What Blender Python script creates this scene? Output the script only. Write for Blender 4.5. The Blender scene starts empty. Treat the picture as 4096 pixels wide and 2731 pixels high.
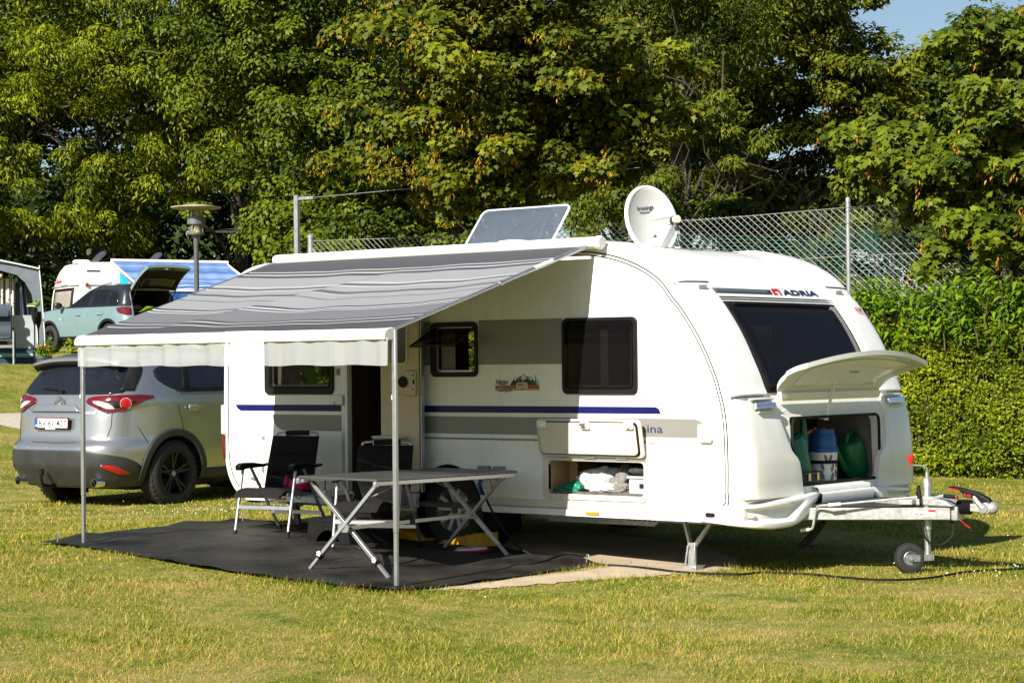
import bpy, bmesh, math, random
import numpy as np
from mathutils import Vector, Matrix
from mathutils.geometry import tessellate_polygon

SC = bpy.context.scene
COL = SC.collection
rng = np.random.default_rng(7)
R = math.radians

# ---------------------------------------------------------------- camera, sky, sun, exposure
cam_d = bpy.data.cameras.new("camera")
cam = bpy.data.objects.new("camera", cam_d)
COL.objects.link(cam)
CAM = Vector((13.53, -11.9129, 1.5078))
YAW, PITCH, ROLL = 0.6787296751826754, 0.01071450565463343, -0.009606836212622124
_f = Vector((-math.sin(YAW) * math.cos(PITCH), math.cos(YAW) * math.cos(PITCH), math.sin(PITCH)))
_r = Vector((math.cos(YAW), math.sin(YAW), 0))
_u = _r.cross(_f)
_r2 = _r * math.cos(ROLL) + _u * math.sin(ROLL)
_u2 = -_r * math.sin(ROLL) + _u * math.cos(ROLL)
M = Matrix.Identity(4)
for i in range(3):
    M[i][0], M[i][1], M[i][2], M[i][3] = _r2[i], _u2[i], -_f[i], CAM[i]
cam.matrix_world = M
cam_d.sensor_width = 36
cam_d.lens = 8156.84 / 4096 * 36
cam_d.clip_end = 2000
SC.camera = cam

world = bpy.data.worlds.new("World")
SC.world = world
world.use_nodes = True
wn = world.node_tree
SUN_DIR = Vector((-0.105, 1.0, -0.68)).normalized()      # direction the light travels
SUN_EL = math.asin(-SUN_DIR.z)
SUN_AZ = math.atan2(-SUN_DIR.x, -SUN_DIR.y)
sky = wn.nodes.new("ShaderNodeTexSky")
sky.sky_type = 'NISHITA'
sky.sun_disc = False
sky.sun_elevation = SUN_EL
sky.sun_rotation = SUN_AZ
sky.air_density = 1.0
sky.dust_density = 0.6
sky.ozone_density = 1.5
wn.nodes["Background"].inputs[1].default_value = 0.05
wn.links.new(sky.outputs[0], wn.nodes["Background"].inputs[0])
sun_d = bpy.data.lights.new("sun", 'SUN')
sun_d.energy = 5.0
sun_d.angle = R(0.5)
sun_d.color = (1.0, 0.94, 0.83)
sun = bpy.data.objects.new("sun", sun_d)
COL.objects.link(sun)
sun.rotation_euler = SUN_DIR.to_track_quat('-Z', 'Y').to_euler()
sun.location = (0, -30, 25)

SC.view_settings.view_transform = 'Standard'
SC.view_settings.look = 'None'
SC.view_settings.gamma = 1
SC.view_settings.use_curve_mapping = False
SC.view_settings.exposure = 1.0
SC.render.engine = 'CYCLES'
SC.cycles.max_bounces = 8
SC.cycles.diffuse_bounces = 3
SC.cycles.glossy_bounces = 3
SC.cycles.transmission_bounces = 3
SC.cycles.transparent_max_bounces = 14
SC.cycles.use_denoising = True
SC.cycles.sample_clamp_indirect = 6
SC.cycles.caustics_reflective = False
SC.cycles.caustics_refractive = False

# ---------------------------------------------------------------- materials
def _nt(name):
    m = bpy.data.materials.new(name)
    m.use_nodes = True
    nt = m.node_tree
    return m, nt, nt.nodes["Principled BSDF"]

def mat(name, col, rough=0.5, metal=0.0, var=0.12, scale=8.0, bump=0.0, bscale=60.0, coat=0.0, spec=0.5, trans=0.0, col2=None, streak=0.0):
    """principled material: base colour broken up by noise, optional fine relief, optional translucency"""
    m, nt, b = _nt(name)
    N, L = nt.nodes, nt.links
    tc = N.new("ShaderNodeTexCoord")
    nz = N.new("ShaderNodeTexNoise"); nz.inputs["Scale"].default_value = scale; nz.inputs["Detail"].default_value = 6
    L.new(tc.outputs["Object"], nz.inputs["Vector"])
    rp = N.new("ShaderNodeValToRGB")
    c = np.array(col); a = c * (1 - var); d = np.array(col2) if col2 is not None else np.minimum(c * (1 + var), 1)
    rp.color_ramp.elements[0].position = 0.3; rp.color_ramp.elements[1].position = 0.7
    rp.color_ramp.elements[0].color = (*a, 1); rp.color_ramp.elements[1].color = (*d, 1)
    L.new(nz.outputs["Fac"], rp.inputs["Fac"])
    if streak:
        mp = N.new("ShaderNodeMapping"); mp.inputs["Scale"].default_value = (16, 16, .7); L.new(tc.outputs["Object"], mp.inputs["Vector"])
        n3 = N.new("ShaderNodeTexNoise"); n3.inputs["Scale"].default_value = 1.0; n3.inputs["Detail"].default_value = 7; L.new(mp.outputs[0], n3.inputs["Vector"])
        r3 = N.new("ShaderNodeMapRange"); r3.inputs[1].default_value = .52; r3.inputs[2].default_value = .78; r3.inputs[3].default_value = 1.0; r3.inputs[4].default_value = 1 - streak; L.new(n3.outputs["Fac"], r3.inputs[0])
        mm = N.new("ShaderNodeMix"); mm.data_type = 'RGBA'; mm.blend_type = 'MULTIPLY'; mm.inputs[0].default_value = 1; L.new(rp.outputs["Color"], mm.inputs[6]); L.new(r3.outputs[0], mm.inputs[7]); L.new(mm.outputs[2], b.inputs["Base Color"])
    else: L.new(rp.outputs["Color"], b.inputs["Base Color"])
    mr = N.new("ShaderNodeMapRange"); mr.inputs[3].default_value = max(0, rough - .08); mr.inputs[4].default_value = min(1, rough + .08)
    L.new(nz.outputs["Fac"], mr.inputs[0]); L.new(mr.outputs[0], b.inputs["Roughness"])
    b.inputs["Metallic"].default_value = metal
    b.inputs["Coat Weight"].default_value = coat
    b.inputs["Coat Roughness"].default_value = 0.04
    b.inputs["Specular IOR Level"].default_value = spec
    if bump:
        n2 = N.new("ShaderNodeTexNoise"); n2.inputs["Scale"].default_value = bscale; n2.inputs["Detail"].default_value = 4
        L.new(tc.outputs["Object"], n2.inputs["Vector"])
        bp = N.new("ShaderNodeBump"); bp.inputs["Strength"].default_value = bump; bp.inputs["Distance"].default_value = 0.01
        L.new(n2.outputs["Fac"], bp.inputs["Height"]); L.new(bp.outputs[0], b.inputs["Normal"])
    if trans:
        tr = N.new("ShaderNodeBsdfTranslucent"); L.new(rp.outputs["Color"], tr.inputs[0])
        mx = N.new("ShaderNodeMixShader"); mx.inputs[0].default_value = trans
        L.new(b.outputs[0], mx.inputs[1]); L.new(tr.outputs[0], mx.inputs[2])
        L.new(mx.outputs[0], N["Material Output"].inputs[0])
    return m

def glass(name, tint, alpha=0.5, rough=0.02, body=(.012, .012, .014), spec=.22):
    """thin tinted pane: part see-through, part mirror by Fresnel"""
    m, nt, b = _nt(name)
    N, L = nt.nodes, nt.links
    t = N.new("ShaderNodeBsdfTransparent"); t.inputs[0].default_value = (*[min(1, c) for c in tint], 1)
    b.inputs["Base Color"].default_value = (*body, 1); b.inputs["Roughness"].default_value = rough
    b.inputs["IOR"].default_value = 1.5; b.inputs["Specular IOR Level"].default_value = spec
    mx = N.new("ShaderNodeMixShader"); mx.inputs[0].default_value = alpha
    L.new(t.outputs[0], mx.inputs[1]); L.new(b.outputs[0], mx.inputs[2])
    L.new(mx.outputs[0], N["Material Output"].inputs[0])
    return m

def leafmat(name, dark, light, trans=0.35, rough=0.5, spec=0.12):
    m, nt, b = _nt(name)
    N, L = nt.nodes, nt.links
    at = N.new("ShaderNodeAttribute"); at.attribute_name = "rnd"
    rp = N.new("ShaderNodeValToRGB")
    rp.color_ramp.elements[0].color = (*dark, 1); rp.color_ramp.elements[1].color = (*light, 1)
    L.new(at.outputs["Fac"], rp.inputs["Fac"])
    L.new(rp.outputs[0], b.inputs["Base Color"])
    b.inputs["Roughness"].default_value = rough
    b.inputs["Specular IOR Level"].default_value = spec
    tr = N.new("ShaderNodeBsdfTranslucent"); L.new(rp.outputs[0], tr.inputs[0])
    mx = N.new("ShaderNodeMixShader"); mx.inputs[0].default_value = trans
    L.new(b.outputs[0], mx.inputs[1]); L.new(tr.outputs[0], mx.inputs[2])
    L.new(mx.outputs[0], N["Material Output"].inputs[0])
    return m

MT = {}
def defm(k, *a, **kw): MT[k] = mat(k, *a, **kw)
defm("caravan_white", (.80, .80, .785), .28, var=.03, scale=1.6, coat=.3, streak=.09)
defm("panel_white", (.76, .755, .72), .4, var=.03, scale=3)
defm("dish_grey", (.56, .57, .56), .45, var=.03)
defm("cream_plastic", (.62, .58, .48), .45, var=.04)
defm("beige_liner", (.56, .47, .34), .5, var=.05)
defm("white_plastic", (.78, .78, .76), .4, var=.03)
defm("black_rubber", (.010, .010, .010), .65, var=.3, spec=.15)
defm("black_plastic", (.010, .0095, .010), .45, var=.25, spec=.18)
defm("dark_grey_plastic", (.026, .027, .029), .5, var=.15)
defm("stripe_grey", (.21, .205, .19), .35, var=.03)
defm("stripe_olive", (.19, .17, .115), .35, var=.05)
defm("stripe_blue", (.006, .008, .085), .35, var=.1, spec=.25)
defm("print_navy", (.012, .016, .075), .4, var=.1)
defm("print_black", (.01, .01, .01), .5, var=.2)
defm("print_red", (.5, .015, .04), .4, var=.05)
defm("print_slate", (.08, .095, .12), .4, var=.05)
defm("print_tan", (.55, .38, .27), .5, var=.05)
defm("print_green", (.01, .22, .08), .5, var=.05)
defm("print_rust", (.35, .08, .03), .5, var=.1)
defm("print_yellow", (.7, .45, .15), .5, var=.1)
defm("aluminium", (.62, .63, .64), .32, 1.0, var=.06, scale=20)
defm("table_slat", (.12, .12, .125), .38, .6, var=.06, scale=12)
defm("alu_satin", (.44, .45, .47), .42, .85, var=.05, scale=12)
defm("galvanised", (.42, .43, .43), .45, .75, var=.22, scale=35)
defm("galv_pale", (.36, .37, .365), .5, .35, var=.2, scale=30)
defm("chrome", (.85, .86, .88), .05, 1.0, var=.02)
defm("steel_dark", (.12, .11, .10), .6, .3, var=.3, scale=15)
defm("amber", (.85, .26, .01), .25, var=.1)
defm("red_lens", (.11, .003, .006), .08, var=.35, scale=18, coat=.6)
defm("red_bright", (.40, .008, .008), .12, var=.4, scale=40, coat=.5)
defm("red_plastic", (.62, .02, .015), .4, var=.1)
defm("clear_lens", (.40, .38, .36), .10, var=.4, scale=60, coat=.4)
defm("wood_light", (.45, .30, .14), .5, var=.15, scale=12)
defm("interior_brown", (.05, .022, .014), .6, var=.3)
defm("interior_dark", (.03, .026, .024), .7, var=.3)
defm("curtain_grey", (.34, .31, .28), .8, var=.15, trans=.3)
defm("rose_curtain", (.40, .20, .17), .85, var=.2, trans=.3)
defm("cushion_grey", (.11, .10, .13), .9, var=.2)
defm("chair_fabric", (.011, .010, .0105), .85, var=.3, scale=40, bump=.4, bscale=250, spec=.2)
defm("mat_black", (.008, .0075, .007), .6, col2=(.036, .032, .027), var=.5, scale=2.6, bump=.8, bscale=45, spec=.22)  # paler noise patches: dust, plus a sheen put into the colour
defm("mat_thread", (.01, .16, .12), .6, var=.3)
defm("sand", (.42, .335, .235), .9, var=.16, scale=3, bump=.6, bscale=70)
defm("gravel", (.40, .36, .30), .95, var=.25, scale=30, bump=1, bscale=60)
defm("yellow_plastic", (.55, .32, .01), .45, var=.12)
defm("magenta_fabric", (.42, .008, .10), .7, var=.2)
defm("teal_plastic", (.008, .15, .105), .4, var=.1)
defm("green_plastic", (.006, .12, .04), .4, var=.1)
defm("blue_plastic", (.012, .09, .33), .4, var=.1)
defm("bag_white", (.72, .73, .74), .35, var=.05, trans=.25)
defm("bag_green", (.01, .26, .16), .35, var=.15, trans=.3)
defm("cloth_grey", (.17, .16, .15), .85, var=.15)
defm("cloth_dark", (.035, .04, .035), .85, var=.2)
defm("box_clear", (.7, .72, .76), .25, var=.05)
defm("tyre", (.013, .013, .014), .75, var=.3, scale=30, bump=.5, bscale=80)
defm("rim_silver", (.58, .58, .57), .45, .4, var=.08)
defm("rim_black", (.012, .012, .013), .45, .1, var=.2)
defm("silver_paint", (.45, .45, .455), .24, .8, var=.03, scale=2, coat=.7)
defm("blue_paint", (.155, .24, .265), .30, .1, var=.03, scale=2, coat=.7)
defm("roof_black", (.022, .027, .036), .22, .2, var=.1, coat=.6)
defm("car_glass", (.010, .012, .017), .05, var=.2, coat=.1, spec=.4)
defm("front_glass", (.016, .011, .016), .06, var=.35, scale=3, spec=.22)
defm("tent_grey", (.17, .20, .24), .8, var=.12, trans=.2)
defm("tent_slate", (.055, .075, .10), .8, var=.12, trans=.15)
defm("tent_pale", (.42, .45, .50), .75, var=.06, trans=.2)
defm("tent_navy", (.012, .03, .055), .8, var=.15)
defm("tent_teal", (.02, .33, .30), .7, var=.1)
defm("tent_piping", (.8, .8, .78), .6, var=.04)
defm("pot_grey", (.05, .055, .065), .6, var=.15)
defm("lamp_grey", (.12, .125, .13), .55, .2, var=.12)
defm("lamp_disc", (.30, .25, .17), .8, var=.25, scale=14, col2=(.42, .38, .28))
defm("lamp_cream", (.75, .62, .38), .5, var=.05)
defm("towel_blue", (.01, .42, .60), .85, var=.2, scale=5, trans=.3)
defm("towel_red", (.60, .015, .02), .85, var=.15, trans=.3)
defm("towel_white", (.74, .74, .72), .85, var=.05, trans=.2)
defm("croc_green", (.09, .16, .02), .6, var=.25)
defm("bark", (.055, .045, .034), .9, var=.35, scale=9, bump=1, bscale=30)
defm("net_green", (.008, .11, .085), .6, var=.2)
defm("wire", (.33, .34, .33), .45, .4, var=.1)
defm("post_galv", (.30, .31, .32), .5, .5, var=.15, scale=12)
MT["pane"] = glass("pane", (.80, .78, .74), .16)
MT["pane_front"] = glass("pane_front", (.50, .42, .46), .42, .02, (.012, .012, .014), .35)
MT["pane_clear"] = glass("pane_clear", (.75, .80, .86), .30, .03)
MT["pane_dark"] = glass("pane_dark", (.62, .58, .56), .30)
MT["dome_glass"] = glass("dome_glass", (.72, .77, .84), .34, .10, (.15, .18, .22), .5)
MT["lamp_glass"] = glass("lamp_glass", (.90, .84, .66), .35, .2, (.50, .43, .28))

# ---------------------------------------------------------------- mesh helpers
OFF = Vector((0, 0, 0))          # world offset of the thing being built
def setoff(v):
    global OFF
    OFF = Vector(v)

def finish(me, name, mats, parent, sharp=38, smooth=True, bevel=0.0, solid=0.0):
    o = bpy.data.objects.new(name, me)
    COL.objects.link(o)
    for m in (mats if isinstance(mats, (list, tuple)) else [mats]):
        me.materials.append(MT[m] if isinstance(m, str) else m)
    if smooth and len(me.polygons):
        me.polygons.foreach_set("use_smooth", [True] * len(me.polygons))
        me.set_sharp_from_angle(angle=R(sharp))
    if parent is not None:
        o.parent = parent
    if solid:
        s = o.modifiers.new("thickness", 'SOLIDIFY'); s.thickness = solid; s.offset = 0
    if bevel:
        b = o.modifiers.new("bevel", 'BEVEL'); b.width = bevel; b.segments = 2; b.limit_method = 'ANGLE'; b.angle_limit = R(40)
    return o

class MB:
    def __init__(s): s.v = []; s.f = []; s.m = []; s.mi = 0
    def add(s, vs, fs):
        n = len(s.v); s.v += [tuple(p) for p in vs]
        for f in fs: s.f.append(tuple(i + n for i in f)); s.m.append(s.mi)
        return s
    def box(s, x0, x1, y0, y1, z0, z1):
        return s.add([(x, y, z) for x in (x0, x1) for y in (y0, y1) for z in (z0, z1)],
                     [(0, 1, 3, 2), (4, 6, 7, 5), (0, 4, 5, 1), (2, 3, 7, 6), (0, 2, 6, 4), (1, 5, 7, 3)])
    def bar(s, p0, p1, w, h, up=(0, 0, 1)):
        p0, p1 = Vector(p0), Vector(p1); d = (p1 - p0).normalized()
        a = d.cross(Vector(up)); a = a.normalized() if a.length > 1e-4 else Vector((1, 0, 0)); b = a.cross(d)
        vs = [p + a * (sa * w / 2) + b * (sb * h / 2) for p in (p0, p1) for sa, sb in ((-1, -1), (1, -1), (1, 1), (-1, 1))]
        return s.add(vs, [(3, 2, 1, 0), (4, 5, 6, 7)] + [(i, (i + 1) % 4, (i + 1) % 4 + 4, i + 4) for i in range(4)])
    def cyl(s, p0, p1, r0, r1=None, n=14):
        return s.tube([p0, p1], [r0, r0 if r1 is None else r1], n)
    def tube(s, pts, r, n=8, caps=True, closed=False):
        P = [Vector(p) for p in pts]; k = len(P)
        rr = r if isinstance(r, (list, tuple)) else [r] * k
        t0 = (P[1] - P[0]).normalized()
        ref = Vector((0, 0, 1)) if abs(t0.z) < .9 else Vector((1, 0, 0))
        a = t0.cross(ref).normalized(); vs = []
        for i in range(k):
            t = (P[min(i + 1, k - 1)] - P[max(i - 1, 0)])
            if closed: t = P[(i + 1) % k] - P[i - 1]
            t = t.normalized() if t.length > 1e-9 else t0
            a = (a - t * a.dot(t)); a = a.normalized() if a.length > 1e-6 else t.orthogonal().normalized()
            b = t.cross(a)
            for j in range(n):
                an = 2 * math.pi * j / n
                vs.append(P[i] + (a * math.cos(an) + b * math.sin(an)) * rr[i])
        fs = []
        for i in range(k if closed else k - 1):
            for j in range(n):
                q = ((i + 1) % k) * n
                fs.append((i * n + j, i * n + (j + 1) % n, q + (j + 1) % n, q + j))
        if caps and not closed:
            fs.append(tuple(range(n - 1, -1, -1))); fs.append(tuple((k - 1) * n + j for j in range(n)))
        return s.add(vs, fs)
    def lathe(s, prof, o, ax=(0, 0, 1), n=20, caps=True):
        o = Vector(o); ax = Vector(ax).normalized(); a = ax.orthogonal().normalized(); b = ax.cross(a); vs = []; fs = []
        for r, h in prof:
            for j in range(n):
                an = 2 * math.pi * j / n
                vs.append(o + ax * h + (a * math.cos(an) + b * math.sin(an)) * r)
        k = len(prof)
        for i in range(k - 1):
            for j in range(n): fs.append((i * n + j, i * n + (j + 1) % n, (i + 1) * n + (j + 1) % n, (i + 1) * n + j))
        if caps:
            fs.append(tuple(range(n - 1, -1, -1))); fs.append(tuple((k - 1) * n + j for j in range(n)))
        return s.add(vs, fs)
    def prism(s, poly, fn, t0, t1):
        """poly: 2D outline; fn(a,b,t) -> 3D; a slab between t0 and t1"""
        n = len(poly)
        vs = [fn(a, b, t0) for a, b in poly] + [fn(a, b, t1) for a, b in poly]
        return s.add(vs, [tuple(range(n - 1, -1, -1)), tuple(range(n, 2 * n))] + [(i, (i + 1) % n, (i + 1) % n + n, i + n) for i in range(n)])
    def holed(s, outer, holes, fn, t0, t1):
        loops = [outer] + holes
        tri = tessellate_polygon([[Vector((a, b, 0)) for a, b in l] for l in loops])
        flat = [p for l in loops for p in l]; n = len(flat)
        vs = [fn(a, b, t0) for a, b in flat] + [fn(a, b, t1) for a, b in flat]
        fs = [tuple(t) for t in tri] + [tuple(i + n for i in reversed(t)) for t in tri]
        k = 0
        for l in loops:
            m = len(l)
            fs += [(k + i, k + (i + 1) % m, k + (i + 1) % m + n, k + i + n) for i in range(m)]
            k += m
        return s.add(vs, fs)
    def grid(s, fn, nu, nv, keep=None):
        vs = [fn(i / nu, j / nv) for i in range(nu + 1) for j in range(nv + 1)]
        fs = [(i * (nv + 1) + j, (i + 1) * (nv + 1) + j, (i + 1) * (nv + 1) + j + 1, i * (nv + 1) + j + 1)
              for i in range(nu) for j in range(nv) if keep is None or keep(i, j)]
        return s.add(vs, fs)
    def ball(s, c, rx, ry=None, rz=None, nu=14, nv=8):
        ry = rx if ry is None else ry; rz = rx if rz is None else rz
        vs = []; fs = []
        for i in range(nv + 1):
            a = math.pi * i / nv
            for j in range(nu):
                b = 2 * math.pi * j / nu
                vs.append((c[0] + rx * math.sin(a) * math.cos(b), c[1] + ry * math.sin(a) * math.sin(b), c[2] + rz * math.cos(a)))
        for i in range(nv):
            for j in range(nu): fs.append((i * nu + j, (i + 1) * nu + j, (i + 1) * nu + (j + 1) % nu, i * nu + (j + 1) % nu))
        return s.add(vs, fs)
    def rot(s, mtx, n0=0):
        for i in range(n0, len(s.v)): s.v[i] = tuple(mtx @ Vector(s.v[i]))
        return s
    def build(s, name, mats, parent=None, **kw):
        me = bpy.data.meshes.new(name)
        me.from_pydata([tuple(Vector(p) - OFF) for p in s.v], [], s.f)
        if any(s.m): me.polygons.foreach_set("material_index", s.m)
        if kw.pop("fixn", True):
            bm = bmesh.new(); bm.from_mesh(me); bmesh.ops.recalc_face_normals(bm, faces=bm.faces); bm.to_mesh(me); bm.free()
        me.update()
        return finish(me, name, mats, parent, **kw)

def rrect(x0, x1, z0, z1, r, n=4):
    out = []
    for cx, cz, a0 in ((x1 - r, z1 - r, 0), (x0 + r, z1 - r, 90), (x0 + r, z0 + r, 180), (x1 - r, z0 + r, 270)):
        for i in range(n + 1):
            a = R(a0 + 90 * i / n); out.append((cx + r * math.cos(a), cz + r * math.sin(a)))
    return out

def thing(name, label, cat, loc=(0, 0, 0), rotz=0.0, group=None, rot=None):
    o = bpy.data.objects.new(name, None); COL.objects.link(o)
    o.empty_display_size = .1
    o.location = loc; o.rotation_euler = rot if rot else (0, 0, rotz)
    return tag(o, label, cat, group)
def tag(o, label, cat, group=None, kind=None):
    o["label"] = label; o["category"] = cat
    if group: o["group"] = group
    if kind: o["kind"] = kind
    return o
def structure(o): o["kind"] = "structure"; return o
def copy_tree(o, parent=None):
    c = o.copy(); COL.objects.link(c)
    if parent is not None: c.parent = parent
    for ch in list(o.children): copy_tree(ch, c)
    return c

def text_mesh(s, shear=0.0, offset=0.0, space=1.0):
    """flat lettering from the built-in font as (verts 0..1 x 0..1, faces, aspect)"""
    cu = bpy.data.curves.new("lettering", 'FONT'); cu.body = s; cu.shear = shear; cu.offset = offset; cu.space_character = space
    cu.resolution_u = 3
    ob = bpy.data.objects.new("lettering", cu); COL.objects.link(ob)
    dg = bpy.context.evaluated_depsgraph_get(); dg.update()
    me = bpy.data.meshes.new_from_object(ob.evaluated_get(dg))
    V = np.array([v.co[:2] for v in me.vertices]); F = [tuple(p.vertices) for p in me.polygons]
    bpy.data.objects.remove(ob); bpy.data.curves.remove(cu); bpy.data.meshes.remove(me)
    lo, hi = V.min(0), V.max(0)
    return (V - lo) / (hi - lo), F, (hi - lo)[0] / (hi - lo)[1]
def lettering(s, fn, m, parent, name="lettering", **kw):
    """fn(a,b), a and b in 0..1 -> 3D"""
    V, F, _ = text_mesh(s, **kw)
    b = MB(); b.add([fn(a, c) for a, c in V], F)
    return b.build(name, m, parent, smooth=False, fixn=False)

def lump(c, r, seed, amp=.25, nu=48, nv=28, flat=None):
    """irregular crumpled blob for bags and heaps of cloth: broad bulges plus sharp folds"""
    b = MB(); b.ball((0, 0, 0), 1, 1, 1, nu, nv)
    rs = np.random.default_rng(seed); K = rs.normal(0, 2.0, (6, 3)); Q = rs.normal(0, 4.2, (7, 3)); ph = rs.uniform(0, 6.3, 13)
    P = np.array(b.v); d = np.sin(P @ K.T + ph[:6]).sum(1) / 4
    W = P + .35 * np.sin(P[:, [1, 2, 0]] * 3 + ph[:3]); cr = (1 - np.abs(np.sin(W @ Q.T + ph[6:]))) ** 3
    P = P * (1 + amp * d - amp * .9 * cr.sum(1) / 2.2 + amp * .5)[:, None] * np.array(r) + np.array(c)
    if flat is not None: P[:, 2] = np.maximum(P[:, 2], flat)
    b.v = [tuple(p) for p in P]
    return b

# ---------------------------------------------------------------- terrain
TX = [-300, -60, -40, -26, -17.5, -16, -14.5, -12.7, -9.4, -6, 300]
TZ = [3.0, 2.6, 2.3, 1.85, 1.57, 1.15, .75, .5, .28, 0, 0]
def sm(a, b, x):
    t = np.clip((np.asarray(x, float) - a) / (b - a), 0, 1); return t * t * (3 - 2 * t)
def G(x, y):
    x = np.asarray(x, float); y = np.asarray(y, float)
    return (np.interp(x, TX, TZ) + .14 * sm(-2.5, .5, x) * (1 - sm(1.5, 6.5, x)) * sm(-9, -4, y) * (1 - sm(3, 7, y))
            + .05 * np.exp(-((x - 1.5) ** 2 + (y + 2.3) ** 2) / 5))
def g(x, y): return float(G(x, y))
# ================================================================ SETTING: ground, path, sand, grass
MAT_POLY = [(1.19, -2.26), (2.0, -2.37), (2.92, -2.46), (3.9, -2.45), (4.70, -2.36), (4.80, -2.2), (4.83, -1.26), (4.80, -.1),
            (4.2, .02), (3.0, .12), (2.0, .22), (1.1, .33), (.42, .50), (.72, -.70), (.98, -1.55)]
SAND_POLY = [(3.2, -.6), (4.2, -1.6), (4.86, -2.05), (5.02, -1.45), (5.22, -.80), (5.40, -.36), (5.50, .05), (5.55, .5), (5.3, 1.0), (4.6, 1.55), (3.6, 1.7), (2.9, 1.1), (2.8, .1)]
def in_poly(x, y, poly):
    x = np.asarray(x); y = np.asarray(y); ins = np.zeros(x.shape, bool); n = len(poly)
    for i in range(n):
        x1, y1 = poly[i]; x2, y2 = poly[(i + 1) % n]
        c = ((y1 > y) != (y2 > y)) & (x < (x2 - x1) * (y - y1) / (y2 - y1 + 1e-12) + x1); ins ^= c
    return ins

def lawn_nodes(m, blades):
    nt = m.node_tree; N, L = nt.nodes, nt.links; b = N["Principled BSDF"]
    tc = N.new("ShaderNodeTexCoord")
    def noise(sc, det=5, dist=0.0, rough=.55):
        n = N.new("ShaderNodeTexNoise"); n.inputs["Scale"].default_value = sc; n.inputs["Detail"].default_value = det
        n.inputs["Roughness"].default_value = rough; n.inputs["Distortion"].default_value = dist
        L.new(tc.outputs["Object"], n.inputs["Vector"]); return n.outputs["Fac"]
    def math_(op, a, c):
        n = N.new("ShaderNodeMath"); n.operation = op
        for i, q in enumerate((a, c)):
            if isinstance(q, (int, float)): n.inputs[i].default_value = q
            else: L.new(q, n.inputs[i])
        return n.outputs[0]
    f = math_('ADD', math_('MULTIPLY', noise(.7, 7, 1.0, .65), .56), math_('MULTIPLY', noise(4.2, 7, .6, .65), .48))
    if blades:
        at = N.new("ShaderNodeAttribute"); at.attribute_name = "rnd"
        f = math_('ADD', f, math_('MULTIPLY', math_('SUBTRACT', at.outputs["Fac"], .5), .50))
    else:
        f = math_('ADD', f, math_('MULTIPLY', math_('SUBTRACT', noise(34, 6), .5), .5))
    rp = N.new("ShaderNodeValToRGB"); e = rp.color_ramp.elements
    e[0].position = .365; e[0].color = (.10, .175, .010, 1) if blades else (.085, .11, .018, 1)
    e[1].position = .69; e[1].color = (.58, .42, .135, 1) if blades else (.42, .31, .13, 1)
    k = e.new(.475); k.color = (.25, .31, .012, 1) if blades else (.18, .21, .025, 1)
    k = e.new(.575); k.color = (.44, .40, .055, 1) if blades else (.30, .25, .07, 1)
    L.new(f, rp.inputs[0]); L.new(rp.outputs[0], b.inputs["Base Color"])
    b.inputs["Roughness"].default_value = .7; b.inputs["Specular IOR Level"].default_value = .2
    if blades:
        tr = N.new("ShaderNodeBsdfTranslucent"); L.new(rp.outputs[0], tr.inputs[0])
        mx = N.new("ShaderNodeMixShader"); mx.inputs[0].default_value = .45
        L.new(b.outputs[0], mx.inputs[1]); L.new(tr.outputs[0], mx.inputs[2]); L.new(mx.outputs[0], N["Material Output"].inputs[0])
    else:
        bp = N.new("ShaderNodeBump"); bp.inputs["Strength"].default_value = .9; bp.inputs["Distance"].default_value = .03
        L.new(noise(45, 6, 0, .7), bp.inputs["Height"]); L.new(bp.outputs[0], b.inputs["Normal"])
MT["lawn"] = _nt("lawn")[0]; lawn_nodes(MT["lawn"], False)
MT["blades"] = _nt("blades")[0]; lawn_nodes(MT["blades"], True)

def axis(a, b, n, far):
    return np.concatenate([-np.geomspace(far, -a + 4, 12) if a < 0 else [], np.linspace(a, b, n), np.geomspace(b + 4, far, 12)])
gx = axis(-48, 16, 150, 320); gy = axis(-16, 45, 140, 320)
X, Y = np.meshgrid(gx, gy, indexing='ij'); Z = G(X, Y)
nu, nv = X.shape
me = bpy.data.meshes.new("ground")
idx = np.arange(nu * nv).reshape(nu, nv)
quads = np.stack([idx[:-1, :-1], idx[1:, :-1], idx[1:, 1:], idx[:-1, 1:]], -1).reshape(-1, 4)
me.from_pydata(np.stack([X, Y, Z], -1).reshape(-1, 3).tolist(), [], quads.tolist())
structure(finish(me, "ground", "lawn", None))

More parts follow.
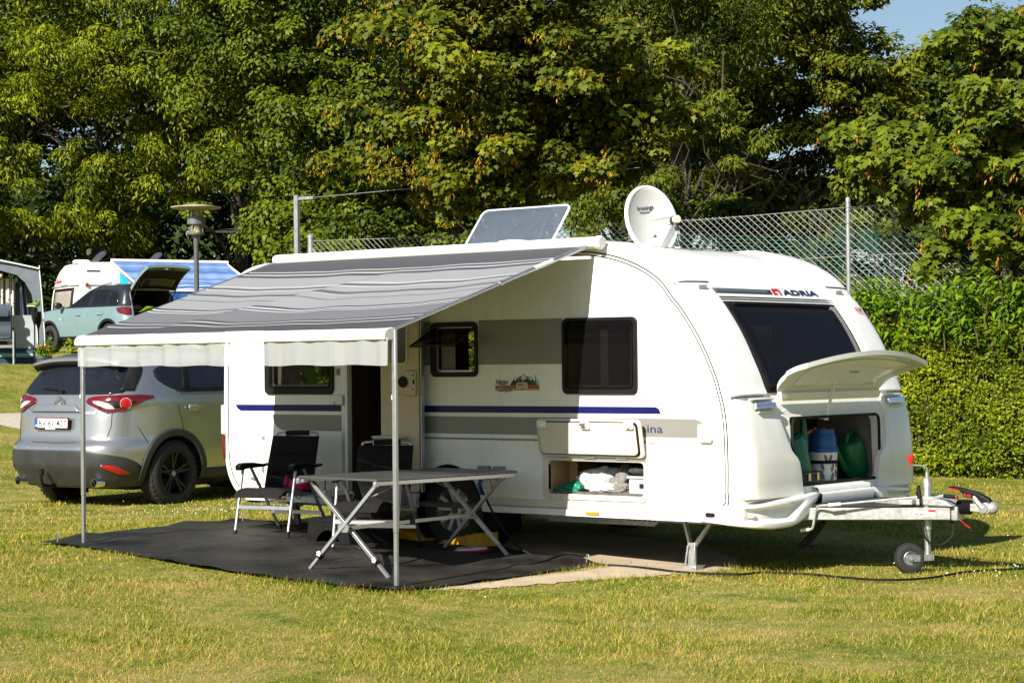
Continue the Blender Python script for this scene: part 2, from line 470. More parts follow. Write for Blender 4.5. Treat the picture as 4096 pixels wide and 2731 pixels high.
# gravel path on the bank at the far left, sand under the caravan front
b = MB(); b.grid(lambda u, v: ((-12.5 - 2.0 * u + .25 * math.sin(v * 40) + .15 * math.sin(v * 97 + u)), -6 + 46 * v, g(-12.5 - 2.0 * u, -6 + 46 * v) + .012), 8, 90)
structure(b.build("gravel_path", "gravel"))
def fine_edge(poly, step, amp, seed):
    rs = np.random.default_rng(seed); out = []
    for i in range(len(poly)):
        p, q = np.array(poly[i]), np.array(poly[(i + 1) % len(poly)]); n = max(1, int(np.linalg.norm(q - p) / step))
        for k in range(n):
            t = k / n; c = p + (q - p) * t + rs.normal(0, amp, 2); out.append(tuple(c))
    return out
def sheet(poly, lift, cell, fz=None):
    """flat outline filled with a fine grid that follows the terrain"""
    bm = bmesh.new(); vs = [bm.verts.new((a, c, 0)) for a, c in poly]; bm.faces.new(vs)
    xs = [p[0] for p in poly]; ys = [p[1] for p in poly]
    for k in np.arange(min(xs), max(xs), cell):
        bmesh.ops.bisect_plane(bm, geom=bm.verts[:] + bm.edges[:] + bm.faces[:], plane_co=(k, 0, 0), plane_no=(1, 0, 0))
    for k in np.arange(min(ys), max(ys), cell):
        bmesh.ops.bisect_plane(bm, geom=bm.verts[:] + bm.edges[:] + bm.faces[:], plane_co=(0, k, 0), plane_no=(0, 1, 0))
    bmesh.ops.triangulate(bm, faces=[f for f in bm.faces if len(f.verts) > 4])
    for v in bm.verts: v.co.z = g(v.co.x, v.co.y) + lift + (fz(v.co.x, v.co.y) if fz else 0)
    return bm
bm = sheet(fine_edge(SAND_POLY, .07, .035, 3), .007, .25)
me = bpy.data.meshes.new("sand_patch"); bm.to_mesh(me); bm.free()
structure(finish(me, "sand_patch", "sand", None))

def blades(n, dmin, dmax, hmin, hmax, w, seed, half=.37, power=1.0):
    """short mown blades between two distances of the lawn in front of the caravan"""
    rs = np.random.default_rng(seed)
    u = rs.random(n) ** power; d = dmin + (dmax - dmin) * u; s = (rs.random(n) * 2 - 1) * half * d
    fx, fy = -math.sin(YAW), math.cos(YAW)
    x = CAM.x + fx * d + math.cos(YAW) * s; y = CAM.y + fy * d + math.sin(YAW) * s
    k = ~in_poly(x, y, MAT_POLY)
    sandy = in_poly(x, y, SAND_POLY); k &= ~(sandy & (rs.random(n) > .035))
    k &= ~((x < -12.4) & (x > -14.6) & (rs.random(n) > .1))
    k &= ~((x > .9) & (x < 5.6) & (y > .5) & (y < 2.3) & (rs.random(n) > .25))
    return x[k], y[k], rs
def blade_mesh(sets):
    Vs, As = [], []
    for x, y, rs, hmin, hmax, w in sets:
        n = len(x); z = G(x, y) - .004
        h = hmin + (hmax - hmin) * rs.random(n) ** 1.6
        # thin and tall tufts vary over the lawn
        tuft = .75 + .5 * np.sin(x * 2.3 + np.sin(y * 1.7)) * np.sin(y * 2.9 + np.sin(x * 1.1)); h *= np.clip(tuft, .45, 1.3)
        a = rs.random(n) * 6.283; lean = .45 + rs.random(n) * .95
        wv = w * (.6 + .8 * rs.random(n)); b2 = a + 1.57 + rs.normal(0, .5, n)
        P0 = np.stack([x - np.cos(b2) * wv / 2, y - np.sin(b2) * wv / 2, z], -1)
        P1 = np.stack([x + np.cos(b2) * wv / 2, y + np.sin(b2) * wv / 2, z], -1)
        P2 = np.stack([x + np.cos(a) * h * np.sin(lean), y + np.sin(a) * h * np.sin(lean), z + h * np.cos(lean)], -1)
        Vs.append(np.stack([P0, P1, P2], 1).reshape(-1, 3)); As.append(np.repeat(rs.random(n), 3))
    V = np.concatenate(Vs).astype(np.float32); A = np.concatenate(As).astype(np.float32); n = len(V) // 3
    return raw_mesh("grass", V, 3, A)
def raw_mesh(name, V, k, A, faces=None):
    """mesh from arrays: k vertices per piece, pieces separate; faces = index tuples of one size inside a piece"""
    me = bpy.data.meshes.new(name); n = len(V) // k
    faces = [tuple(range(k))] if faces is None else faces
    fl = len(faces[0]); F = np.array(faces)
    I = (np.arange(n)[:, None, None] * k + F[None]).reshape(-1)
    me.vertices.add(len(V)); me.vertices.foreach_set("co", np.ascontiguousarray(V, np.float32).reshape(-1))
    me.loops.add(len(I)); me.loops.foreach_set("vertex_index", I.astype(np.int32))
    nf = n * len(faces); me.polygons.add(nf)
    me.polygons.foreach_set("loop_start", np.arange(0, nf * fl, fl, dtype=np.int32))
    me.update(calc_edges=True)
    at = me.attributes.new("rnd", 'FLOAT', 'POINT'); at.data.foreach_set("value", np.ascontiguousarray(A, np.float32))
    return me
sets = []
for n, d0, d1, h0, h1, w, sd in ((270000, 8.2, 13, .018, .062, .0055, 1), (250000, 13, 19, .02, .062, .008, 2), (150000, 19, 28, .02, .06, .013, 3), (60000, 28, 44, .03, .075, .024, 4)):
    x, y, rs = blades(n, d0, d1, h0, h1, w, sd); sets.append((x, y, rs, h0, h1, w))
# ragged fringe along the mat and the sand
rs = np.random.default_rng(11); ex, ey = [], []
for poly, lim in ((MAT_POLY[:8], .06), (SAND_POLY[2:8], .10)):
    for i in range(len(poly) - 1):
        p, q = np.array(poly[i]), np.array(poly[i + 1]); m = int(np.linalg.norm(q - p) * 550); t = rs.random(m)
        nrm = np.array([(q - p)[1], -(q - p)[0]]) / np.linalg.norm(q - p)
        c = p + (q - p) * t[:, None] + nrm * (rs.random(m)[:, None] * lim); ex.append(c[:, 0]); ey.append(c[:, 1])
sets.append((np.concatenate(ex), np.concatenate(ey), rs, .03, .085, .006))
o = finish(blade_mesh(sets), "grass", "blades", None, smooth=False)
tag(o, "short patchy lawn grass, half green and half dried to straw", "grass", kind="stuff")

# white clover heads scattered over the lawn
rs = np.random.default_rng(5); Vc = []
cl = [(-1.6, 2.4, .7, 90), (-3.8, 4.2, 1.6, 70), (-8.0, 4.2, 1.5, 60), (7.6, 1.4, .6, 40), (6.8, 3.2, .7, 25), (3.0, -3.8, 4, 10)]
tet = np.array([(1, 0, -.3), (-.5, .87, -.3), (-.5, -.87, -.3), (0, 0, 1)], float)
for cx, cy, sp, n in cl:
    x = rs.normal(cx, sp, n); y = rs.normal(cy, sp, n); z = G(x, y) + .035 + rs.random(n) * .02
    Vc.append((np.stack([x, y, z], -1)[:, None] + tet[None] * .0085).reshape(-1, 3))
Vc = np.concatenate(Vc)
k = ~in_poly(Vc[::4, 0], Vc[::4, 1], MAT_POLY)
Vc = Vc.reshape(-1, 4, 3)[k].reshape(-1, 3)
MT["clover"] = mat("clover", (.62, .60, .50), .8, var=.1)
o = finish(raw_mesh("clover_flowers", Vc, 4, np.zeros(len(Vc)), [(0, 2, 1), (0, 1, 3), (1, 2, 3), (2, 0, 3)]), "clover_flowers", "clover", None, smooth=False)
tag(o, "tiny white clover heads scattered over the lawn", "flowers", kind="stuff")

# ================================================================ VEGETATION
MT["leaf_maple"] = leafmat("leaf_maple", (.010, .026, .002), (.150, .190, .009), .14)
MT["leaf_maple_olive"] = leafmat("leaf_maple_olive", (.011, .026, .002), (.165, .180, .009), .14)
MT["leaf_cherry"] = leafmat("leaf_cherry", (.022, .046, .002), (.25, .29, .010), .18)
MT["leaf_willow"] = leafmat("leaf_willow", (.018, .038, .003), (.165, .195, .016), .18)
MT["leaf_dark"] = leafmat("leaf_dark", (.010, .024, .002), (.100, .130, .009), .12)
MT["leaf_hedge"] = leafmat("leaf_hedge", (.045, .085, .004), (.34, .38, .012), .32)
MT["leaf_sprout"] = leafmat("leaf_sprout", (.045, .12, .005), (.21, .33, .014), .38)
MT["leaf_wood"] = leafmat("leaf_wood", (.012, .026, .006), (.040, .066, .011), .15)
MT["seed_yellow"] = leafmat("seed_yellow", (.32, .19, .012), (.58, .42, .035), .45)
MT["seed_orange"] = leafmat("seed_orange", (.42, .16, .025), (.60, .36, .06), .45)
MT["hedge_twig"] = mat("hedge_twig", (.11, .07, .035), .9, var=.3)

RHOMB = (np.array([(0, 0, 0), (.45, .30, .06), (1, 0, -.10), (.45, -.30, .06)]), [(0, 1, 2, 3)])
LANCE = (np.array([(0, 0, 0), (.4, .15, .05), (1, 0, -.22), (.4, -.15, .05)]), [(0, 1, 2, 3)])
_mp = [(0, 0), (.05, .22), (-.02, .46), (.28, .30), (.50, .56), (.55, .24), (1.0, 0), (.55, -.24), (.50, -.56), (.28, -.30), (-.02, -.46), (.05, -.22)]
MAPLE = (np.array([(a, c, .05 - .25 * abs(c) ** 1.5 - .10 * a * a) for a, c in _mp]), [tuple(range(12))])
def leaf_cloud(name, P, Nrm, D, size, shape, m, parent, rnd, kind=None):
    S, F = shape; n = len(P)
    Nrm = Nrm / (np.linalg.norm(Nrm, axis=1, keepdims=True) + 1e-9)
    D = D - Nrm * np.sum(D * Nrm, 1, keepdims=True); D /= (np.linalg.norm(D, axis=1, keepdims=True) + 1e-9)
    B = np.cross(Nrm, D)
    V = P[:, None] + size[:, None, None] * (S[None, :, 0, None] * D[:, None] + S[None, :, 1, None] * B[:, None] + S[None, :, 2, None] * Nrm[:, None])
    V = V.reshape(-1, 3) - np.array(OFF)
    me = raw_mesh(name, V, len(S), np.repeat(rnd, len(S)), F)
    o = finish(me, name, m, parent, smooth=False)
    if kind: o["kind"] = kind
    return o
def boughs(rs, ells, shell=.55, clump=6):
    """leaf sprays gathered into separate masses with voids between them"""
    out = []
    for (cx, cy, cz, rx, ry, rz, n, rb) in ells:
        nc = max(3, n // clump); v = rs.normal(0, 1, (nc, 3)); v /= np.linalg.norm(v, axis=1, keepdims=True)
        r = shell + (1 - shell) * rs.random((nc, 1)) ** .6
        c = v * r * np.array([rx, ry, rz]) + np.array([cx, cy, cz])
        c = np.repeat(c, clump, 0); m = len(c)
        p = c + rs.normal(0, 1, (m, 3)) * np.array([.95, .95, .42]) * rb
        out.append(np.concatenate([p, rb * (.45 + .6 * rs.random((m, 1)))], 1))
    return np.concatenate(out)
def crown_points(rs, B, per, flat=.6, droop=0.0):
    n = len(B); c = np.repeat(B, per, 0); N = len(c)
    v = rs.normal(0, 1, (N, 3)); v /= np.linalg.norm(v, axis=1, keepdims=True)
    r = rs.random((N, 1)) ** .45
    P = c[:, :3] + v * r * c[:, 3:4] * np.array([1, 1, flat]); P[:, 2] -= droop * (r[:, 0] ** 2) * c[:, 3]
    Nm = v * .7 + np.array([.05, -.45, .75]) + rs.normal(0, .35, (N, 3))
    D = v * np.array([1, 1, .3]) + np.array([0, 0, -.35 - droop]) + rs.normal(0, .5, (N, 3))
    rnd = np.clip(.45 + np.repeat(rs.normal(0, .16, n), per) + rs.normal(0, .2, N), 0, 1)
    return P, Nm, D, rnd
def tree(name, label, base, top, ells, per, leaf, shape, m, seed, trunk_r=.2, flat=.6, droop=0.0, seeds=None, group=None, limbs=26, lean=(0, 0)):
    rs = np.random.default_rng(seed)
    bx, by = base; bz = g(bx, by)
    root = thing(name, label, "tree", (bx, by, bz), group=group); setoff((bx, by, bz))
    B = boughs(rs, ells)
    t = MB(); pts = []
    for k in range(8):
        q = k / 7; pts.append((bx + lean[0] * q + .10 * math.sin(q * 5 + seed), by + lean[1] * q + .08 * math.cos(q * 4 + seed), bz - .1 + (top - bz) * q))
    t.tube(pts, [trunk_r * (1 - .8 * k / 7) for k in range(8)], 9); t.build("trunk", "bark", root)
    l = MB()
    for i in rs.choice(len(B), min(limbs, len(B)), replace=False):
        e = Vector(B[i, :3]); k = int(np.clip((e.z - bz) / (top - bz) * 7 * .62, 1, 6)); s = Vector(pts[k])
        L = (e - s).length; pts_ = []
        for q in np.linspace(0, 1, 8):
            w_ = math.sin(math.pi * q) * L; pts_.append(s.lerp(e, q) + Vector((rs.normal(0, .045) * w_ + .06 * w_ * math.sin(q * 7 + i), rs.normal(0, .045) * w_, .16 * w_ * (1 - q) + rs.normal(0, .03) * w_)))
        r0 = trunk_r * (1 - .8 * k / 7) * .34
        l.tube(pts_, [max(.004, r0 * (1 - .93 * q)) for q in np.linspace(0, 1, 8)], 5, caps=False)
        for _ in range(3):
            h = pts_[rs.integers(3, 7)]; tip = h + Vector((rs.normal(0, .5), rs.normal(0, .4), rs.normal(.15, .35))) * min(1.2, L * .4); l.tube([h, h.lerp(tip, .5) + Vector((rs.normal(0, .06), rs.normal(0, .06), rs.normal(0, .06))), tip], [r0 * .3, r0 * .18, .003], 4, caps=False)
    l.build("branches", "bark", root)
    P, Nm, D, rnd = crown_points(rs, B, per, flat, droop)
    sz = leaf * (.65 + .6 * rs.random(len(P)))
    # inner foliage: leaves round the limbs in the middle of every part of the crown
    Ci = []
    for (cx, cy, cz, rx, ry, rz, n_, rb) in ells:
        k_ = n_ * 26; v = rs.normal(0, 1, (k_, 3)); v /= np.linalg.norm(v, axis=1, keepdims=True); Ci.append(np.array([cx, cy + .25 * ry, cz]) + v * (rs.random((k_, 1)) ** .5) * np.array([rx, ry, rz]) * .66)
    Ci = np.concatenate(Ci); k_ = len(Ci)
    P = np.concatenate([P, Ci]); Nm = np.concatenate([Nm, rs.normal(0, .6, (k_, 3)) + np.array([0, -.3, .6])]); D = np.concatenate([D, rs.normal(0, 1, (k_, 3))]); rnd = np.concatenate([rnd, np.clip(rs.normal(.4, .2, k_), 0, 1)]); sz = np.concatenate([sz, leaf * (.9 + .7 * rs.random(k_))])
    leaf_cloud("crown", P, Nm, D, sz, shape, m, root, rnd)
    if seeds:
        frac, sm_, sz = seeds; ng = int(len(B) * frac)
        bi = rs.choice(len(B), ng, replace=True); v = rs.normal(0, 1, (ng, 3)); v /= np.linalg.norm(v, axis=1, keepdims=True); v[:, 1] -= .5
        c = B[bi, :3] + v * B[bi, 3:4] * np.array([.95, .95, .6]); k = 7
        P = np.repeat(c, k, 0) + rs.normal(0, sz * .45, (ng * k, 3)); P[:, 2] -= rs.random(ng * k) * sz
        leaf_cloud("seed_clusters", P, rs.normal(0, 1, (ng * k, 3)) + np.array([0, -.8, .2]), np.array([0, 0, -1.0]) + rs.normal(0, .4, (ng * k, 3)), sz * (.7 + .5 * rs.random(ng * k)), LANCE, sm_, root, rs.random(ng * k))
    setoff((0, 0, 0))
    return root
tree("maple_tree", "broad maple hung with yellow seed clusters, right behind the white caravan roof", (-6.0, 12.3), 8.6,
     [(-6.3, 12.2, 6.6, 2.3, 1.9, 2.1, 150, .42), (-6.7, 11.7, 4.85, 2.1, 1.3, .8, 72, .36), (-4.8, 12.9, 5.3, 2.0, 1.4, 1.1, 60, .36), (-6.2, 12.0, 8.6, 1.8, 1.5, 1.2, 54, .42), (-8.3, 11.2, 4.55, 1.0, .6, .22, 18, .26), (-6.4, 11.6, 3.95, 1.0, .7, .3, 18, .28), (-5.7, 11.9, 4.2, 1.1, .9, .6, 24, .34), (-6.1, 12.2, 6.2, 1.3, 1.0, 1.6, 60, .42)],
     125, .102, MAPLE, "leaf_maple_olive", 21, .10, seeds=(3.2, "seed_yellow", .075), flat=.55)
tree("maple_tree", "dense maple with orange seeds overhanging the fence beside the tall hedge", (2.1, 13.2), 6.8,
     [(2.30, 13.2, 5.4, .95, 1.1, 1.5, 78, .32), (1.75, 12.9, 4.5, .85, .9, .7, 54, .32), (.40, 12.8, 4.35, .75, .7, .50, 42, .28), (1.75, 12.6, 3.65, .95, .8, .50, 54, .30), (-.30, 12.9, 4.45, .45, .5, .32, 18, .24), (2.2, 12.4, 3.1, .95, .6, .32, 36, .28), (2.9, 12.8, 3.9, 1.0, .9, 1.2, 60, .34), (1.15, 12.6, 3.75, .6, .6, .4, 24, .26)],
     120, .106, MAPLE, "leaf_maple", 22, .09, seeds=(1.5, "seed_orange", .075), flat=.6)
BT = "tall trees behind the camping ground"
tree("cherry_tree", "bright lime green cherry tree with drooping leaves behind the blue awning", (-35.4, 28.6), 13.5,
     [(-34.6, 26.2, 11.2, 4.2, 2.6, 2.6, 130, .8), (-31.4, 28.4, 10.8, 2.4, 2.2, 2.4, 60, .75), (-33.2, 27.2, 6.9, 3.0, 1.6, 1.3, 70, .7), (-36.6, 24.6, 7.0, 2.6, 1.8, 1.6, 60, .7), (-34.5, 26.5, 16.0, 5.0, 3.0, 3.0, 60, 1.3), (-31.2, 28.6, 8.0, 1.6, 1.3, .8, 24, .55), (-29.6, 29.4, 7.4, 1.2, 1.0, .5, 14, .45)],
     230, .18, LANCE, "leaf_cherry", 23, .2, flat=.55, droop=.35, group=BT, limbs=40)
tree("maple_tree", "tall dark maple in the middle of the tree row, between cherry and seed maple", (-24.3, 25.2), 13.5,
     [(-21.6, 22.9, 15.0, 4.2, 2.6, 3.0, 60, 1.2), (-23.2, 22.9, 10.5, 2.8, 2.2, 3.0, 110, .75), (-20.2, 22.4, 9.5, 2.3, 2.0, 3.2, 100, .7), (-19.3, 21.9, 6.0, 1.9, 1.7, 2.2, 80, .62), (-21.6, 22.7, 6.0, 1.6, 1.6, 1.6, 26, .6), (-17.3, 20.7, 5.3, 1.6, 1.4, 2.2, 60, .58)],
     230, .135, RHOMB, "leaf_maple", 24, .26, group=BT, seeds=(.35, "seed_yellow", .09))
tree("willow_tree", "loose pale green tree with fine leaves left of the great maple", (-9.6, 22.3), 10.5,
     [(-9.9, 22.2, 9.0, 1.7, 1.6, 1.8, 60, .62), (-9.0, 22.4, 6.4, 1.2, 1.2, 1.3, 34, .5), (-11.3, 22.0, 6.2, 1.4, 1.2, 2.0, 30, .55), (-9.8, 22.2, 4.8, 1.6, 1.2, .9, 22, .5)],
     230, .12, LANCE, "leaf_willow", 25, .14, droop=.2, group=BT)
tree("maple_tree", "great spreading maple with bare limbs showing below its crown, behind the dish", (-11.3, 27.3), 11.5,
     [(-10.6, 27.0, 9.4, 2.6, 2.3, 1.9, 120, .72), (-8.7, 27.6, 7.6, 1.5, 1.5, 1.3, 42, .55), (-12.8, 26.8, 8.2, 1.8, 1.7, 2.0, 60, .65), (-9.0, 28.4, 6.2, 1.6, 1.2, .7, 36, .5), (-13.0, 27.0, 5.6, 1.6, 1.2, .9, 42, .55), (-10.6, 28.0, 5.6, 1.5, 1.0, .8, 24, .45), (-11.4, 27.2, 7.4, 1.8, 1.2, .8, 36, .5)],
     250, .13, RHOMB, "leaf_maple_olive", 26, .26, group=BT, seeds=(1.2, "seed_yellow", .10), limbs=44)
tree("oak_tree", "rounded dark green tree under the open sky, behind the right maple", (-14.2, 45.6), 9.0,
     [(-15.3, 44.3, 10.3, 1.0, 1.0, 1.5, 46, .5), (-13.9, 45.3, 10.6, 1.2, 1.2, 1.6, 50, .55), (-15.5, 44.2, 7.9, 1.6, 1.4, 1.3, 60, .55), (-13.0, 45.6, 7.6, 2.2, 1.4, 1.6, 60, .6)],
     170, .20, RHOMB, "leaf_dark", 27, .26, group=BT)
for nm, lb, bs, tp, el, mt, sd in (
    ("oak_tree", "shaded tree at the far left end of the tree row", (-46.5, 33.5), 15, [(-46.0, 33.0, 6.5, 4.2, 2.4, 2.2, 60, .9), (-46.5, 33.5, 17.0, 5, 3, 3, 40, 1.5), (-46.5, 33.5, 12.0, 4.2, 3.2, 4.5, 110, 1.0)], "leaf_dark", 31),
    ("oak_tree", "tree with its top hidden, behind the lime cherry and the dark maple", (-38.0, 37.0), 16, [(-37.0, 36.5, 17.5, 6.0, 3.0, 3.0, 50, 1.5), (-38.5, 36.5, 12.5, 4.5, 3.0, 4.0, 110, 1.0), (-34.0, 38.0, 11.0, 3.5, 3.0, 4.0, 80, .95)], "leaf_dark", 32),
    ("oak_tree", "dark tree filling the gap left of the yellow seeded maple", (-19.8, 27.6), 13.5, [(-19.6, 27.4, 9.3, 3.0, 2.2, 3.8, 130, .8), (-19.6, 27.4, 14.5, 3.4, 2.4, 2.4, 40, 1.2), (-20.6, 27.0, 4.6, 2.6, 1.8, 1.6, 60, .6)], "leaf_dark", 33),
    ("oak_tree", "dark tree standing behind the yellow seeded maple", (-15.6, 28.6), 12.5, [(-15.4, 28.4, 8.6, 2.6, 2.2, 3.6, 120, .75)], "leaf_dark", 34),
    ("oak_tree", "far low tree seen through the fence below the great maple", (-18.5, 51.0), 7.0, [(-18.0, 51.0, 5.4, 3.4, 2.0, 1.6, 90, .7), (-13.0, 54.0, 5.0, 3.4, 2.0, 1.8, 90, .7)], "leaf_dark", 35),
    ("oak_tree", "far round tree seen between the great maple's limbs", (-18.5, 42.0), 8.0, [(-17.6, 41.0, 5.9, 2.6, 1.6, 1.5, 80, .6), (-14.4, 43.5, 5.8, 2.2, 1.5, 1.3, 60, .55)], "leaf_dark", 39),
    ("oak_tree", "far tree behind the hedge at the right edge", (-9.5, 46.2), 12.5, [(-9.4, 46.2, 8.2, 3.4, 2.0, 3.6, 100, .8)], "leaf_dark", 36),
    ("oak_tree", "unseen tree added past the left edge to shade the tree row", (-36.5, 11.0), 16, [(-36.5, 11.0, 11.0, 4.5, 4.5, 5.5, 120, 1.4)], "leaf_dark", 37), ("oak_tree", "second unseen tree added past the left edge to shade the tree row", (-44.0, 15.0), 16, [(-44.0, 15.0, 11.0, 4.5, 4.5, 5.5, 120, 1.4)], "leaf_dark", 38)):  # last two stand out of view, added to cast shade on the row
    tree(nm, lb, bs, tp, el, 170, .22, RHOMB, mt, sd, .28, group=BT, limbs=22)

for k, (bx, by, h, w_) in enumerate(((-7.3, 20.0, 4.8, 1.7), (-7.0, 23.4, 5.3, 1.9), (-4.6, 21.9, 5.2, 1.9), (-3.4, 24.8, 5.6, 2.0), (-10.1, 20.5, 4.6, 1.8), (-12.6, 18.8, 4.4, 1.7), (-1.0, 22.5, 4.6, 1.9), (-15.0, 17.6, 4.3, 1.7))):
    rs = np.random.default_rng(300 + k); o = thing("bush", ["dark bush behind the fence, below the willow", "bush behind the fence under the great maple", "bush behind the fence, left of the right steel post", "bush behind the fence and the right steel post", "bush behind the fence, just left of the dish", "bush behind the fence, below the seed maple trunk", "bush behind the fence, hidden by the right maple", "bush behind the left end of the fence"][k], "bush", (bx, by, 0), group="bushes behind the fence"); setoff((bx, by, 0))
    t = MB(); [t.tube([(bx, by, -.1), (bx + rs.normal(0, .3), by + rs.normal(0, .3), h * .4), (bx + rs.normal(0, .7), by + rs.normal(0, .5), h * .85)], [.05, .03, .01], 5, caps=False) for q in range(7)]; t.build("stems", "bark", o)
    Bq = boughs(rs, [(bx, by, h * .55, w_, w_ * .8, h * .42, 72, .36)]); P, Nm, D, rnd = crown_points(rs, Bq, 120, .8); leaf_cloud("foliage", P, Nm, D, .13 * (.6 + .7 * rs.random(len(P))), RHOMB, ["leaf_dark", "leaf_maple", "leaf_willow"][k % 3], o, rnd); setoff((0, 0, 0))
# the wood behind the row: one mass, leaf colour darkened to stand in for deep shade
rs = np.random.default_rng(41)
fx, fy, rx_, ry_ = -math.sin(YAW), math.cos(YAW), math.cos(YAW), math.sin(YAW)
def band(n, d0, d1, s0, s1, z0, z1):
    d = d0 + (d1 - d0) * rs.random(n); s = (s0 + (s1 - s0) * rs.random(n)) * d; z = z0 + (z1 - z0) * rs.random(n) ** .8
    return np.stack([CAM.x + fx * d + rx_ * s, CAM.y + fy * d + ry_ * s, z], -1)
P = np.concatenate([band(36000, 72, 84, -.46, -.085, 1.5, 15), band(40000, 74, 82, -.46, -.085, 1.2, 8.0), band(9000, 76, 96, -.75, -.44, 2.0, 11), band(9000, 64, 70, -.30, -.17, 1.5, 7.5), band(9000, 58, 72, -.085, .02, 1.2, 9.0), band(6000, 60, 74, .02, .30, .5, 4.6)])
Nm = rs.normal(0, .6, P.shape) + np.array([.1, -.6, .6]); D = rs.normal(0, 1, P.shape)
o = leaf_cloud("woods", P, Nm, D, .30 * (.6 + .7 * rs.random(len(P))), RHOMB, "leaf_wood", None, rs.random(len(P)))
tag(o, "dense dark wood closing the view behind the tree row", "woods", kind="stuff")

# clipped hedge
hd = thing("hedge", "long clipped hedge of small yellow green leaves behind the caravan", "hedge", (-2, 12.4, 0)); setoff((-2, 12.4, 0))
rs = np.random.default_rng(51)
def hedge_face(n, x0, x1, zt):
    k = n // 22; x = x0 + (x1 - x0) * rs.random(k); z = rs.random(k) ** .95 * zt     # small tufts, some standing out, some deep
    y = 11.74 + .07 * np.sin(x * 3.1) * np.sin(z * 4.3 + x) + .05 * np.sin(x * 7.7 + z * 9) + .13 * rs.random(k) ** 1.3 + .12 * (z < .15)
    c = np.repeat(np.stack([x, y, z], -1), 22, 0); return c + rs.normal(0, 1, c.shape) * np.array([.048, .030, .036])
P = np.concatenate([hedge_face(72000, -1.0, 5.2, 1.98), hedge_face(22000, -16, -1.2, 2.0)])
top = np.stack([-16 + 22 * rs.random(9000), 11.75 + 1.1 * rs.random(9000), 1.9 + .12 * rs.random(9000)], -1)
P = np.concatenate([P, top])
Nm = rs.normal(0, .55, P.shape) + np.array([0, -.8, .55]); D = rs.normal(0, .7, P.shape) + np.array([0, -.2, .3])
leaf_cloud("foliage", P, Nm, D, .050 * (.6 + .7 * rs.random(len(P))), RHOMB, "leaf_hedge", hd, np.clip(.42 + .25 * np.sin(P[:, 0] * 1.9 + P[:, 2] * 2.3) * np.sin(P[:, 2] * 3.1) + rs.normal(0, .24, len(P)), 0, 1))
b = MB()
for i in range(420):
    x = -1.0 + rs.random() * 6.5; z = rs.random() * 1.5
    b.tube([(x, 11.98, z), (x + rs.normal(0, .08), 11.8, z + .18), (x + rs.normal(0, .12), 11.70, z + .32 + rs.random() * .15)], [.007, .005, .002], 3, caps=False)
b.build("twigs", "hedge_twig", hd)
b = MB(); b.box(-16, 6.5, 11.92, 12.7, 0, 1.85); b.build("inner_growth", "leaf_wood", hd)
setoff((0, 0, 0))
# long leaved shrub sprouting over the hedge
def sprouts(name, label, cat, stems, leaf, seed, m="leaf_sprout", lps=16):
    rs = np.random.default_rng(seed); o = thing(name, label, cat, tuple(stems[0][:3])); setoff(stems[0][:3])
    b = MB(); Ps, Ds, Ns = [], [], []
    for (x, y, z, h, lx, ly) in stems:
        pts = [Vector((x + lx * t * t, y + ly * t * t, z + h * (t - .22 * t * t))) for t in np.linspace(0, 1, 6)]
        b.tube(pts, [.010, .009, .008, .006, .004, .002], 4, caps=False)
        for k in range(lps):
            t = .15 + .85 * k / (lps - 1); i = min(4, int(t * 5)); q = pts[i].lerp(pts[i + 1], t * 5 - i)
            an = k * 2.4 + rs.normal(0, .4); Ps.append(q); Ds.append((math.cos(an), math.sin(an) - .2, .25 - .5 * rs.random())); Ns.append((rs.normal(0, .3), -.35 + rs.normal(0, .3), 1))
    b.build("stems", "hedge_twig", o)
    n = len(Ps); leaf_cloud("foliage", np.array(Ps), np.array(Ns), np.array(Ds), leaf * (.6 + .6 * rs.random(n)), LANCE, m, o, rs.random(n))
    setoff((0, 0, 0)); return o
rs = np.random.default_rng(52)
st = []
for i in range(300):
    x = -.6 + 5.6 * rs.random() ** .9; front = rs.random()
    z = 1.55 + .55 * rs.random(); st.append((x, 11.55 + .7 * front, z, .35 + .55 * rs.random() * (1 if x > .3 else .6), rs.normal(0, .16), -.10 - .2 * rs.random()))
sprouts("shrub", "bright green long leaved shrub sprouting over the top of the clipped hedge", "shrub", st, .17, 53)
st = []
for i in range(110):
    x = -14 + 13 * rs.random(); st.append((x, 11.8 + .6 * rs.random(), 1.85, .3 + .45 * rs.random(), rs.normal(0, .15), -.1))
sprouts("shrub", "light green shoots rising between caravan roof and chain link fence", "shrub", st, .15, 54)
st = [(-7.2 + .9 * rs.normal(0, .40), 7.55 + rs.normal(0, .3), 1.3 + .4 * rs.random(), .85 + .35 * rs.random(), rs.normal(0, .3), rs.normal(0, .2)) for i in range(26)]
sprouts("shrub", "leafy shrub rising beside the lamp post, behind the grey awning", "shrub", st, .19, 55)

# ================================================================ FENCE, NET, STREET LAMP
FY = 13.0
fe = thing("chain_link_fence", "tall galvanised chain link fence on steel posts behind the caravan", "fence", (-5, FY, 0)); setoff((-5, FY, 0))
for px, hh, rr in ((-.56, 3.72, .033), (-5.9, 3.66, .022), (-10.95, 3.70, .055), (4.9, 3.72, .033)):
    b = MB(); b.tube([(px, FY, -.2), (px, FY, hh)], rr, 12); b.lathe([(rr * 1.12, hh - .03), (rr * 1.12, hh + .02), (rr * .6, hh + .045), (.002, hh + .05)], (px, FY, 0), n=12)
    b.build("post", "post_galv", fe)
b = MB(); b.bar((-11.25, FY - .03, 0), (-11.25, FY - .03, 4.42), .09, .06, (0, 1, 0)); b.bar((-11.25, FY - .03, 4.36), (-10.85, FY - .03, 4.36), .03, .05); b.bar((-10.9, FY, 3.5), (-10.62, FY - .02, 3.1), .03, .03)
b.build("anchor_post", "post_galv", fe)
b = MB()
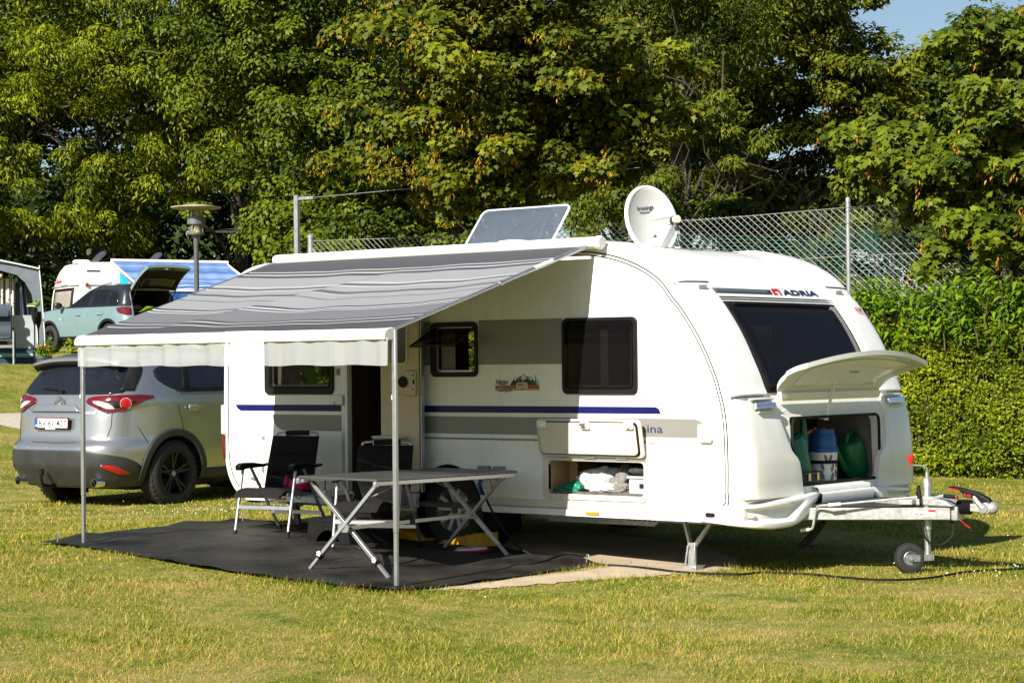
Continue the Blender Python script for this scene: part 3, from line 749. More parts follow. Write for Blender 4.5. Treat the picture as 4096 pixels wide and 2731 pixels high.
for z in (3.62, 2.95): b.tube([(-11 + 16 * k / 20, FY, z - .045 * math.sin(k * math.pi / 20 * 3) ** 2) for k in range(21)], .006, 4, caps=False)
b.tube([(-11.25, FY, 4.36), (-4, FY - .1, 4.40)], .006, 4, caps=False)
b.build("tension_wire", "wire", fe)
b = MB(); dx, dz, z0, z1 = .116, .096, 1.9, 3.60; nz = (z1 - z0) / dz
for k in range(int(15.9 / dx) + 1):
    x = -10.95 + k * dx; w = nz * dx
    for sg in (1, -1):
        xa, xb = x, x + sg * w; za, zb = z0, z1
        for lim, c in ((-10.95, -1), (4.9, 1)):
            if (xb - lim) * c > 0: zb = z0 + (z1 - z0) * (lim - xa) / (xb - xa); xb = lim
        if zb - za < .05: continue
        b.tube([(xa, FY + .004 * sg, za), (xb, FY + .004 * sg, zb)], .0055, 3, caps=False)
o = b.build("wire_mesh", "wire", fe, smooth=False); o["kind"] = "stuff"
setoff((0, 0, 0))
b = MB()
def strand(x0, z0, x1, z1, sag, yy, n=14, w=.010):
    pts = [(x0 + (x1 - x0) * t, yy, z0 + (z1 - z0) * t - sag * math.sin(math.pi * t)) for t in np.linspace(0, 1, n)]
    b.tube(pts, w, 3, caps=False)
for k in range(15): strand(-11, 3.42 - k * .05, -4.4, 3.50 - k * .055, .10 + .01 * k, FY + .35)
for k in range(13): strand(-4.4, 3.46 - k * .050, 3.8, 3.02 - k * .022, .05 + .008 * k, FY + .30, w=.008)
for k in range(10): strand(-.9, 3.40 - .03 * k, 3.8, 2.98 - .022 * k, .16 + .004 * k, FY + .24, w=.008)
for k in range(12): strand(-4.6, 2.40 - k * .035, .2, 2.55 - k * .045, .02, FY + .3, w=.008)
for k in range(46): x = -10.5 + k * .31; strand(x, 3.35, x + .05, 2.3, 0, FY + .33, 3, .004)
o = b.build("windbreak_net", "net_green"); tag(o, "sagging green windbreak net behind the chain link fence", "net")

lx, ly = -8.9, 8.52; lz = g(lx, ly)
lp = thing("street_lamp", "grey lamp post with a wide mossy disc on top", "street lamp", (lx, ly, lz)); setoff((lx, ly, 0))
def L_(n, m, prof, **k): b = MB(); b.lathe(prof, (lx, ly, 0), n=28, **k); return b.build(n, m, lp)
L_("post", "lamp_grey", [(.036, lz - .2), (.036, 3.05), (.042, 3.06), (.042, 3.15), (.06, 3.18), (.06, 3.20)])
L_("lamp_base", "lamp_grey", [(.02, 3.19), (.115, 3.20), (.122, 3.21), (.122, 3.23), (.02, 3.235)])
L_("lamp_bulb", "lamp_cream", [(.066, 3.235), (.066, 3.25), (.04, 3.285), (.03, 3.30), (.03, 3.40), (.002, 3.41)])
L_("lamp_glass", "lamp_glass", [(.087, 3.235), (.087, 3.585)], caps=False)
L_("shade_ring", "lamp_grey", [(.126, 3.355), (.131, 3.355), (.131, 3.462), (.126, 3.462), (.126, 3.355)], caps=False)
L_("lamp_shade", "lamp_disc", [(.02, 3.565), (.355, 3.590), (.370, 3.598), (.370, 3.612), (.25, 3.628), (.13, 3.645), (.002, 3.65)])
for k in range(4):
    a = R(20 + 90 * k); b = MB(); b.cyl((lx + .108 * math.cos(a), ly + .108 * math.sin(a), 3.22), (lx + .108 * math.cos(a), ly + .108 * math.sin(a), 3.66), .009, n=8); b.build("rod", "lamp_grey", lp)
setoff((0, 0, 0))
# ================================================================ THE CARAVAN
CW = 2.46
cv = thing("caravan", "big white touring caravan with front locker open, under the grey striped awning", "caravan", (3.3, 1.23, g(3.3, .1)))
setoff(cv.location)
side = lambda y0: (lambda a, b, t: (a, y0 + t, b))
# outline of the side (x, z): bottom front, up the nose, over the roof, down the tail
PROF = [(5.70, .392), (5.845, .50), (5.850, .605), (5.853, .80), (5.848, 1.00), (5.838, 1.115), (5.822, 1.21), (5.795, 1.30), (5.765, 1.40), (5.678, 1.589), (5.583, 1.75), (5.46, 1.915),
        (5.405, 1.97), (5.32, 2.075), (5.22, 2.155), (5.08, 2.228), (4.92, 2.285), (4.75, 2.322), (4.55, 2.340), (4.2, 2.350), (3.4, 2.356), (2.4, 2.356), (1.6, 2.35), (1.25, 2.338),
        (1.05, 2.298), (.93, 2.225), (.86, 2.11), (.825, 1.95), (.808, 1.80), (.795, 1.55), (.788, 1.30), (.786, 1.05), (.79, .80), (.812, .65), (.86, .54), (.94, .45), (1.05, .395)]
def catm(pts, sub):
    out = []; P = np.array(pts, float)
    for i in range(len(P) - 1):
        p0, p1, p2, p3 = P[max(i - 1, 0)], P[i], P[i + 1], P[min(i + 2, len(P) - 1)]
        for k in range(sub):
            t = k / sub
            out.append(tuple(.5 * ((2 * p1) + (-p0 + p2) * t + (2 * p0 - 5 * p1 + 4 * p2 - p3) * t * t + (-p0 + 3 * p1 - 3 * p2 + p3) * t ** 3)))
    return out + [tuple(P[-1])]
SUB = 2
def smooth_curve(x, y):
    """monotone smooth curve through points"""
    h = np.diff(x); d = np.diff(y) / h; m = np.zeros(len(x)); m[0], m[-1] = d[0], d[-1]
    for i in range(1, len(x) - 1):
        if d[i - 1] * d[i] > 0: w1, w2 = 2 * h[i] + h[i - 1], h[i] + 2 * h[i - 1]; m[i] = (w1 + w2) / (w1 / d[i - 1] + w2 / d[i])
    def f(t):
        i = int(np.clip(np.searchsorted(x, t) - 1, 0, len(x) - 2)); q = (t - x[i]) / h[i]
        return ((1 + 2 * q) * (1 - q) ** 2 * y[i] + q * (1 - q) ** 2 * h[i] * m[i] + q * q * (3 - 2 * q) * y[i + 1] + q * q * (q - 1) * h[i] * m[i + 1])
    return f
PR = catm(PROF, SUB); NP = len(PR)
PN = []
for i in range(NP):
    a, c = np.array(PR[max(i - 1, 0)]), np.array(PR[min(i + 1, NP - 1)]); t = (c - a) / np.linalg.norm(c - a); PN.append((t[1], -t[0]))
def hcurve(y):
    y = min(y, CW - y)
    return float(np.interp(y, [0, .012, .03, .05, .08, .12, .2, .3, .5, .8, 1.23], [0, .34, .55, .66, .76, .83, .89, .93, .965, .99, 1]))
def depth(i):
    x, z = PR[i]
    if i < 3: return .02 + .02 * i
    if x > 4.6: return .05 + .10 * (1 - float(sm(.7, 1.5, z))) if z < 2.1 else .045
    if x < 1.1 and z < 2.2: return .05
    return .035
def skin(i, y, lift=0.0):
    """point of the moulded shell at profile step i (may be fractional) and across-position y"""
    k = int(min(max(math.floor(i), 0), NP - 2)); t = i - k
    out = []
    for j in (k, k + 1):
        d = depth(j) * hcurve(y) + lift; out.append((PR[j][0] + PN[j][0] * d, PR[j][1] + PN[j][1] * d))
    return (out[0][0] * (1 - t) + out[1][0] * t, y, out[0][1] * (1 - t) + out[1][1] * t)
def front_i(z):
    """profile step on the nose where the shell centre reaches height z"""
    for i in range(NP - 1):
        z0, z1 = PR[i][1], PR[i + 1][1]
        if z0 <= z <= z1: return i + (z - z0) / (z1 - z0 + 1e-9)
    return 0
def rear_i(z):
    for i in range(NP - 2, 0, -1):
        z0, z1 = PR[i + 1][1], PR[i][1]
        if z0 <= z <= z1: return i + (z1 - z) / (z1 - z0 + 1e-9)
    return NP - 2
def fskin(y, z, lift=0.0): return skin(front_i(z), y, lift)
YS = [0, .006, .012, .03, .05, .08, .12, .2, .3, .41, .58, .8, .95, 1.23, 1.5, 1.66, 1.88, 2.05, 2.16, 2.26, 2.34, 2.38, 2.41, 2.43, 2.448, 2.454, 2.46]
iL0, iL1 = PROF.index((5.850, .605)) * SUB, PROF.index((5.838, 1.115)) * SUB
iR0, iR1 = PROF.index((.808, 1.80)) * SUB, PROF.index((.788, 1.30)) * SUB
def keep(i, j):
    if iL0 <= i < iL1 and .58 <= YS[j] < 1.88: return False        # front locker opening
    if front_i(1.285) <= i and i + 1 <= front_i(1.885) and .58 <= YS[j] < 1.88: return False   # front window opening
    if iR0 <= i < iR1 and .95 <= YS[j] < 1.66: return False        # rear window opening
    return True
b = MB(); b.grid(lambda u, v: skin(round(u * (NP - 1)), YS[round(v * (len(YS) - 1))]), NP - 1, len(YS) - 1, keep)
b.build("shell", "caravan_white", cv, sharp=50)

def arch(cx, cz, r, a0=0, a1=180, n=18): return [(cx + r * math.cos(R(a0 + (a1 - a0) * k / n)), cz + r * math.sin(R(a0 + (a1 - a0) * k / n))) for k in range(n + 1)]
WX, WZ, WR = 3.29, .385, .345
outer = [p for p in PR]
# wheel arch cut into the lower edge (the outline is listed front to tail along the top, so the bottom runs tail to front)
bottom = [(1.2, .392), (WX - WR, .392)] + [(WX - WR * math.cos(R(180 * k / 20)), .395 + WR * math.sin(R(180 * k / 20))) for k in range(21)] + [(WX + WR, .392), (5.0, .392)]
NEAR = outer + bottom
HAT = rrect(4.258, 5.125, .548, .790, .03)
SW = rrect(3.165, 3.565, 1.445, 1.79, .03); BW = rrect(4.445, 5.035, 1.33, 1.80, .03); RW = rrect(1.36, 2.03, 1.335, 1.80, .03)
DOOR = rrect(2.225, 2.70, .47, 2.0, .05)
b = MB(); b.holed(NEAR, [HAT, SW, BW, RW, DOOR], side(0.0), 0.0, .03); b.build("side_wall", "caravan_white", cv, smooth=False)
FW1 = rrect(1.18, 1.95, 1.33, 1.80, .04); FW2 = rrect(4.0, 4.7, 1.33, 1.80, .04)
b = MB(); b.holed(outer, [FW1, FW2], side(CW), -.03, 0.0); b.build("side_wall", "caravan_white", cv, smooth=False)
b = MB(); b.box(.95, 5.6, .035, CW - .035, .40, .44); b.build("floor_pan", "steel_dark", cv)
for bx in ((2.2, 2.24, .05, 1.4, .45, 2.1), (2.70, 2.74, .05, .9, .45, 2.1), (2.74, 4.1, 2.0, 2.40, .45, 1.2), (4.15, 4.19, .05, 1.2, .45, 1.25), (5.32, 5.36, .05, 2.41, .45, 1.22), (1.1, 2.1, 1.7, 2.4, .45, 1.25), (2.3, 2.9, 2.05, 2.09, .45, 1.1)):
    b = MB(); b.box(*bx); b.build("furniture", "interior_brown", cv)
b = MB(); b.box(1.15, 4.85, .04, 2.42, 2.18, 2.20); b.build("ceiling", "interior_dark", cv)
# blinds behind panes
b = MB()
for x0, x1 in ((1.37, 1.62), (3.17, 3.30), (4.47, 4.52), (4.70, 4.76), (4.97, 5.03)):
    n = 9; b.grid(lambda u, v: (x0 + (x1 - x0) * u, .06 + .012 * ((round(u * n)) % 2), 1.335 + .45 * v), n, 1)
b.build("curtain", "curtain_grey", cv, smooth=False)
for y0, y1 in ((1.78, 1.98), (.50, .60)):
    b = MB(); b.grid(lambda u, v: (5.60 - .34 * v + .02 * math.sin(u * 30), y0 + (y1 - y0) * u, 1.27 + .58 * v), 20, 4); b.build("curtain", "rose_curtain", cv, sharp=180)
b = MB(); b.grid(lambda u, v: (5.22 - .02 * v, .25 + 1.9 * u, 1.18 + .34 * v - .06 * abs(math.sin(u * 6.3))), 20, 4); b.build("cushion", "cushion_grey", cv, solid=.10)

# decals: thin printed film on the wall
def film(poly, m, name, y=0.0, t=.003): b = MB(); b.prism(poly, side(y), -t, -.0004); return b.build(name, m, cv, smooth=False)
film([(.925, 1.184), (2.165, 1.188), (2.165, 1.135), (.985, 1.133), (.95, 1.15)], "stripe_blue", "stripe_band")
film([(2.76, 1.187), (5.225, 1.189), (5.255, 1.175), (5.272, 1.14), (2.76, 1.135)], "stripe_blue", "stripe_band")
film([(1.368, 1.104)] + [(1.368 + .135 * (1 - math.cos(R(90 * k / 6))), 1.104 - .129 * math.sin(R(90 * k / 6))) for k in range(1, 7)] + [(2.165, .975), (2.165, 1.106)], "stripe_grey", "stripe_band")
film([(2.76, 1.106), (5.54, 1.107), (5.59, 1.10), (5.635, 1.075), (5.635, .975), (2.76, .974)], "stripe_grey", "stripe_band")
film([(2.76, .943), (5.13, .945), (5.14, .931), (2.76, .929)], "stripe_olive", "stripe_band")
film([(2.76, 1.836), (3.118, 1.836), (3.115, 1.498), (2.76, 1.498)], "stripe_grey", "stripe_band")
film([(3.600, 1.836), (4.400, 1.836), (4.400, 1.500), (3.594, 1.500)], "stripe_grey", "stripe_band")
lettering("pina", lambda a, c: (5.093 + .195 * a, -.0055, .985 + .075 * c), "print_navy", cv)
lettering("563", lambda a, c: (5.160 + .062 * a, -.0035, .918 + .028 * c), "stripe_olive", cv, offset=.02)
lettering("LU", lambda a, c: (5.227 + .042 * a, -.0035, .918 + .028 * c), "stripe_olive", cv)
# sticker: mountains, little camper, two trees and script lettering
sx, sz, sw, sh = 3.758, 1.303, .42, .125
def stk(pts, m, t, name="sticker_print"):
    b = MB(); b.prism([(sx + sw * (p - 555) / 1175, sz + sh * (1090 - q) / 410) for p, q in pts], side(0), -.003 - t, -.0008 - t); return b.build(name, m, cv, smooth=False)
stk([(1140, 850), (1160, 760), (1180, 780), (1230, 725), (1290, 790), (1330, 860)], "print_slate", .0002); stk([(1390, 860), (1390, 770), (1425, 735), (1470, 785), (1470, 860)], "print_slate", .0002)
stk([(945, 965), (1090, 745), (1190, 865), (1322, 680), (1440, 830), (1500, 740), (1640, 910), (1640, 965)], "print_black", .0006)
for q in ([(1045, 815), (1090, 752), (1140, 812), (1100, 860), (1080, 825)], [(1240, 815), (1322, 690), (1400, 790), (1350, 810), (1300, 855), (1290, 800)], [(1450, 815), (1500, 748), (1555, 810), (1525, 865), (1500, 820)]): stk(q, "towel_white", .001)
stk([(555, 965), (1730, 955), (1730, 1000), (555, 1005)], "print_rust", .0010); stk([(555, 1005), (1730, 1000), (1730, 1045), (555, 1048)], "print_red", .0010)
stk([(555, 1048), (1730, 1045), (1730, 1066), (555, 1070)], "print_yellow", .0010); stk([(555, 1070), (1730, 1066), (1730, 1080), (555, 1088)], "tent_teal", .0010)
stk([(1118, 1040), (1118, 925), (1150, 885), (1400, 885), (1435, 915), (1438, 1040)], "print_tan", .0014)
for p in (1175, 1245): stk([(p, 915), (p + 38, 915), (p + 38, 970), (p, 970)], "print_black", .0018)
stk([(1275, 1075), (1275, 1035), (1315, 1035), (1315, 1075)], "print_slate", .0018); stk([(1270, 882), (1290, 865), (1310, 865), (1320, 882)], "print_tan", .0014)
stk([(985, 985), (1000, 955), (1035, 938), (1070, 955), (1080, 985)], "print_green", .0014); stk([(1487, 1026), (1520, 992), (1558, 1026)], "print_green", .0014)
stk([(1612, 965), (1638, 690), (1665, 965)], "print_green", .0014); stk([(1685, 960), (1697, 800), (1713, 960)], "print_green", .0014); stk([(1540, 915), (1550, 880), (1580, 880), (1595, 915), (1568, 950)], "print_green", .0014)
for w, x0, x1, z0, z1 in (("Happy", 572, 920, 985, 800), ("Camper", 620, 1040, 1150, 975)):
    fz = lambda a, c, e=0: (sx + sw * (x0 + (x1 - x0) * a - 555) / 1175, -.0052 - e, sz + sh * (1090 - z0 - (z1 - z0) * c) / 410)
    lettering(w, lambda a, c: fz(a, c), "towel_white", cv, shear=.3, offset=.055); lettering(w, lambda a, c: fz(a, c, .0008), "print_black", cv, shear=.3, offset=.012)

# windows
def window(x0, x1, z0, z1, hole, pane, gl="pane", tilt=0.0, hinge=True):
    f = MB(); f.holed(rrect(x0, x1, z0, z1, .045), [hole], side(0), -.020, .012); fo = f.build("window", "black_plastic", cv, bevel=.006)
    p = MB(); hx0, hx1 = min(q[0] for q in hole), max(q[0] for q in hole); hz0, hz1 = min(q[1] for q in hole), max(q[1] for q in hole)
    if pane: p.prism(rrect(hx0 - .012, hx1 + .012, hz0 - .012, hz1 + .012, .03), side(0), -.027, -.0215); p.build("pane", gl, fo)
    r = MB(); r.holed(rrect(hx0 - .004, hx1 + .004, hz0 - .004, hz1 + .004, .03), [rrect(hx0 + .014, hx1 - .014, hz0 + .014, hz1 - .014, .02)], side(0), .006, .016); r.build("rim", "alu_satin", fo)
    return fo
wb = window(4.404, 5.076, 1.278, 1.835, BW, True, "pane_dark")
h = MB(); h.tube([(5.012, .02, 1.345), (5.012, .02, 1.70)], .007, 8); h.box(5.0, 5.024, .012, .03, 1.36, 1.42); h.build("stay", "alu_satin", wb)
ws = window(3.121, 3.590, 1.408, 1.828, SW, False)
p = MB(); p.add([(3.15, -.016, 1.776), (3.56, -.016, 1.776), (3.595, -.285, 1.646), (3.15, -.285, 1.644)], [(0, 1, 2, 3)]); p.build("pane", "pane_dark", ws, solid=.012)
p = MB(); p.tube([(3.56, -.016, 1.776), (3.595, -.285, 1.646), (3.15, -.285, 1.644), (3.15, -.016, 1.776)], .008, 6); p.tube([(3.54, -.01, 1.62), (3.57, -.19, 1.695)], .006, 6); p.build("pane_edge", "black_plastic", ws)
wr = window(1.288, 2.073, 1.27, 1.86, RW, True, "pane")
# far panes and rear pane
for hole in (FW1, FW2):
    f = MB(); f.prism(hole, side(CW), -.012, -.006); f.build("window", "pane", cv)
b = MB(); i0 = iR1; b.add([(.76, .93, 1.29), (.76, 1.68, 1.29), (.778, 1.68, 1.815), (.778, .93, 1.815)], [(0, 1, 2, 3)]); b.build("window", "pane", cv, solid=.008)

# doorway, open door swung flat against the wall, bin and lock on its inner face
b = MB(); b.holed(rrect(2.165, 2.745, .43, 2.05, .06), [DOOR], side(0), -.016, .05); b.build("door_frame", "alu_satin", cv, bevel=.004)
b = MB(); b.box(2.215, 2.245, -.03, .02, .48, 1.98); b.build("door_jamb", "panel_white", cv)
b = MB(); b.box(2.25, 2.70, .03, .65, .45, .47); b.build("door_step", "interior_dark", cv)
DY = -.10
DO = rrect(2.690, 3.085, .52, 2.0, .03); DH = rrect(2.80, 2.965, 1.52, 1.90, .03)
b = MB(); b.holed(DO, [DH], side(DY), -.018, .018); dr = b.build("door", "beige_liner", cv, bevel=.008)
b = MB(); b.prism(DH, side(DY), -.006, .006); b.build("door_window", "car_glass", dr)
b = MB(); b.holed(rrect(2.683, 3.092, .513, 2.007, .034), [rrect(2.692, 3.083, .522, 1.998, .03)], side(DY), -.004, .026); b.build("seal", "black_rubber", dr)
b = MB(); b.box(3.0935, 3.103, DY - .006, DY + .03, .52, 2.0); b.build("edge_strip", "alu_satin", dr)
b = MB(); b.holed(rrect(2.785, 2.98, 1.505, 1.915, .035), [DH], side(DY), -.030, -.0185); b.build("window_surround", "cream_plastic", dr, bevel=.004)
b = MB(); b.prism(rrect(2.955, 3.072, 1.262, 1.462, .012), side(DY), -.048, -.0185); b.build("lock_plate", "beige_liner", dr, bevel=.010)
b = MB(); b.lathe([(.042, 0), (.045, .012), (.040, .022), (.028, .024), (.026, .016), (.002, .016)], (2.958, DY - .046, 1.372), (0, -1, 0)); b.box(2.89, 2.955, DY - .066, DY - .052, 1.360, 1.384); b.box(3.055, 3.07, DY - .052, DY - .0485, 1.355, 1.39)
for z in (1.315, 1.425): b.lathe([(.007, 0), (.007, .004), (.001, .004)], (3.056, DY - .048, z), (0, -1, 0), n=8)
b.build("lock_handle", "black_plastic", dr)
b = MB(); b.box(2.70, 2.965, DY - .13, DY - .019, .66, .93); b.box(2.692, 2.973, DY - .138, DY - .019, .935, .955); b.build("door_bin", "cream_plastic", dr, bevel=.012)
b = MB(); b.prism(rrect(2.055, 2.20, 1.187, 1.266, .008), side(0), -.045, -.017); b.lathe([(.013, 0), (.013, .02), (.001, .022)], (2.115, -.045, 1.20), (0, -1, 0), n=12); b.build("door_catch", "panel_white", cv, bevel=.006)
b = MB(); b.box(2.100, 2.136, -.006, -.0005, 1.425, 1.48); b.build("switch_label", "stripe_grey", cv); b = MB(); b.lathe([(.013, 0), (.012, .004), (.001, .004)], (2.118, -.006, 1.452), (0, -1, 0), n=14); b.build("switch_button", "red_plastic", cv)

# lower rails, lamps, small fittings on the side
for x0, x1 in ((1.06, WX - WR - .06), (WX + WR + .02, 5.62)):
    b = MB(); b.box(x0, x1, -.014, .0, .445, .498); b.build("rail", "cream_plastic", cv, bevel=.004)
    b = MB(); b.box(x0, x1, -.022, .03, .388, .436); b.box(x0, x1, -.017, 0, .4385, .4425); b.build("skirt", "caravan_white", cv, bevel=.005)
b = MB(); b.box(1.06, 5.62, -.0185, -.0135, .4362, .4384); b.build("rail_groove", "black_rubber", cv)
for x0 in (1.415, 4.617): b = MB(); b.box(x0, x0 + .12, -.034, -.0215, .404, .426); b.build("side_marker", "amber", cv, bevel=.004)
b = MB()
arc = [(WX + .385 * math.cos(R(a)), .40 + .385 * math.sin(R(a))) for a in range(-2, 183, 8)]; inn = [(WX + .335 * math.cos(R(a)), .40 + .335 * math.sin(R(a))) for a in range(182, -3, -8)]
b.prism(arc + inn, side(0), -.020, .0); b.build("wheel_arch", "caravan_white", cv, bevel=.008)
b = MB(); b.box(WX - .43, WX - .34, -.04, .04, .385, .455); b.build("mud_flap", "panel_white", cv, bevel=.012)
b = MB(); b.lathe([(.36, .0), (.36, .38)], (WX, .02, .395), (0, 1, 0), n=24, caps=False); b.add([(WX - .4, .38, .2), (WX + .4, .38, .2), (WX + .4, .38, .8), (WX - .4, .38, .8)], [(0, 1, 2, 3)]); b.build("wheel_well", "black_rubber", cv)
# seam lines of the moulded front and rear
b = MB(); k0, k1 = 1, PROF.index((4.2, 2.350)) * SUB
b.tube([(PR[i][0] - PN[i][0] * .022, -.0015, PR[i][1] - PN[i][1] * .022) for i in range(k0, k1)], .0048, 5); b.build("seam", "black_rubber", cv); b = MB(); b.tube([(PR[i][0] - PN[i][0] * .046, -.0015, PR[i][1] - PN[i][1] * .046) for i in range(k0, k1)], .0042, 5); b.build("seam", "black_rubber", cv); b = MB()
k0, k1 = PROF.index((1.25, 2.338)) * SUB, NP - 1
b.tube([(PR[i][0] - PN[i][0] * .05, -.0015, PR[i][1] - PN[i][1] * .05) for i in range(k0, k1)], .0045, 5)
b.build("seam", "black_rubber", cv)
for z_, y_ in ((2.03, .40), (1.235, .34)):
    for mir in (False, True):
        b = MB(); b.tube([skin(front_i(z_), CW - y if mir else y, .0325) for y in np.linspace(.004, y_, 9)], .0042, 4); b.build("seam", "black_rubber", cv)

# rear lamp cluster at the corner
b = MB(); b.box(.765, .80, -.012, .05, .72, .93); b.build("tail_lamp", "red_lens", cv, bevel=.01)
b = MB(); b.box(.752, .81, -.014, .3, .93, 1.18); b.build("tail_bumper", "caravan_white", cv, bevel=.012)
# service flaps left of the door
b = MB(); b.holed(rrect(1.003, 1.318, .526, .811, .018), [rrect(1.04, 1.285, .60, .775, .008)], side(0), -.012, .002); b.build("service_flap", "cream_plastic", cv, bevel=.004)
b = MB(); b.prism(rrect(1.044, 1.281, .604, .771, .008), side(0), -.006, .002); fl = b.build("service_flap", "panel_white", cv)
b = MB(); b.box(1.255, 1.272, -.022, -.006, .625, .68); b.box(1.12, 1.20, -.022, -.012, .562, .578); b.lathe([(.016, 0), (.016, .012), (.002, .014)], (1.16, -.012, .57), (0, -1, 0), n=10); b.lathe([(.018, 0), (.015, .016), (.002, .018)], (1.259, 0, .912), (0, -1, 0), n=12); b.build("lock_knob", "alu_satin", cv)
for x0, x1 in ((3.59, 3.71), (3.745, 3.85)):
    b = MB(); b.prism([(x0, .638), (x1, .638), (x1, .736), (x0 + .02, .736)], side(0), -.05, 0); b.build("socket_cover", "stripe_grey", cv, bevel=.006)
b = MB(); b.prism(rrect(5.602, 5.712, .955, 1.07, .008), side(0), -.035, 0); b.box(5.612, 5.705, -.03, -.006, .942, .9545); b.build("water_inlet", "panel_white", cv, bevel=.006)
b = MB(); b.tube([(3.65, -.05, .640), (3.66, -.085, .60), (3.68, -.08, .52)], .016, 8); b.build("plug", "blue_plastic", cv)

# side locker with its lid folded up
b = MB(); b.holed(rrect(4.215, 5.150, .508, .806, .035), [HAT], side(0), -.014, .03); b.build("locker_frame", "cream_plastic", cv, bevel=.006)
b = MB()
for k in range(9): b.lathe([(.005, 0), (.004, .003), (.001, .003)], (4.28 + k * .105, -.014, .528), (0, -1, 0), n=6)
b.box(4.30, 5.10, .03, .036, .548, .566); b.build("screw_row", "steel_dark", cv)
b = MB(); b.box(4.24, 5.14, .60, .62, .52, .82); b.box(4.24, 5.14, .03, .6, .525, .545); b.box(5.128, 5.14, .03, .6, .545, .80); b.box(4.24, 5.14, .03, .6, .795, .81); b.build("locker_liner", "interior_dark", cv)
b = MB(); b.box(4.245, 4.262, .035, .6, .546, .794); b.box(4.262, 4.335, .25, .262, .546, .794); b.build("locker_side", "wood_light", cv)
def lidp(a, c, t): return (a, -.022 - .05 * (c - .815) / .28 - t, c)
b = MB(); b.prism(rrect(4.205, 5.150, .822, 1.100, .04), lidp, -.006, .016); lid = b.build("locker_lid", "cream_plastic", cv, bevel=.006)
b = MB(); b.prism(rrect(4.230, 5.125, .836, 1.082, .035), lidp, .0165, .026); b.build("seal", "black_rubber", lid)
b = MB(); b.prism(rrect(4.240, 5.115, .842, 1.074, .035), lidp, .0265, .040); b.build("lid_liner", "cream_plastic", lid, bevel=.006)
for x0, hh in ((4.25, .045), (4.645, .05), (5.035, .045)):
    b = MB(); b.prism(rrect(x0, x0 + .075, 1.075 - hh, 1.085, .008), lidp, .0405, .058); b.lathe([(.016, 0), (.015, .012), (.002, .013)], lidp(x0 + .037, 1.055, .058), (0, -1, 0), n=12); b.build("catch", "white_plastic", lid, bevel=.004)
b = MB(); b.box(4.655, 4.695, -.148, -.1265, 1.05, 1.07); b.build("lock", "steel_dark", lid)
b = MB()
for x0 in (4.32, 4.62, 4.90): b.tube([(x0, -.016, .806), (x0, -.03, .815), (x0 + .09, -.03, .815), (x0 + .09, -.016, .806)], .004, 6)
b.box(4.22, 5.145, -.020, -.0145, .800, .812); b.build("hinge", "alu_satin", cv)

# wheel
b = MB(); b.lathe([(.165, -.085), (.20, -.098), (.275, -.10), (.298, -.082), (.305, -.05), (.305, .05), (.298, .082), (.275, .10), (.20, .098), (.165, .085)], (WX, .135, WZ), (0, -1, 0), n=36, caps=False); wh = b.build("wheel", "tyre", cv)
b = MB(); b.lathe([(.183, -.08), (.183, .075), (.178, .088), (.170, .088), (.160, .03), (.155, -.05), (.02, -.06)], (WX, .135, WZ), (0, -1, 0), n=32, caps=False); b.lathe([(.062, .02), (.060, .062), (.040, .072), (.002, .072)], (WX, .135, WZ), (0, -1, 0), n=18)
for k in range(5):
    for dlt in (-11, 11):
        a = R(90 + 72 * k + dlt); a2 = R(90 + 72 * k + dlt * 1.5)
        b.bar((WX + .05 * math.cos(a), .135 - .055, WZ + .05 * math.sin(a)), (WX + .172 * math.cos(a2), .135 - .072, WZ + .172 * math.sin(a2)), .03, .026, (0, 1, 0))
b.build("rim", "rim_silver", wh, bevel=.003)
b = MB(); b.lathe([(.030, .0725), (.028, .077), (.002, .078)], (WX, .135, WZ), (0, -1, 0), n=14); b.build("hub_cap", "steel_dark", wh)

# front window, gutter rail, front stripe and lettering
def patch(y0, y1, z0, z1, m, name, lift, par, ny=14, nz=6, dy=0.0, kp=None):
    b = MB(); b.grid(lambda u, v: fskin(y0 + (y1 - y0) * v + dy * (1 - u) * (1 if v < .5 else -1), z0 + (z1 - z0) * u, lift), nz, ny, kp); return b.build(name, m, par, solid=.004)
fwn = patch(.44, 2.02, 1.262, 1.902, "black_rubber", "front_window", .010, cv, 20, 14, kp=lambda i, j: i < 1 or i > 12 or j < 2 or j > 17)
patch(.475, 1.985, 1.285, 1.880, "pane_front", "pane", .0155, fwn, 20, 14)
b = MB(); b.tube([fskin(y, 1.885, .022) for y in np.linspace(.55, 1.92, 12)], .009, 6); b.build("window_bar", "black_plastic", fwn)
b = MB(); b.tube([fskin(y, 1.932, .012) for y in np.linspace(.425, 2.035, 14)], .0065, 6); b.tube([fskin(y, 1.916, .010) for y in np.linspace(.425, 2.035, 14)], .0035, 6); b.build("gutter_rail", "dark_grey_plastic", cv)
patch(.44, 1.235, 1.972, 2.006, "print_slate", "stripe_band", .004, cv, 10, 2)
lettering("ADRIA", lambda a, c: fskin(1.395 + .52 * a, 1.970 + .042 * c, .006), "print_navy", cv, offset=.045)
b = MB(); b.prism([(0, 0), (0, 1), (.25, 1.1), (.8, 1.1), (1, .8), (1, 0), (.78, 0), (.78, .7), (.55, .8), (.25, .7), (.3, .3), (.55, .1), (.3, 0)], lambda a, c, t: fskin(1.255 + .115 * a, 1.970 + .042 * c, t), .003, .007); b.build("emblem", "print_red", cv, smooth=False)
lettering("KG CAMP", lambda a, c: fskin(2.265 + .10 * a, 1.845 + .030 * c, .036), "print_red", cv, offset=.04); lettering("KOLDING A/S", lambda a, c: fskin(2.275 + .095 * a, 1.825 + .014 * c, .036), "print_red", cv, offset=.02)
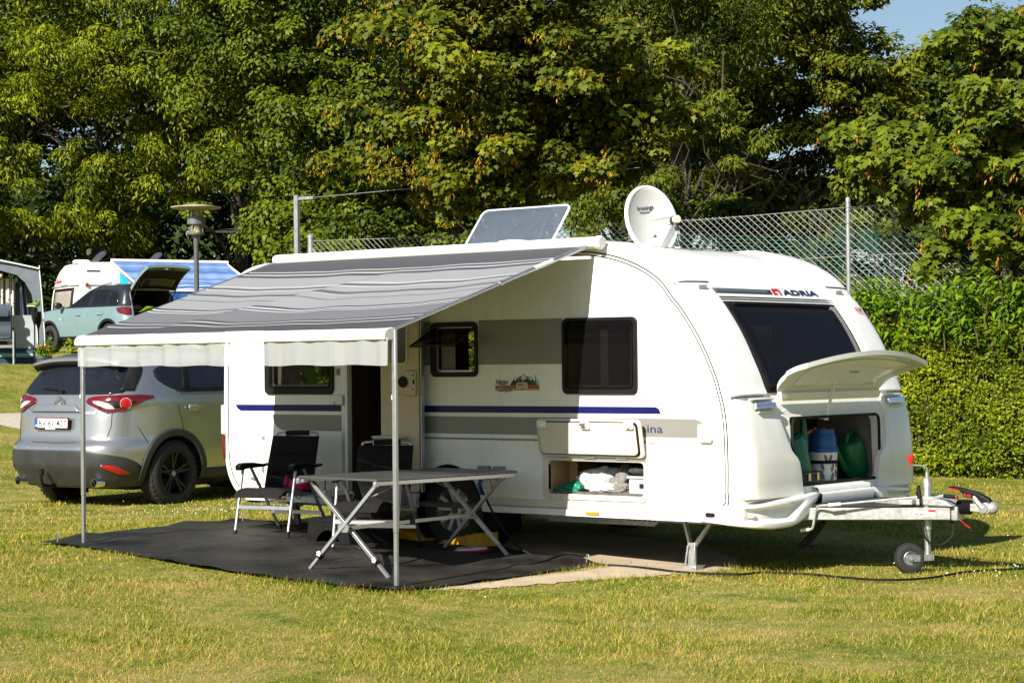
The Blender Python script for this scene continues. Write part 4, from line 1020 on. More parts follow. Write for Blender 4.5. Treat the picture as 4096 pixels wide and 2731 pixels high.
# raised corner wings of the nose
def wing(mirror):
    k0, k1 = PROF.index((5.822, 1.21)) * SUB + .9, PROF.index((4.55, 2.340)) * SUB + 1
    ks = [k0, k0 + .01] + list(np.linspace(k0 + .02, k1 - .02, 44)) + [k1 - .01, k1]; n = len(ks)
    ys = [0.0, .0005, .004, .012, .03, .05, .08, .12, .2, .3, .395, .402, .408, .4085]; lf = [-.02, .006, .018, .026] + [.030] * 7 + [.029, .022, -.02]
    def fn(u, v):
        r = round(u * (n - 1)); j = round(v * (len(ys) - 1)); w = 1.0 - .45 * float(sm(n * .66, n, r)); y = ys[j] * w if ys[j] > .1 else ys[j]
        l = lf[j] if 2 <= r <= n - 3 else (-.02 if r in (0, n - 1) else min(lf[j], .024)); return skin(ks[r], CW - y if mirror else y, l)
    b = MB(); b.grid(fn, n - 1, len(ys) - 1); return b.build("front_wing", "caravan_white", cv, sharp=35)
wing(False); wing(True)
# lower corner panels beside the locker, with chrome grab handles
def corner(mirror):
    zs = [.5555, .556] + list(np.linspace(.560, 1.210, 24)) + [1.2115, 1.212]; n = len(zs)
    ys = [0.0, .0005, .004, .012, .03, .05, .08, .12, .2, .3, .40, .50, .585, .593, .60, .6005]; lf = [-.02, .006, .018, .026] + [.030] * 9 + [.029, .022, -.02]
    def fn(u, v):
        r = round(u * (n - 1)); j = round(v * (len(ys) - 1)); z = zs[r]
        edge = float(np.interp(z, [.55, .70, .80, .86, .95, 1.10, 1.212], [.690, .665, .640, .560, .510, .465, .430])) / .6
        y = ys[j] * edge if ys[j] > .1 else ys[j]
        l = lf[j] if 2 <= r <= n - 3 else (-.02 if r in (0, n - 1) else min(lf[j], .024)); return fskin(CW - y if mirror else y, z, l)
    b = MB(); b.grid(fn, n - 1, len(ys) - 1); return b.build("corner_panel", "caravan_white", cv, sharp=35)
corner(False); corner(True)
for y0, y1 in ((.16, .40), (2.06, 2.30)):
    b = MB(); c0, c1 = fskin(y0, 1.172, .05), fskin(y1, 1.172, .055); b.bar(c0, c1, .035, .046, (-.35, 0, 1)); b.build("grab_handle", "chrome", cv, bevel=.006)
    b = MB(); b.bar(fskin(y0 - .015, 1.215, .040), fskin(y1 + .015, 1.215, .045), .035, .012); b.bar(fskin(y0 + .03, 1.135, .038), fskin(y1 + .0, 1.135, .040), .03, .012); b.build("handle_recess", "panel_white", cv, bevel=.004)
for y0 in (.215, CW - .315):
    b = MB(); p0, p1 = fskin(y0, 1.988, .036), fskin(y0 + .10, 1.988, .038); b.bar(p0, p1, .02, .028); b.build("front_marker", "clear_lens", cv, bevel=.004)
# front locker: frame, seal, box inside
LZ0, LZ1, LY0, LY1 = .615, 1.105, .60, 1.87
def lk(a, c, t): x, y, z = fskin(a, c); return (x + t, a, c)
b = MB(); b.holed(rrect(.53, 1.93, .575, 1.165, .08), [rrect(LY0, LY1, LZ0, LZ1, .06)], lambda a, c, t: (5.965 + .012 * (1.1 - c) + t - .05 * float(sm(1.0, 1.17, c)), a, c), -.05, .014); b.build("locker_frame", "panel_white", cv, bevel=.008)
b = MB(); lp_ = rrect(LY0 + .006, LY1 - .006, LZ0 + .006, LZ1 - .006, .055, 5); b.tube([(5.982 + .012 * (1.1 - c), a, c) for a, c in lp_], .011, 6, closed=True); b.build("seal", "black_rubber", cv)
b = MB(); b.box(5.42, 5.44, .5, 1.97, .57, 1.2); b.box(5.44, 5.95, .5, 1.97, .585, .605); b.box(5.44, 5.90, .54, .56, .6, 1.16); b.box(5.44, 5.90, 1.91, 1.93, .6, 1.16); b.box(5.44, 5.86, .5, 1.97, 1.15, 1.17); b.build("locker_liner", "cloth_grey", cv)
b = MB(); b.bar((5.875, .54, 1.205), (5.875, 1.92, 1.205), .03, .035); b.build("locker_sill", "panel_white", cv, bevel=.004)
b = MB(); [b.lathe([(.006, 0), (.005, .004), (.001, .004)], (5.892, y, 1.205), (1, 0, 0), n=6) for y in np.linspace(.62, 1.84, 11)]; b.build("screw_row", "steel_dark", cv)
b = MB(); b.box(5.44, 5.50, 1.62, 1.78, .98, 1.08); b.build("gas_valve", "black_plastic", cv); b = MB(); b.lathe([(.03, 0), (.034, .03), (.030, .05), (.002, .052)], (5.56, .85, 1.04), (1, -.2, 0), n=14); b.tube([(5.5, .80, 1.10), (5.5, .80, .95)], .012, 8); b.build("gas_regulator", "steel_dark", cv)
b = MB(); b.tube([(5.58, .90, 1.04), (5.6, 1.05, 1.0), (5.66, 1.2, .93), (5.72, 1.38, 1.0)], .010, 8); b.build("gas_hose", "amber", cv)
# raised locker lid: curved moulding with a downstand at the hinge
LPF = [(5.915, 1.222), (5.925, 1.28), (5.945, 1.335), (5.995, 1.385), (6.08, 1.432), (6.18, 1.468), (6.285, 1.490)]
LPC = catm(LPF, 3)
def lidf(u, v, t):
    k = u * (len(LPC) - 1); i = int(min(k, len(LPC) - 2)); f = k - i
    x = LPC[i][0] * (1 - f) + LPC[i + 1][0] * f; z = LPC[i][1] * (1 - f) + LPC[i + 1][1] * f
    w = v * 2 - 1; half = .70 + .15 * u + .035 * float(sm(.60, .66, u)); y = 1.23 + w * half
    z += (.088 * (1 - abs(w) ** 2.0)) * float(sm(.25, 1.0, u)); x += .07 * (1 - w * w) * float(sm(.5, 1, u)) - .02 * w * w * u
    ix = -t if u < .2 else 0
    return (x + ix, y, z + (t if u >= .2 else 0))
b = MB(); nu_, nv_ = 24, 24
b.grid(lambda u, v: lidf(u, v, 0.0), nu_, nv_); n0 = len(b.v)
b.grid(lambda u, v: lidf(u, v, -.040 if 0.0 < u < 1 and 0 < v < 1 else -.034), nu_, nv_)
rim = [(i, 0) for i in range(nu_ + 1)] + [(nu_, j) for j in range(1, nv_ + 1)] + [(i, nv_) for i in range(nu_ - 1, -1, -1)] + [(0, j) for j in range(nv_ - 1, 0, -1)]
for k in range(len(rim)):
    p, q = rim[k], rim[(k + 1) % len(rim)]; ii = lambda r: r[0] * (nv_ + 1) + r[1]
    b.f.append((ii(p), ii(q), ii(q) + n0, ii(p) + n0)); b.m.append(0)
fl = b.build("front_locker_lid", "caravan_white", cv, sharp=40)
b = MB(); b.grid(lambda u, v: lidf(.42 + .46 * u, .12 + .76 * v, -.043 - .035 * min(1, 6 * min(u, 1 - u, v, 1 - v))), 12, 16); b.build("lid_liner", "caravan_white", fl)
b = MB(); b.bar((6.12, 1.17, 1.425), (6.12, 1.30, 1.425), .03, .012); b.build("lid_latch", "black_plastic", fl)
b = MB(); b.bar((6.02, 1.16, 1.385), (5.97, 1.10, 1.085), .018, .014, (0, 1, 0)); b.bar((5.97, 1.10, 1.085), (5.80, .98, 1.11), .018, .014); b.lathe([(.014, -.012), (.014, .012)], (5.97, 1.10, 1.085), (1, 0, 0), n=10); b.box(5.99, 6.05, 1.13, 1.20, 1.385, 1.40); b.build("lid_stay", "white_plastic", cv)
# bumper: two corner scoops and a centre step
def bump(mirror):
    ST = [(5.60, -.014, .502, .386), (5.72, -.020, .505, .378), (5.82, -.020, .510, .370), (5.90, .005, .515, .362), (5.965, .065, .520, .352), (6.01, .16, .528, .342), (6.035, .30, .538, .335), (6.05, .45, .548, .338), (6.06, .58, .556, .360), (6.065, .68, .560, .415), (6.06, .76, .563, .470), (6.05, .83, .565, .505)]
    ss = np.linspace(0, 1, len(ST)); F = [smooth_curve(ss, np.array([q[k] for q in ST])) for k in range(4)]; NU, NV = 56, 22
    def fn(u, v):
        x, y, zt, zb = (f(u) for f in F); x1, y1 = F[0](min(1, u + .01)), F[1](min(1, u + .01)); x0, y0 = F[0](max(0, u - .01)), F[1](max(0, u - .01))
        t = math.hypot(x1 - x0, y1 - y0) + 1e-9; nx, ny = (y1 - y0) / t, -(x1 - x0) / t
        h = 1 - float(np.interp(v, [0, .04, .06, .10, .90, .95, .97, 1], [0, 0, .03, .08, .92, .98, 1, 1])); o = float(np.interp(v, [0, .04, .06, .10, .5, .90, .95, .97, 1], [-.09, -.022, -.008, 0, .006, -.002, -.012, -.03, -.09]))
        lo, hi = .20, .86 - .10 * (u - .3); rt = .80 - .22 * (hi - h); d = min((u - .30) * 2.2, h - lo, hi - h, (rt - u) * 2.5)
        o -= .038 * float(sm(0, .16, d))
        px, py = x + nx * o, y + ny * o; return (px, CW - py if mirror else py, zb + (zt - zb) * h)
    b = MB(); b.grid(fn, NU, NV); bo = b.build("bumper", "caravan_white", cv, sharp=30)
    m = (lambda p: (p[0], CW - p[1], p[2])) if mirror else (lambda p: p)
    b = MB(); b.bar(m((5.905, .040, .435)), m((5.975, .105, .44)), .012, .026); b.build("corner_marker", "clear_lens", bo)
    b = MB(); b.prism(rrect(5.655, 5.735, .428, .458, .0145), lambda a, c, t: m((a, t, c)), -.0285, -.022); b.build("plug_hole", "black_rubber", bo)
bump(False); bump(True)
b = MB(); b.grid(lambda u, v: [(5.95, .85 + .76 * u, .60), (6.03, .85 + .76 * u, .60), (6.045, .85 + .76 * u, .592), (6.05, .85 + .76 * u, .575), (6.045, .85 + .76 * u, .562), (6.075, .85 + .76 * u, .556), (6.08, .85 + .76 * u, .54), (6.07, .85 + .76 * u, .485), (6.03, .85 + .76 * u, .478)][round(v * 8)], 6, 8); b.build("bumper", "caravan_white", cv, sharp=30)

# roof: open roof light, vent, dark panel and rail
RZ = 2.40
b = MB(); b.box(2.72, 3.66, .70, 1.36, RZ - .04, RZ + .04); sk = b.build("roof_light", "white_plastic", cv, bevel=.01)
sa, hz0 = R(40), RZ + .02
def sp(a, c, t): return (a, .78 + c * math.sin(sa) + t * math.cos(sa), hz0 + c * math.cos(sa) - t * math.sin(sa))
b = MB(); b.prism(rrect(2.78, 3.69, 0, .45, .05), sp, -.012, .0); b.build("dome", "dome_glass", sk)
b = MB(); b.grid(lambda u, v: sp(2.80 + .87 * u, .02 + .42 * v, -.014 - .05 * min(1, 5 * min(u, 1 - u, v, 1 - v))), 14, 8); b.build("dome", "dome_glass", sk)
b = MB(); b.tube([sp(a, c, -.006) for a, c in rrect(2.785, 3.685, .005, .445, .05)], .011, 6, closed=True); b.build("dome_rim", "box_clear", sk)
b = MB()
for x in (2.83, 3.585):
    for c in (.14, .33): p = sp(x, c, .012); b.box(p[0] - .008, p[0] + .008, p[1] - .01, p[1] + .01, p[2] - .03, p[2] + .03)
b.tube([(2.95, .85, RZ + .03), (2.98, .95, RZ + .12), sp(3.0, .25, .01)], .008, 6); b.tube([(3.48, .85, RZ + .03), sp(3.48, .3, .01)], .012, 6); b.build("dome_latch", "cream_plastic", sk)
b = MB(); b.lathe([(.05, RZ - .04), (.05, RZ + .02), (.125, RZ + .025), (.132, RZ + .04), (.125, RZ + .055), (.06, RZ + .065), (.002, RZ + .067)], (3.62, .42, 0), n=26); b.build("roof_vent", "cream_plastic", cv)
b = MB(); b.tube([(4.64, .46, 2.372), (4.64, 2.02, 2.372)], .014, 8); b.build("roof_rail", "alu_satin", cv); b = MB(); b.bar((4.64, .42, 2.374), (4.64, .52, 2.374), .04, .034); b.build("rail_end", "black_plastic", cv)
for p, r_ in (((4.28, 1.50, 2.385), .07), ((4.18, 1.84, 2.385), .065)): b = MB(); b.lathe([(r_, 0), (r_ * .8, .03), (r_ * .35, .045), (r_ * .3, .055), (.002, .058)], p, n=18); b.build("roof_cap", "white_plastic", cv)

# chassis, corner steadies
for y in (.42, 2.04):
    b = MB(); b.prism([(1.0, .388), (5.6, .388), (5.6, .335), (4.955, .335), (4.915, .302), (3.93, .302), (3.93, .32), (1.0, .33)], side(y), -.012, .012); b.build("chassis_beam", "steel_dark" if y > 1 else "galvanised", cv)
b = MB(); [b.lathe([(.012, 0), (.012, .006), (.001, .006)], (4.70 + k * .045, .408, .345), (0, -1, 0), n=8) for k in range(6)]; b.build("bolt_row", "steel_dark", cv)
b = MB(); b.tube([(WX, .2, .33), (WX, 2.26, .33)], .05, 10); b.build("axle", "steel_dark", cv); b = MB(); b.lathe([(.15, -.1), (.29, -.10), (.305, -.05), (.305, .05), (.29, .10), (.15, .1)], (WX, 2.3, WZ), (0, -1, 0), n=24); b.build("wheel", "tyre", cv)
def steady(foot, t0, t1, m):
    fx_, fy_ = foot; z0 = g(fx_, fy_); b = MB()
    jx, jz = fx_ + (t0[0] - fx_) * .35 + .02, z0 + .20
    b.bar((fx_ - .005, fy_, z0 + .03), (jx + .01, fy_, jz), .052, .036, (0, 1, 0)); b.bar((jx - .01, fy_, jz - .03), (t0[0], t0[1], t0[2]), .022, .034, (0, 1, 0)); b.bar((jx + .02, fy_, jz - .03), (t1[0], t1[1], t1[2]), .026, .034, (0, 1, 0))
    b.bar((fx_ - .045, fy_ - .028, z0 + .03), (jx - .015, fy_ - .028, jz - .02), .014, .012, (0, 1, 0)); b.bar((fx_ + .04, fy_ - .028, z0 + .03), (jx + .04, fy_ - .028, jz - .02), .014, .012, (0, 1, 0))
    s = b.build("corner_steady", m, cv, bevel=.003)
    b = MB(); b.box(fx_ - .06, fx_ + .06, fy_ - .05, fy_ + .05, z0 + .001, z0 + .035); b.build("foot", m, s, bevel=.006)
steady((5.36, .25), (5.29, .25, .385), (5.54, .25, .385), "galvanised"); steady((5.10, 2.30), (5.40, 2.30, .385), (5.28, 2.30, .385), "steel_dark"); steady((1.35, .3), (1.20, .3, .385), (1.5, .3, .385), "steel_dark"); steady((1.35, 2.2), (1.20, 2.2, .385), (1.5, 2.2, .385), "steel_dark")

# drawbar, coupling, jockey wheel
for s_ in (0, 1):
    m = (lambda p: (p[0], CW - p[1], p[2])) if s_ else (lambda p: p)
    b = MB(); b.bar(m((5.5, .42, .415)), m((6.92, 1.165, .425)), .045, .085); b.build("drawbar", "galv_pale", cv, bevel=.005)
b = MB(); b.prism([(5.85, .62), (6.62, 1.02), (6.62, 1.44), (5.85, 1.84)], lambda a, c, t: (a, c, .474 + t), 0, .008); b.build("drawbar_cover", "dark_grey_plastic", cv)
b = MB(); b.prism([(6.35, 1.12), (6.60, 1.02), (6.68, 1.06), (6.68, 1.40), (6.60, 1.44), (6.35, 1.34)], lambda a, c, t: (a, c, .482 + t * (.3 if a < 6.5 else 1)), 0, .04); b.build("drawbar_cover", "galv_pale", cv, bevel=.008)
b = MB(); b.prism([(6.60, .475), (6.62, .53), (6.70, .545), (6.80, .54), (6.90, .515), (6.96, .475)], lambda a, c, t: (a, 1.23 + t, c), -.11, .11); b.build("drawbar_cover", "galv_pale", cv, bevel=.012)
lettering("AL-KO", lambda a, c: (6.335 + .115 * a, .838 + .0605 * a, .405 + .028 * c), "galvanised", cv, offset=.03)
b = MB(); b.prism(rrect(0, 1, 0, 1, .3), lambda a, c, t: (6.70 + .14 * a - t * .3, 1.024 + .0735 * a - t, .408 + .032 * c), .0, .003); b.build("type_plate", "white_plastic", cv, smooth=False)
lettering("AL-KO", lambda a, c: (6.716 + .06 * a, 1.0265 + .0315 * a, .414 + .014 * c), "print_red", cv, offset=.05); lettering("ATC", lambda a, c: (6.782 + .035 * a, 1.061 + .0185 * a, .414 + .014 * c), "print_navy", cv)
b = MB(); b.prism([(0, 0), (1, .1), (1, 1), (0, .9)], lambda a, c, t: (6.80 + .04 * a - t * .3, 1.076 + .021 * a - t, .436 + .017 * c), .0, .004); b.build("type_plate", "red_plastic", cv, smooth=False)
CY = 1.23
b = MB(); b.box(6.86, 6.97, CY - .06, CY + .06, .375, .475); b.build("coupling_body", "galv_pale", cv, bevel=.01)
b = MB()
for k in range(5): b.lathe([(.040, 0), (.054, .012), (.040, .024)], (6.945 + k * .021, CY, .47), (1, 0, 0), n=16)
b.build("bellows", "black_rubber", cv)
b = MB(); b.bar((7.03, CY, .47), (7.16, CY, .465), .05, .055); b.lathe([(.04, -.05), (.043, -.03), (.043, .03), (.04, .05)], (7.175, CY, .468), (0, 1, 0), n=18); b.ball((7.205, CY, .47), .045, .05, .045); b.build("coupling_head", "galv_pale", cv, bevel=.006)
b = MB(); b.tube([(7.165, CY - .052, .470), (7.165, CY - .06, .470)], .034, 16); b.tube([(7.16, CY - .045, .47), (7.12, CY - .045, .51), (7.09, CY - .04, .545)], [.020, .018, .014], 8); b.build("coupling_arm", "alu_satin", cv); b = MB(); b.tube([(7.16, CY + .045, .47), (7.12, CY + .045, .51), (7.09, CY + .04, .545)], [.020, .018, .014], 8); b.build("coupling_arm", "alu_satin", cv)
b = MB(); b.prism([(7.235, .475), (7.19, .535), (7.10, .58), (6.99, .602), (6.885, .615), (6.885, .596), (6.98, .58), (7.0, .545), (7.10, .525), (7.17, .47)], lambda a, c, t: (a, CY + t, c), -.03, .03); b.build("coupling_lever", "black_plastic", cv, bevel=.010)
b = MB(); b.prism([(6.885, .597), (6.975, .581), (6.975, .588), (6.885, .606)], lambda a, c, t: (a, CY + t, c), -.032, -.0305); b.build("lever_grip", "red_plastic", cv); lettering("AL-KO", lambda a, c: (7.005 + .06 * a, CY - .0335, .552 - .012 * a + .018 * c), "print_red", cv, offset=.04)
b = MB(); b.tube([(6.74, CY - .09, .49), (6.80, CY - .10, .515), (6.86, CY - .10, .545), (6.90, CY - .10, .55)], .012, 8); hb = b.build("brake_lever", "galv_pale", cv); b = MB(); b.tube([(6.89, CY - .10, .549), (6.985, CY - .10, .545)], .014, 8); b.build("grip", "black_plastic", hb); b = MB(); b.tube([(6.975, CY - .1, .546), (6.995, CY - .10, .544)], .0135, 8); b.build("grip_end", "red_plastic", hb)
jx, jy = 6.745, 1.16
b = MB(); b.lathe([(.030, .46), (.030, .655), (.022, .67), (.012, .675), (.011, .71)], (jx, jy, 0), n=16); b.lathe([(.022, .10), (.022, .30), (.027, .305), (.027, .46)], (jx, jy, 0), n=16); jw = b.build("jockey_post", "galvanised", cv)
b = MB(); b.tube([(jx, jy, .70), (jx, jy, .74), (jx - .012, jy - .012, .755), (jx - .085, jy - .075, .765)], .007, 8); b.build("crank", "galvanised", jw)
b = MB(); b.lathe([(.013, .765), (.016, .79), (.024, .80), (.024, .83), (.018, .835), (.002, .836)], (jx - .085, jy - .075, 0), n=14); b.build("crank_knob", "red_plastic", jw)
wx, wy, wr_ = 6.655, 1.055, .108; ax = Vector((.63, -.78, 0)) ; ax = Vector((jy - wy, -(jx - wx), 0)).normalized()
ax = Vector((.70, -.71, 0))
b = MB(); b.lathe([(.052, -.035), (.075, -.042), (.098, -.035), (wr_, -.015), (wr_, .015), (.098, .035), (.075, .042), (.052, .035)], (wx, wy, wr_), ax, n=28, caps=False); b.build("jockey_tyre", "tyre", jw)
b = MB(); b.lathe([(.055, -.03), (.055, .030), (.048, .034), (.040, .012), (.020, .010), (.018, .038), (.002, .04)], (wx, wy, wr_), ax, n=20); b.build("jockey_rim", "alu_satin", jw)
b = MB()
for s_ in (-1, 1):
    o = ax * (.05 * s_); b.bar((wx + o.x, wy + o.y, wr_), (jx + .02 + o.x * .6, jy + .02 + o.y * .6, wr_ + .005), .006, .044)
b.bar((jx - .02, jy - .03, wr_ + .005), (jx + .03, jy + .02, wr_ + .005), .05, .044); b.lathe([(.013, 0), (.012, .01), (.002, .011)], Vector((wx, wy, wr_)) + ax * .053, ax, n=8); b.build("jockey_fork", "galvanised", jw)
# crank handle of the front steady left in place under the drawbar
b = MB(); b.tube(catm([(6.235, .680, .489), (6.15, .680, .479), (6.122, .684, .455), (6.108, .685, .400), (6.098, .685, .345), (6.085, .685, .315), (6.06, .685, .309)], 3), .009, 8); b.tube([(6.75, 1.00, .545), (6.235, .680, .489)], .008, 6); ck = b.build("steady_crank", "galv_pale", cv)
b = MB(); b.tube([(6.066, .685, .310), (5.995, .685, .300)], .013, 10); b.build("grip", "white_plastic", ck); b = MB(); b.tube([(6.30, .72, .496), (6.225, .674, .488)], .013, 10); b.build("grip", "white_plastic", ck)
# plug lead hanging from the drawbar
b = MB(); L0 = [(6.70, 1.12, .55), (6.702, 1.115, .60), (6.712, 1.10, .605), (6.725, 1.09, .55), (6.74, 1.08, .42), (6.765, 1.07, .28), (6.80, 1.09, .22), (6.86, 1.13, .205), (6.92, 1.18, .26), (6.925, 1.2, .34), (6.895, 1.2, .385)]
b.tube(catm(L0, 4), .0075, 7); b.build("lead", "black_rubber", cv); b = MB(); b.lathe([(.018, 0), (.020, .03), (.014, .06), (.010, .085)], (6.70, 1.12, .535), n=12); b.build("lead_plug", "black_plastic", cv)
b = MB(); b.tube([(6.97, 1.2, .385), (7.02, 1.2, .35), (7.06, 1.19, .325), (7.0, 1.22, .345)], .0022, 5); b.build("breakaway_wire", "red_plastic", cv)
setoff((0, 0, 0))

# things in the front locker
o = thing("gas_bottle", "blue and white composite gas bottle strapped upright in the front locker", "gas bottle", (5.76, 1.41, .606)); setoff((5.76, 1.41, .606))
ZB = .606
b = MB(); b.lathe([(.085, ZB), (.098, ZB + .012), (.102, ZB + .10), (.108, ZB + .21), (.106, ZB + .218)], (5.76, 1.41, 0), n=28); b.build("jacket", "white_plastic", o)
b = MB(); b.lathe([(.107, ZB + .219), (.107, ZB + .25), (.100, ZB + .255), (.100, ZB + .30), (.094, ZB + .345), (.078, ZB + .372)], (5.76, 1.41, 0), n=28); b.lathe([(.086, ZB + .35), (.086, ZB + .39), (.076, ZB + .39), (.076, ZB + .36)], (5.76, 1.41, 0), n=28, caps=False); b.build("collar", "blue_plastic", o)
b = MB(); b.lathe([(.022, ZB + .37), (.024, ZB + .40), (.002, ZB + .402)], (5.76, 1.41, 0), n=12); b.build("valve_cap", "red_plastic", o)
for k, (an, z, tl) in enumerate(((-62, .05, .9), (-62, .115, .9), (-48, .175, 1.2), (-18, .04, -.9), (-18, .105, -.9), (-28, .175, -1.2), (5, .06, .9), (5, .13, .9))):
    b = MB(); a0 = R(an); rr = .1085
    b.prism([(.5 * math.cos(R(q)), .5 * math.sin(R(q))) for q in range(0, 360, 30)], lambda p, q, t: (5.76 + (rr - .003 + t) * math.cos(a0 + p * .22 - q * .16 * tl), 1.41 + (rr - .003 + t) * math.sin(a0 + p * .22 - q * .16 * tl), ZB + z + q * .06), -.006, .002); b.build("slot", "cloth_grey", o, smooth=False)
b = MB(); b.lathe([(.1105, ZB + .135), (.1125, ZB + .136), (.1125, ZB + .158), (.1105, ZB + .159)], (5.76, 1.41, 0), n=28, caps=False); b.build("strap", "black_rubber", o)
def can(name, label, m, c, rotm, spout, sh=1.0):
    o = thing(name, label, "watering can", c); setoff((0, 0, 0)); mx = Matrix.Rotation(rotm[0], 4, 'X') @ Matrix.Rotation(rotm[1], 4, 'Y') @ Matrix.Scale(sh, 4)
    b = MB(); b.lathe([(.085, 0), (.09, .02), (.088, .20), (.075, .235), (.045, .245), (.04, .235)], (0, 0, 0), n=20); b.tube([(0, spout * .08, .04), (0, spout * .13, .12), (0, spout * .17, .25), (0, spout * .185, .34)], [.03, .024, .018, .014], 10); b.rot(mx); b.build("body", m, o)
    b = MB(); b.tube([(0, -spout * .085, .10), (0, -spout * .13, .17), (0, -spout * .09, .26), (0, 0, .28), (0, spout * .045, .24)], .012, 8); b.rot(mx); b.build("handle", m, o)
can("watering_can", "teal plastic watering can leaning left of the gas bottle", "teal_plastic", (5.80, .97, .675), (R(20), 0), 1, 1.25)
can("watering_can", "green plastic watering can tipped over right of the gas bottle", "green_plastic", (5.76, 1.90, .650), (R(28), R(4)), -1, 1.2)
o = thing("toolbox", "small dark toolbox with metal clasps on the locker floor", "toolbox", (5.86, 1.0, .607)); b = MB(); b.box(-.06, .06, -.15, .13, 0, .07); b.box(-.065, .065, -.155, .135, .0705, .095); b.build("case", "dark_grey_plastic", o, bevel=.006); b = MB(); b.box(.0655, .072, .03, .06, .03, .085); b.box(.0655, .072, -.09, -.06, .03, .085); b.build("clasp", "chrome", o)
o = thing("cable_reel", "dark blue cable reel lying on the locker floor right of the gas bottle", "cable reel", (5.70, 1.68, .607)); b = MB(); b.lathe([(.05, -.03), (.075, -.03), (.075, .03), (.05, .03)], (0, 0, .076), (.9, .4, 0), n=22); b.build("drum", "blue_plastic", o); b = MB(); [b.lathe([(.068 + .004 * (k % 2), -.028 + .009 * k), (.078, -.024 + .009 * k), (.068, -.019 + .009 * k)], (.01, .004, .086), (.9, .4, 0), n=18) for k in range(6)]; b.build("coil", "black_rubber", o)
# things in the side locker
def soft(name, label, cat, m, parts):
    o = thing(name, label, cat, parts[0][0]); setoff(parts[0][0])
    big = None
    for c, r_, sd, am in parts:
        b = lump(c, r_, sd, am, 64, 40, .547); e = b.build("heap" if big is None else "fold", m, o if big is None else o, sharp=180)
        big = big or e
    setoff((0, 0, 0))
soft("plastic_bag", "crumpled white plastic bag in the side locker", "bag", "bag_white", [((4.56, .22, .63), (.21, .13, .10), 3, .32), ((4.70, .12, .585), (.16, .06, .05), 4, .35)])
soft("plastic_bag", "small green plastic bag lying in front of the white one in the side locker", "bag", "bag_green", [((4.44, .07, .592), (.09, .04, .042), 7, .4), ((4.34, .06, .567), (.07, .035, .024), 8, .4)])
soft("folded_tarpaulin", "grey folded cloth slumped between white bag and storage box", "cloth", "cloth_grey", [((4.80, .2, .63), (.10, .12, .10), 12, .35), ((4.87, .08, .585), (.09, .05, .045), 13, .4)])
o = thing("storage_box", "translucent white storage box with lid in the side locker", "box", (5.03, .13, .546)); b = MB(); b.box(-.085, .085, -.07, .12, 0, .125); b.build("box", "box_clear", o, bevel=.006); b = MB(); b.box(-.098, .095, -.085, .13, .126, .142); b.build("lid", "box_clear", o, bevel=.005)
b = MB(); b.box(.005, .07, -.0725, -.0705, .055, .09); b.build("sticker", "print_black", o); b = MB(); b.box(.045, .07, -.0742, -.0727, .057, .066); b.build("sticker", "red_plastic", o)
soft("folded_cloth", "dark folded cloth lying on the lid of the storage box", "cloth", "cloth_dark", [((5.03, .14, .725), (.10, .11, .035), 17, .12)])

# ================================================================ AWNING
aw = thing("awning", "grey striped roll out awning on two legs, fixed along the caravan roof", "awning", (3.1, -1.1, g(3.1, -1.1))); setoff(aw.location)
AX0, AX1 = 1.50, 4.70
b = MB(); b.lathe([(.002, 1.47), (.038, 1.475), (.042, 1.49), (.042, 4.77), (.038, 4.785), (.002, 4.79)], (0, -.06, 2.375), (1, 0, 0), n=20); b.box(1.49, 4.77, -.06, .0, 2.33, 2.40); b.build("case", "white_plastic", aw)
b = MB(); b.lathe([(.050, 0), (.052, .03), (.042, .045), (.002, .046)], (4.772, -.062, 2.372), (1, 0, 0), n=20); b.build("end_cap", "white_plastic", aw)
FRZ, FRY = 1.738, -2.13
# stripes of the cloth, by fraction down the slope
def awn_mat():
    m, nt, bs = _nt("awning_cloth"); N, L = nt.nodes, nt.links
    at = N.new("ShaderNodeAttribute"); at.attribute_name = "slope"
    rp = N.new("ShaderNodeValToRGB"); rp.color_ramp.interpolation = 'CONSTANT'
    D_, K, M_, L_, W_ = (.054, .057, .066), (.078, .082, .094), (.125, .130, .145), (.215, .222, .238), (.42, .43, .44)
    st = [(0, D_), (.135, W_), (.143, D_), (.165, L_), (.175, W_), (.183, D_), (.212, L_), (.335, W_), (.342, L_), (.352, K), (.378, W_), (.386, L_), (.44, K), (.465, W_), (.472, L_), (.52, K), (.528, L_),
          (.64, D_), (.66, W_), (.668, D_), (.684, W_), (.692, M_), (.825, D_), (.845, W_), (.854, D_), (.888, W_), (.898, D_)]
    e = rp.color_ramp.elements; e[0].position = 0; e[0].color = (*st[0][1], 1); e[1].position = st[1][0]; e[1].color = (*st[1][1], 1)
    for p, c in st[2:]: k = e.new(p); k.color = (*c, 1)
    L.new(at.outputs["Fac"], rp.inputs[0]); L.new(rp.outputs[0], bs.inputs["Base Color"]); bs.inputs["Roughness"].default_value = .8; bs.inputs["Specular IOR Level"].default_value = .25
    tc = N.new("ShaderNodeTexCoord"); nz = N.new("ShaderNodeTexNoise"); nz.inputs["Scale"].default_value = 300; L.new(tc.outputs["Object"], nz.inputs["Vector"]); bp = N.new("ShaderNodeBump"); bp.inputs["Strength"].default_value = .25; bp.inputs["Distance"].default_value = .004; L.new(nz.outputs["Fac"], bp.inputs["Height"]); L.new(bp.outputs[0], bs.inputs["Normal"])
    return m
MT["awning_cloth"] = awn_mat()
nx, ns = 160, 120; V = []; A = []
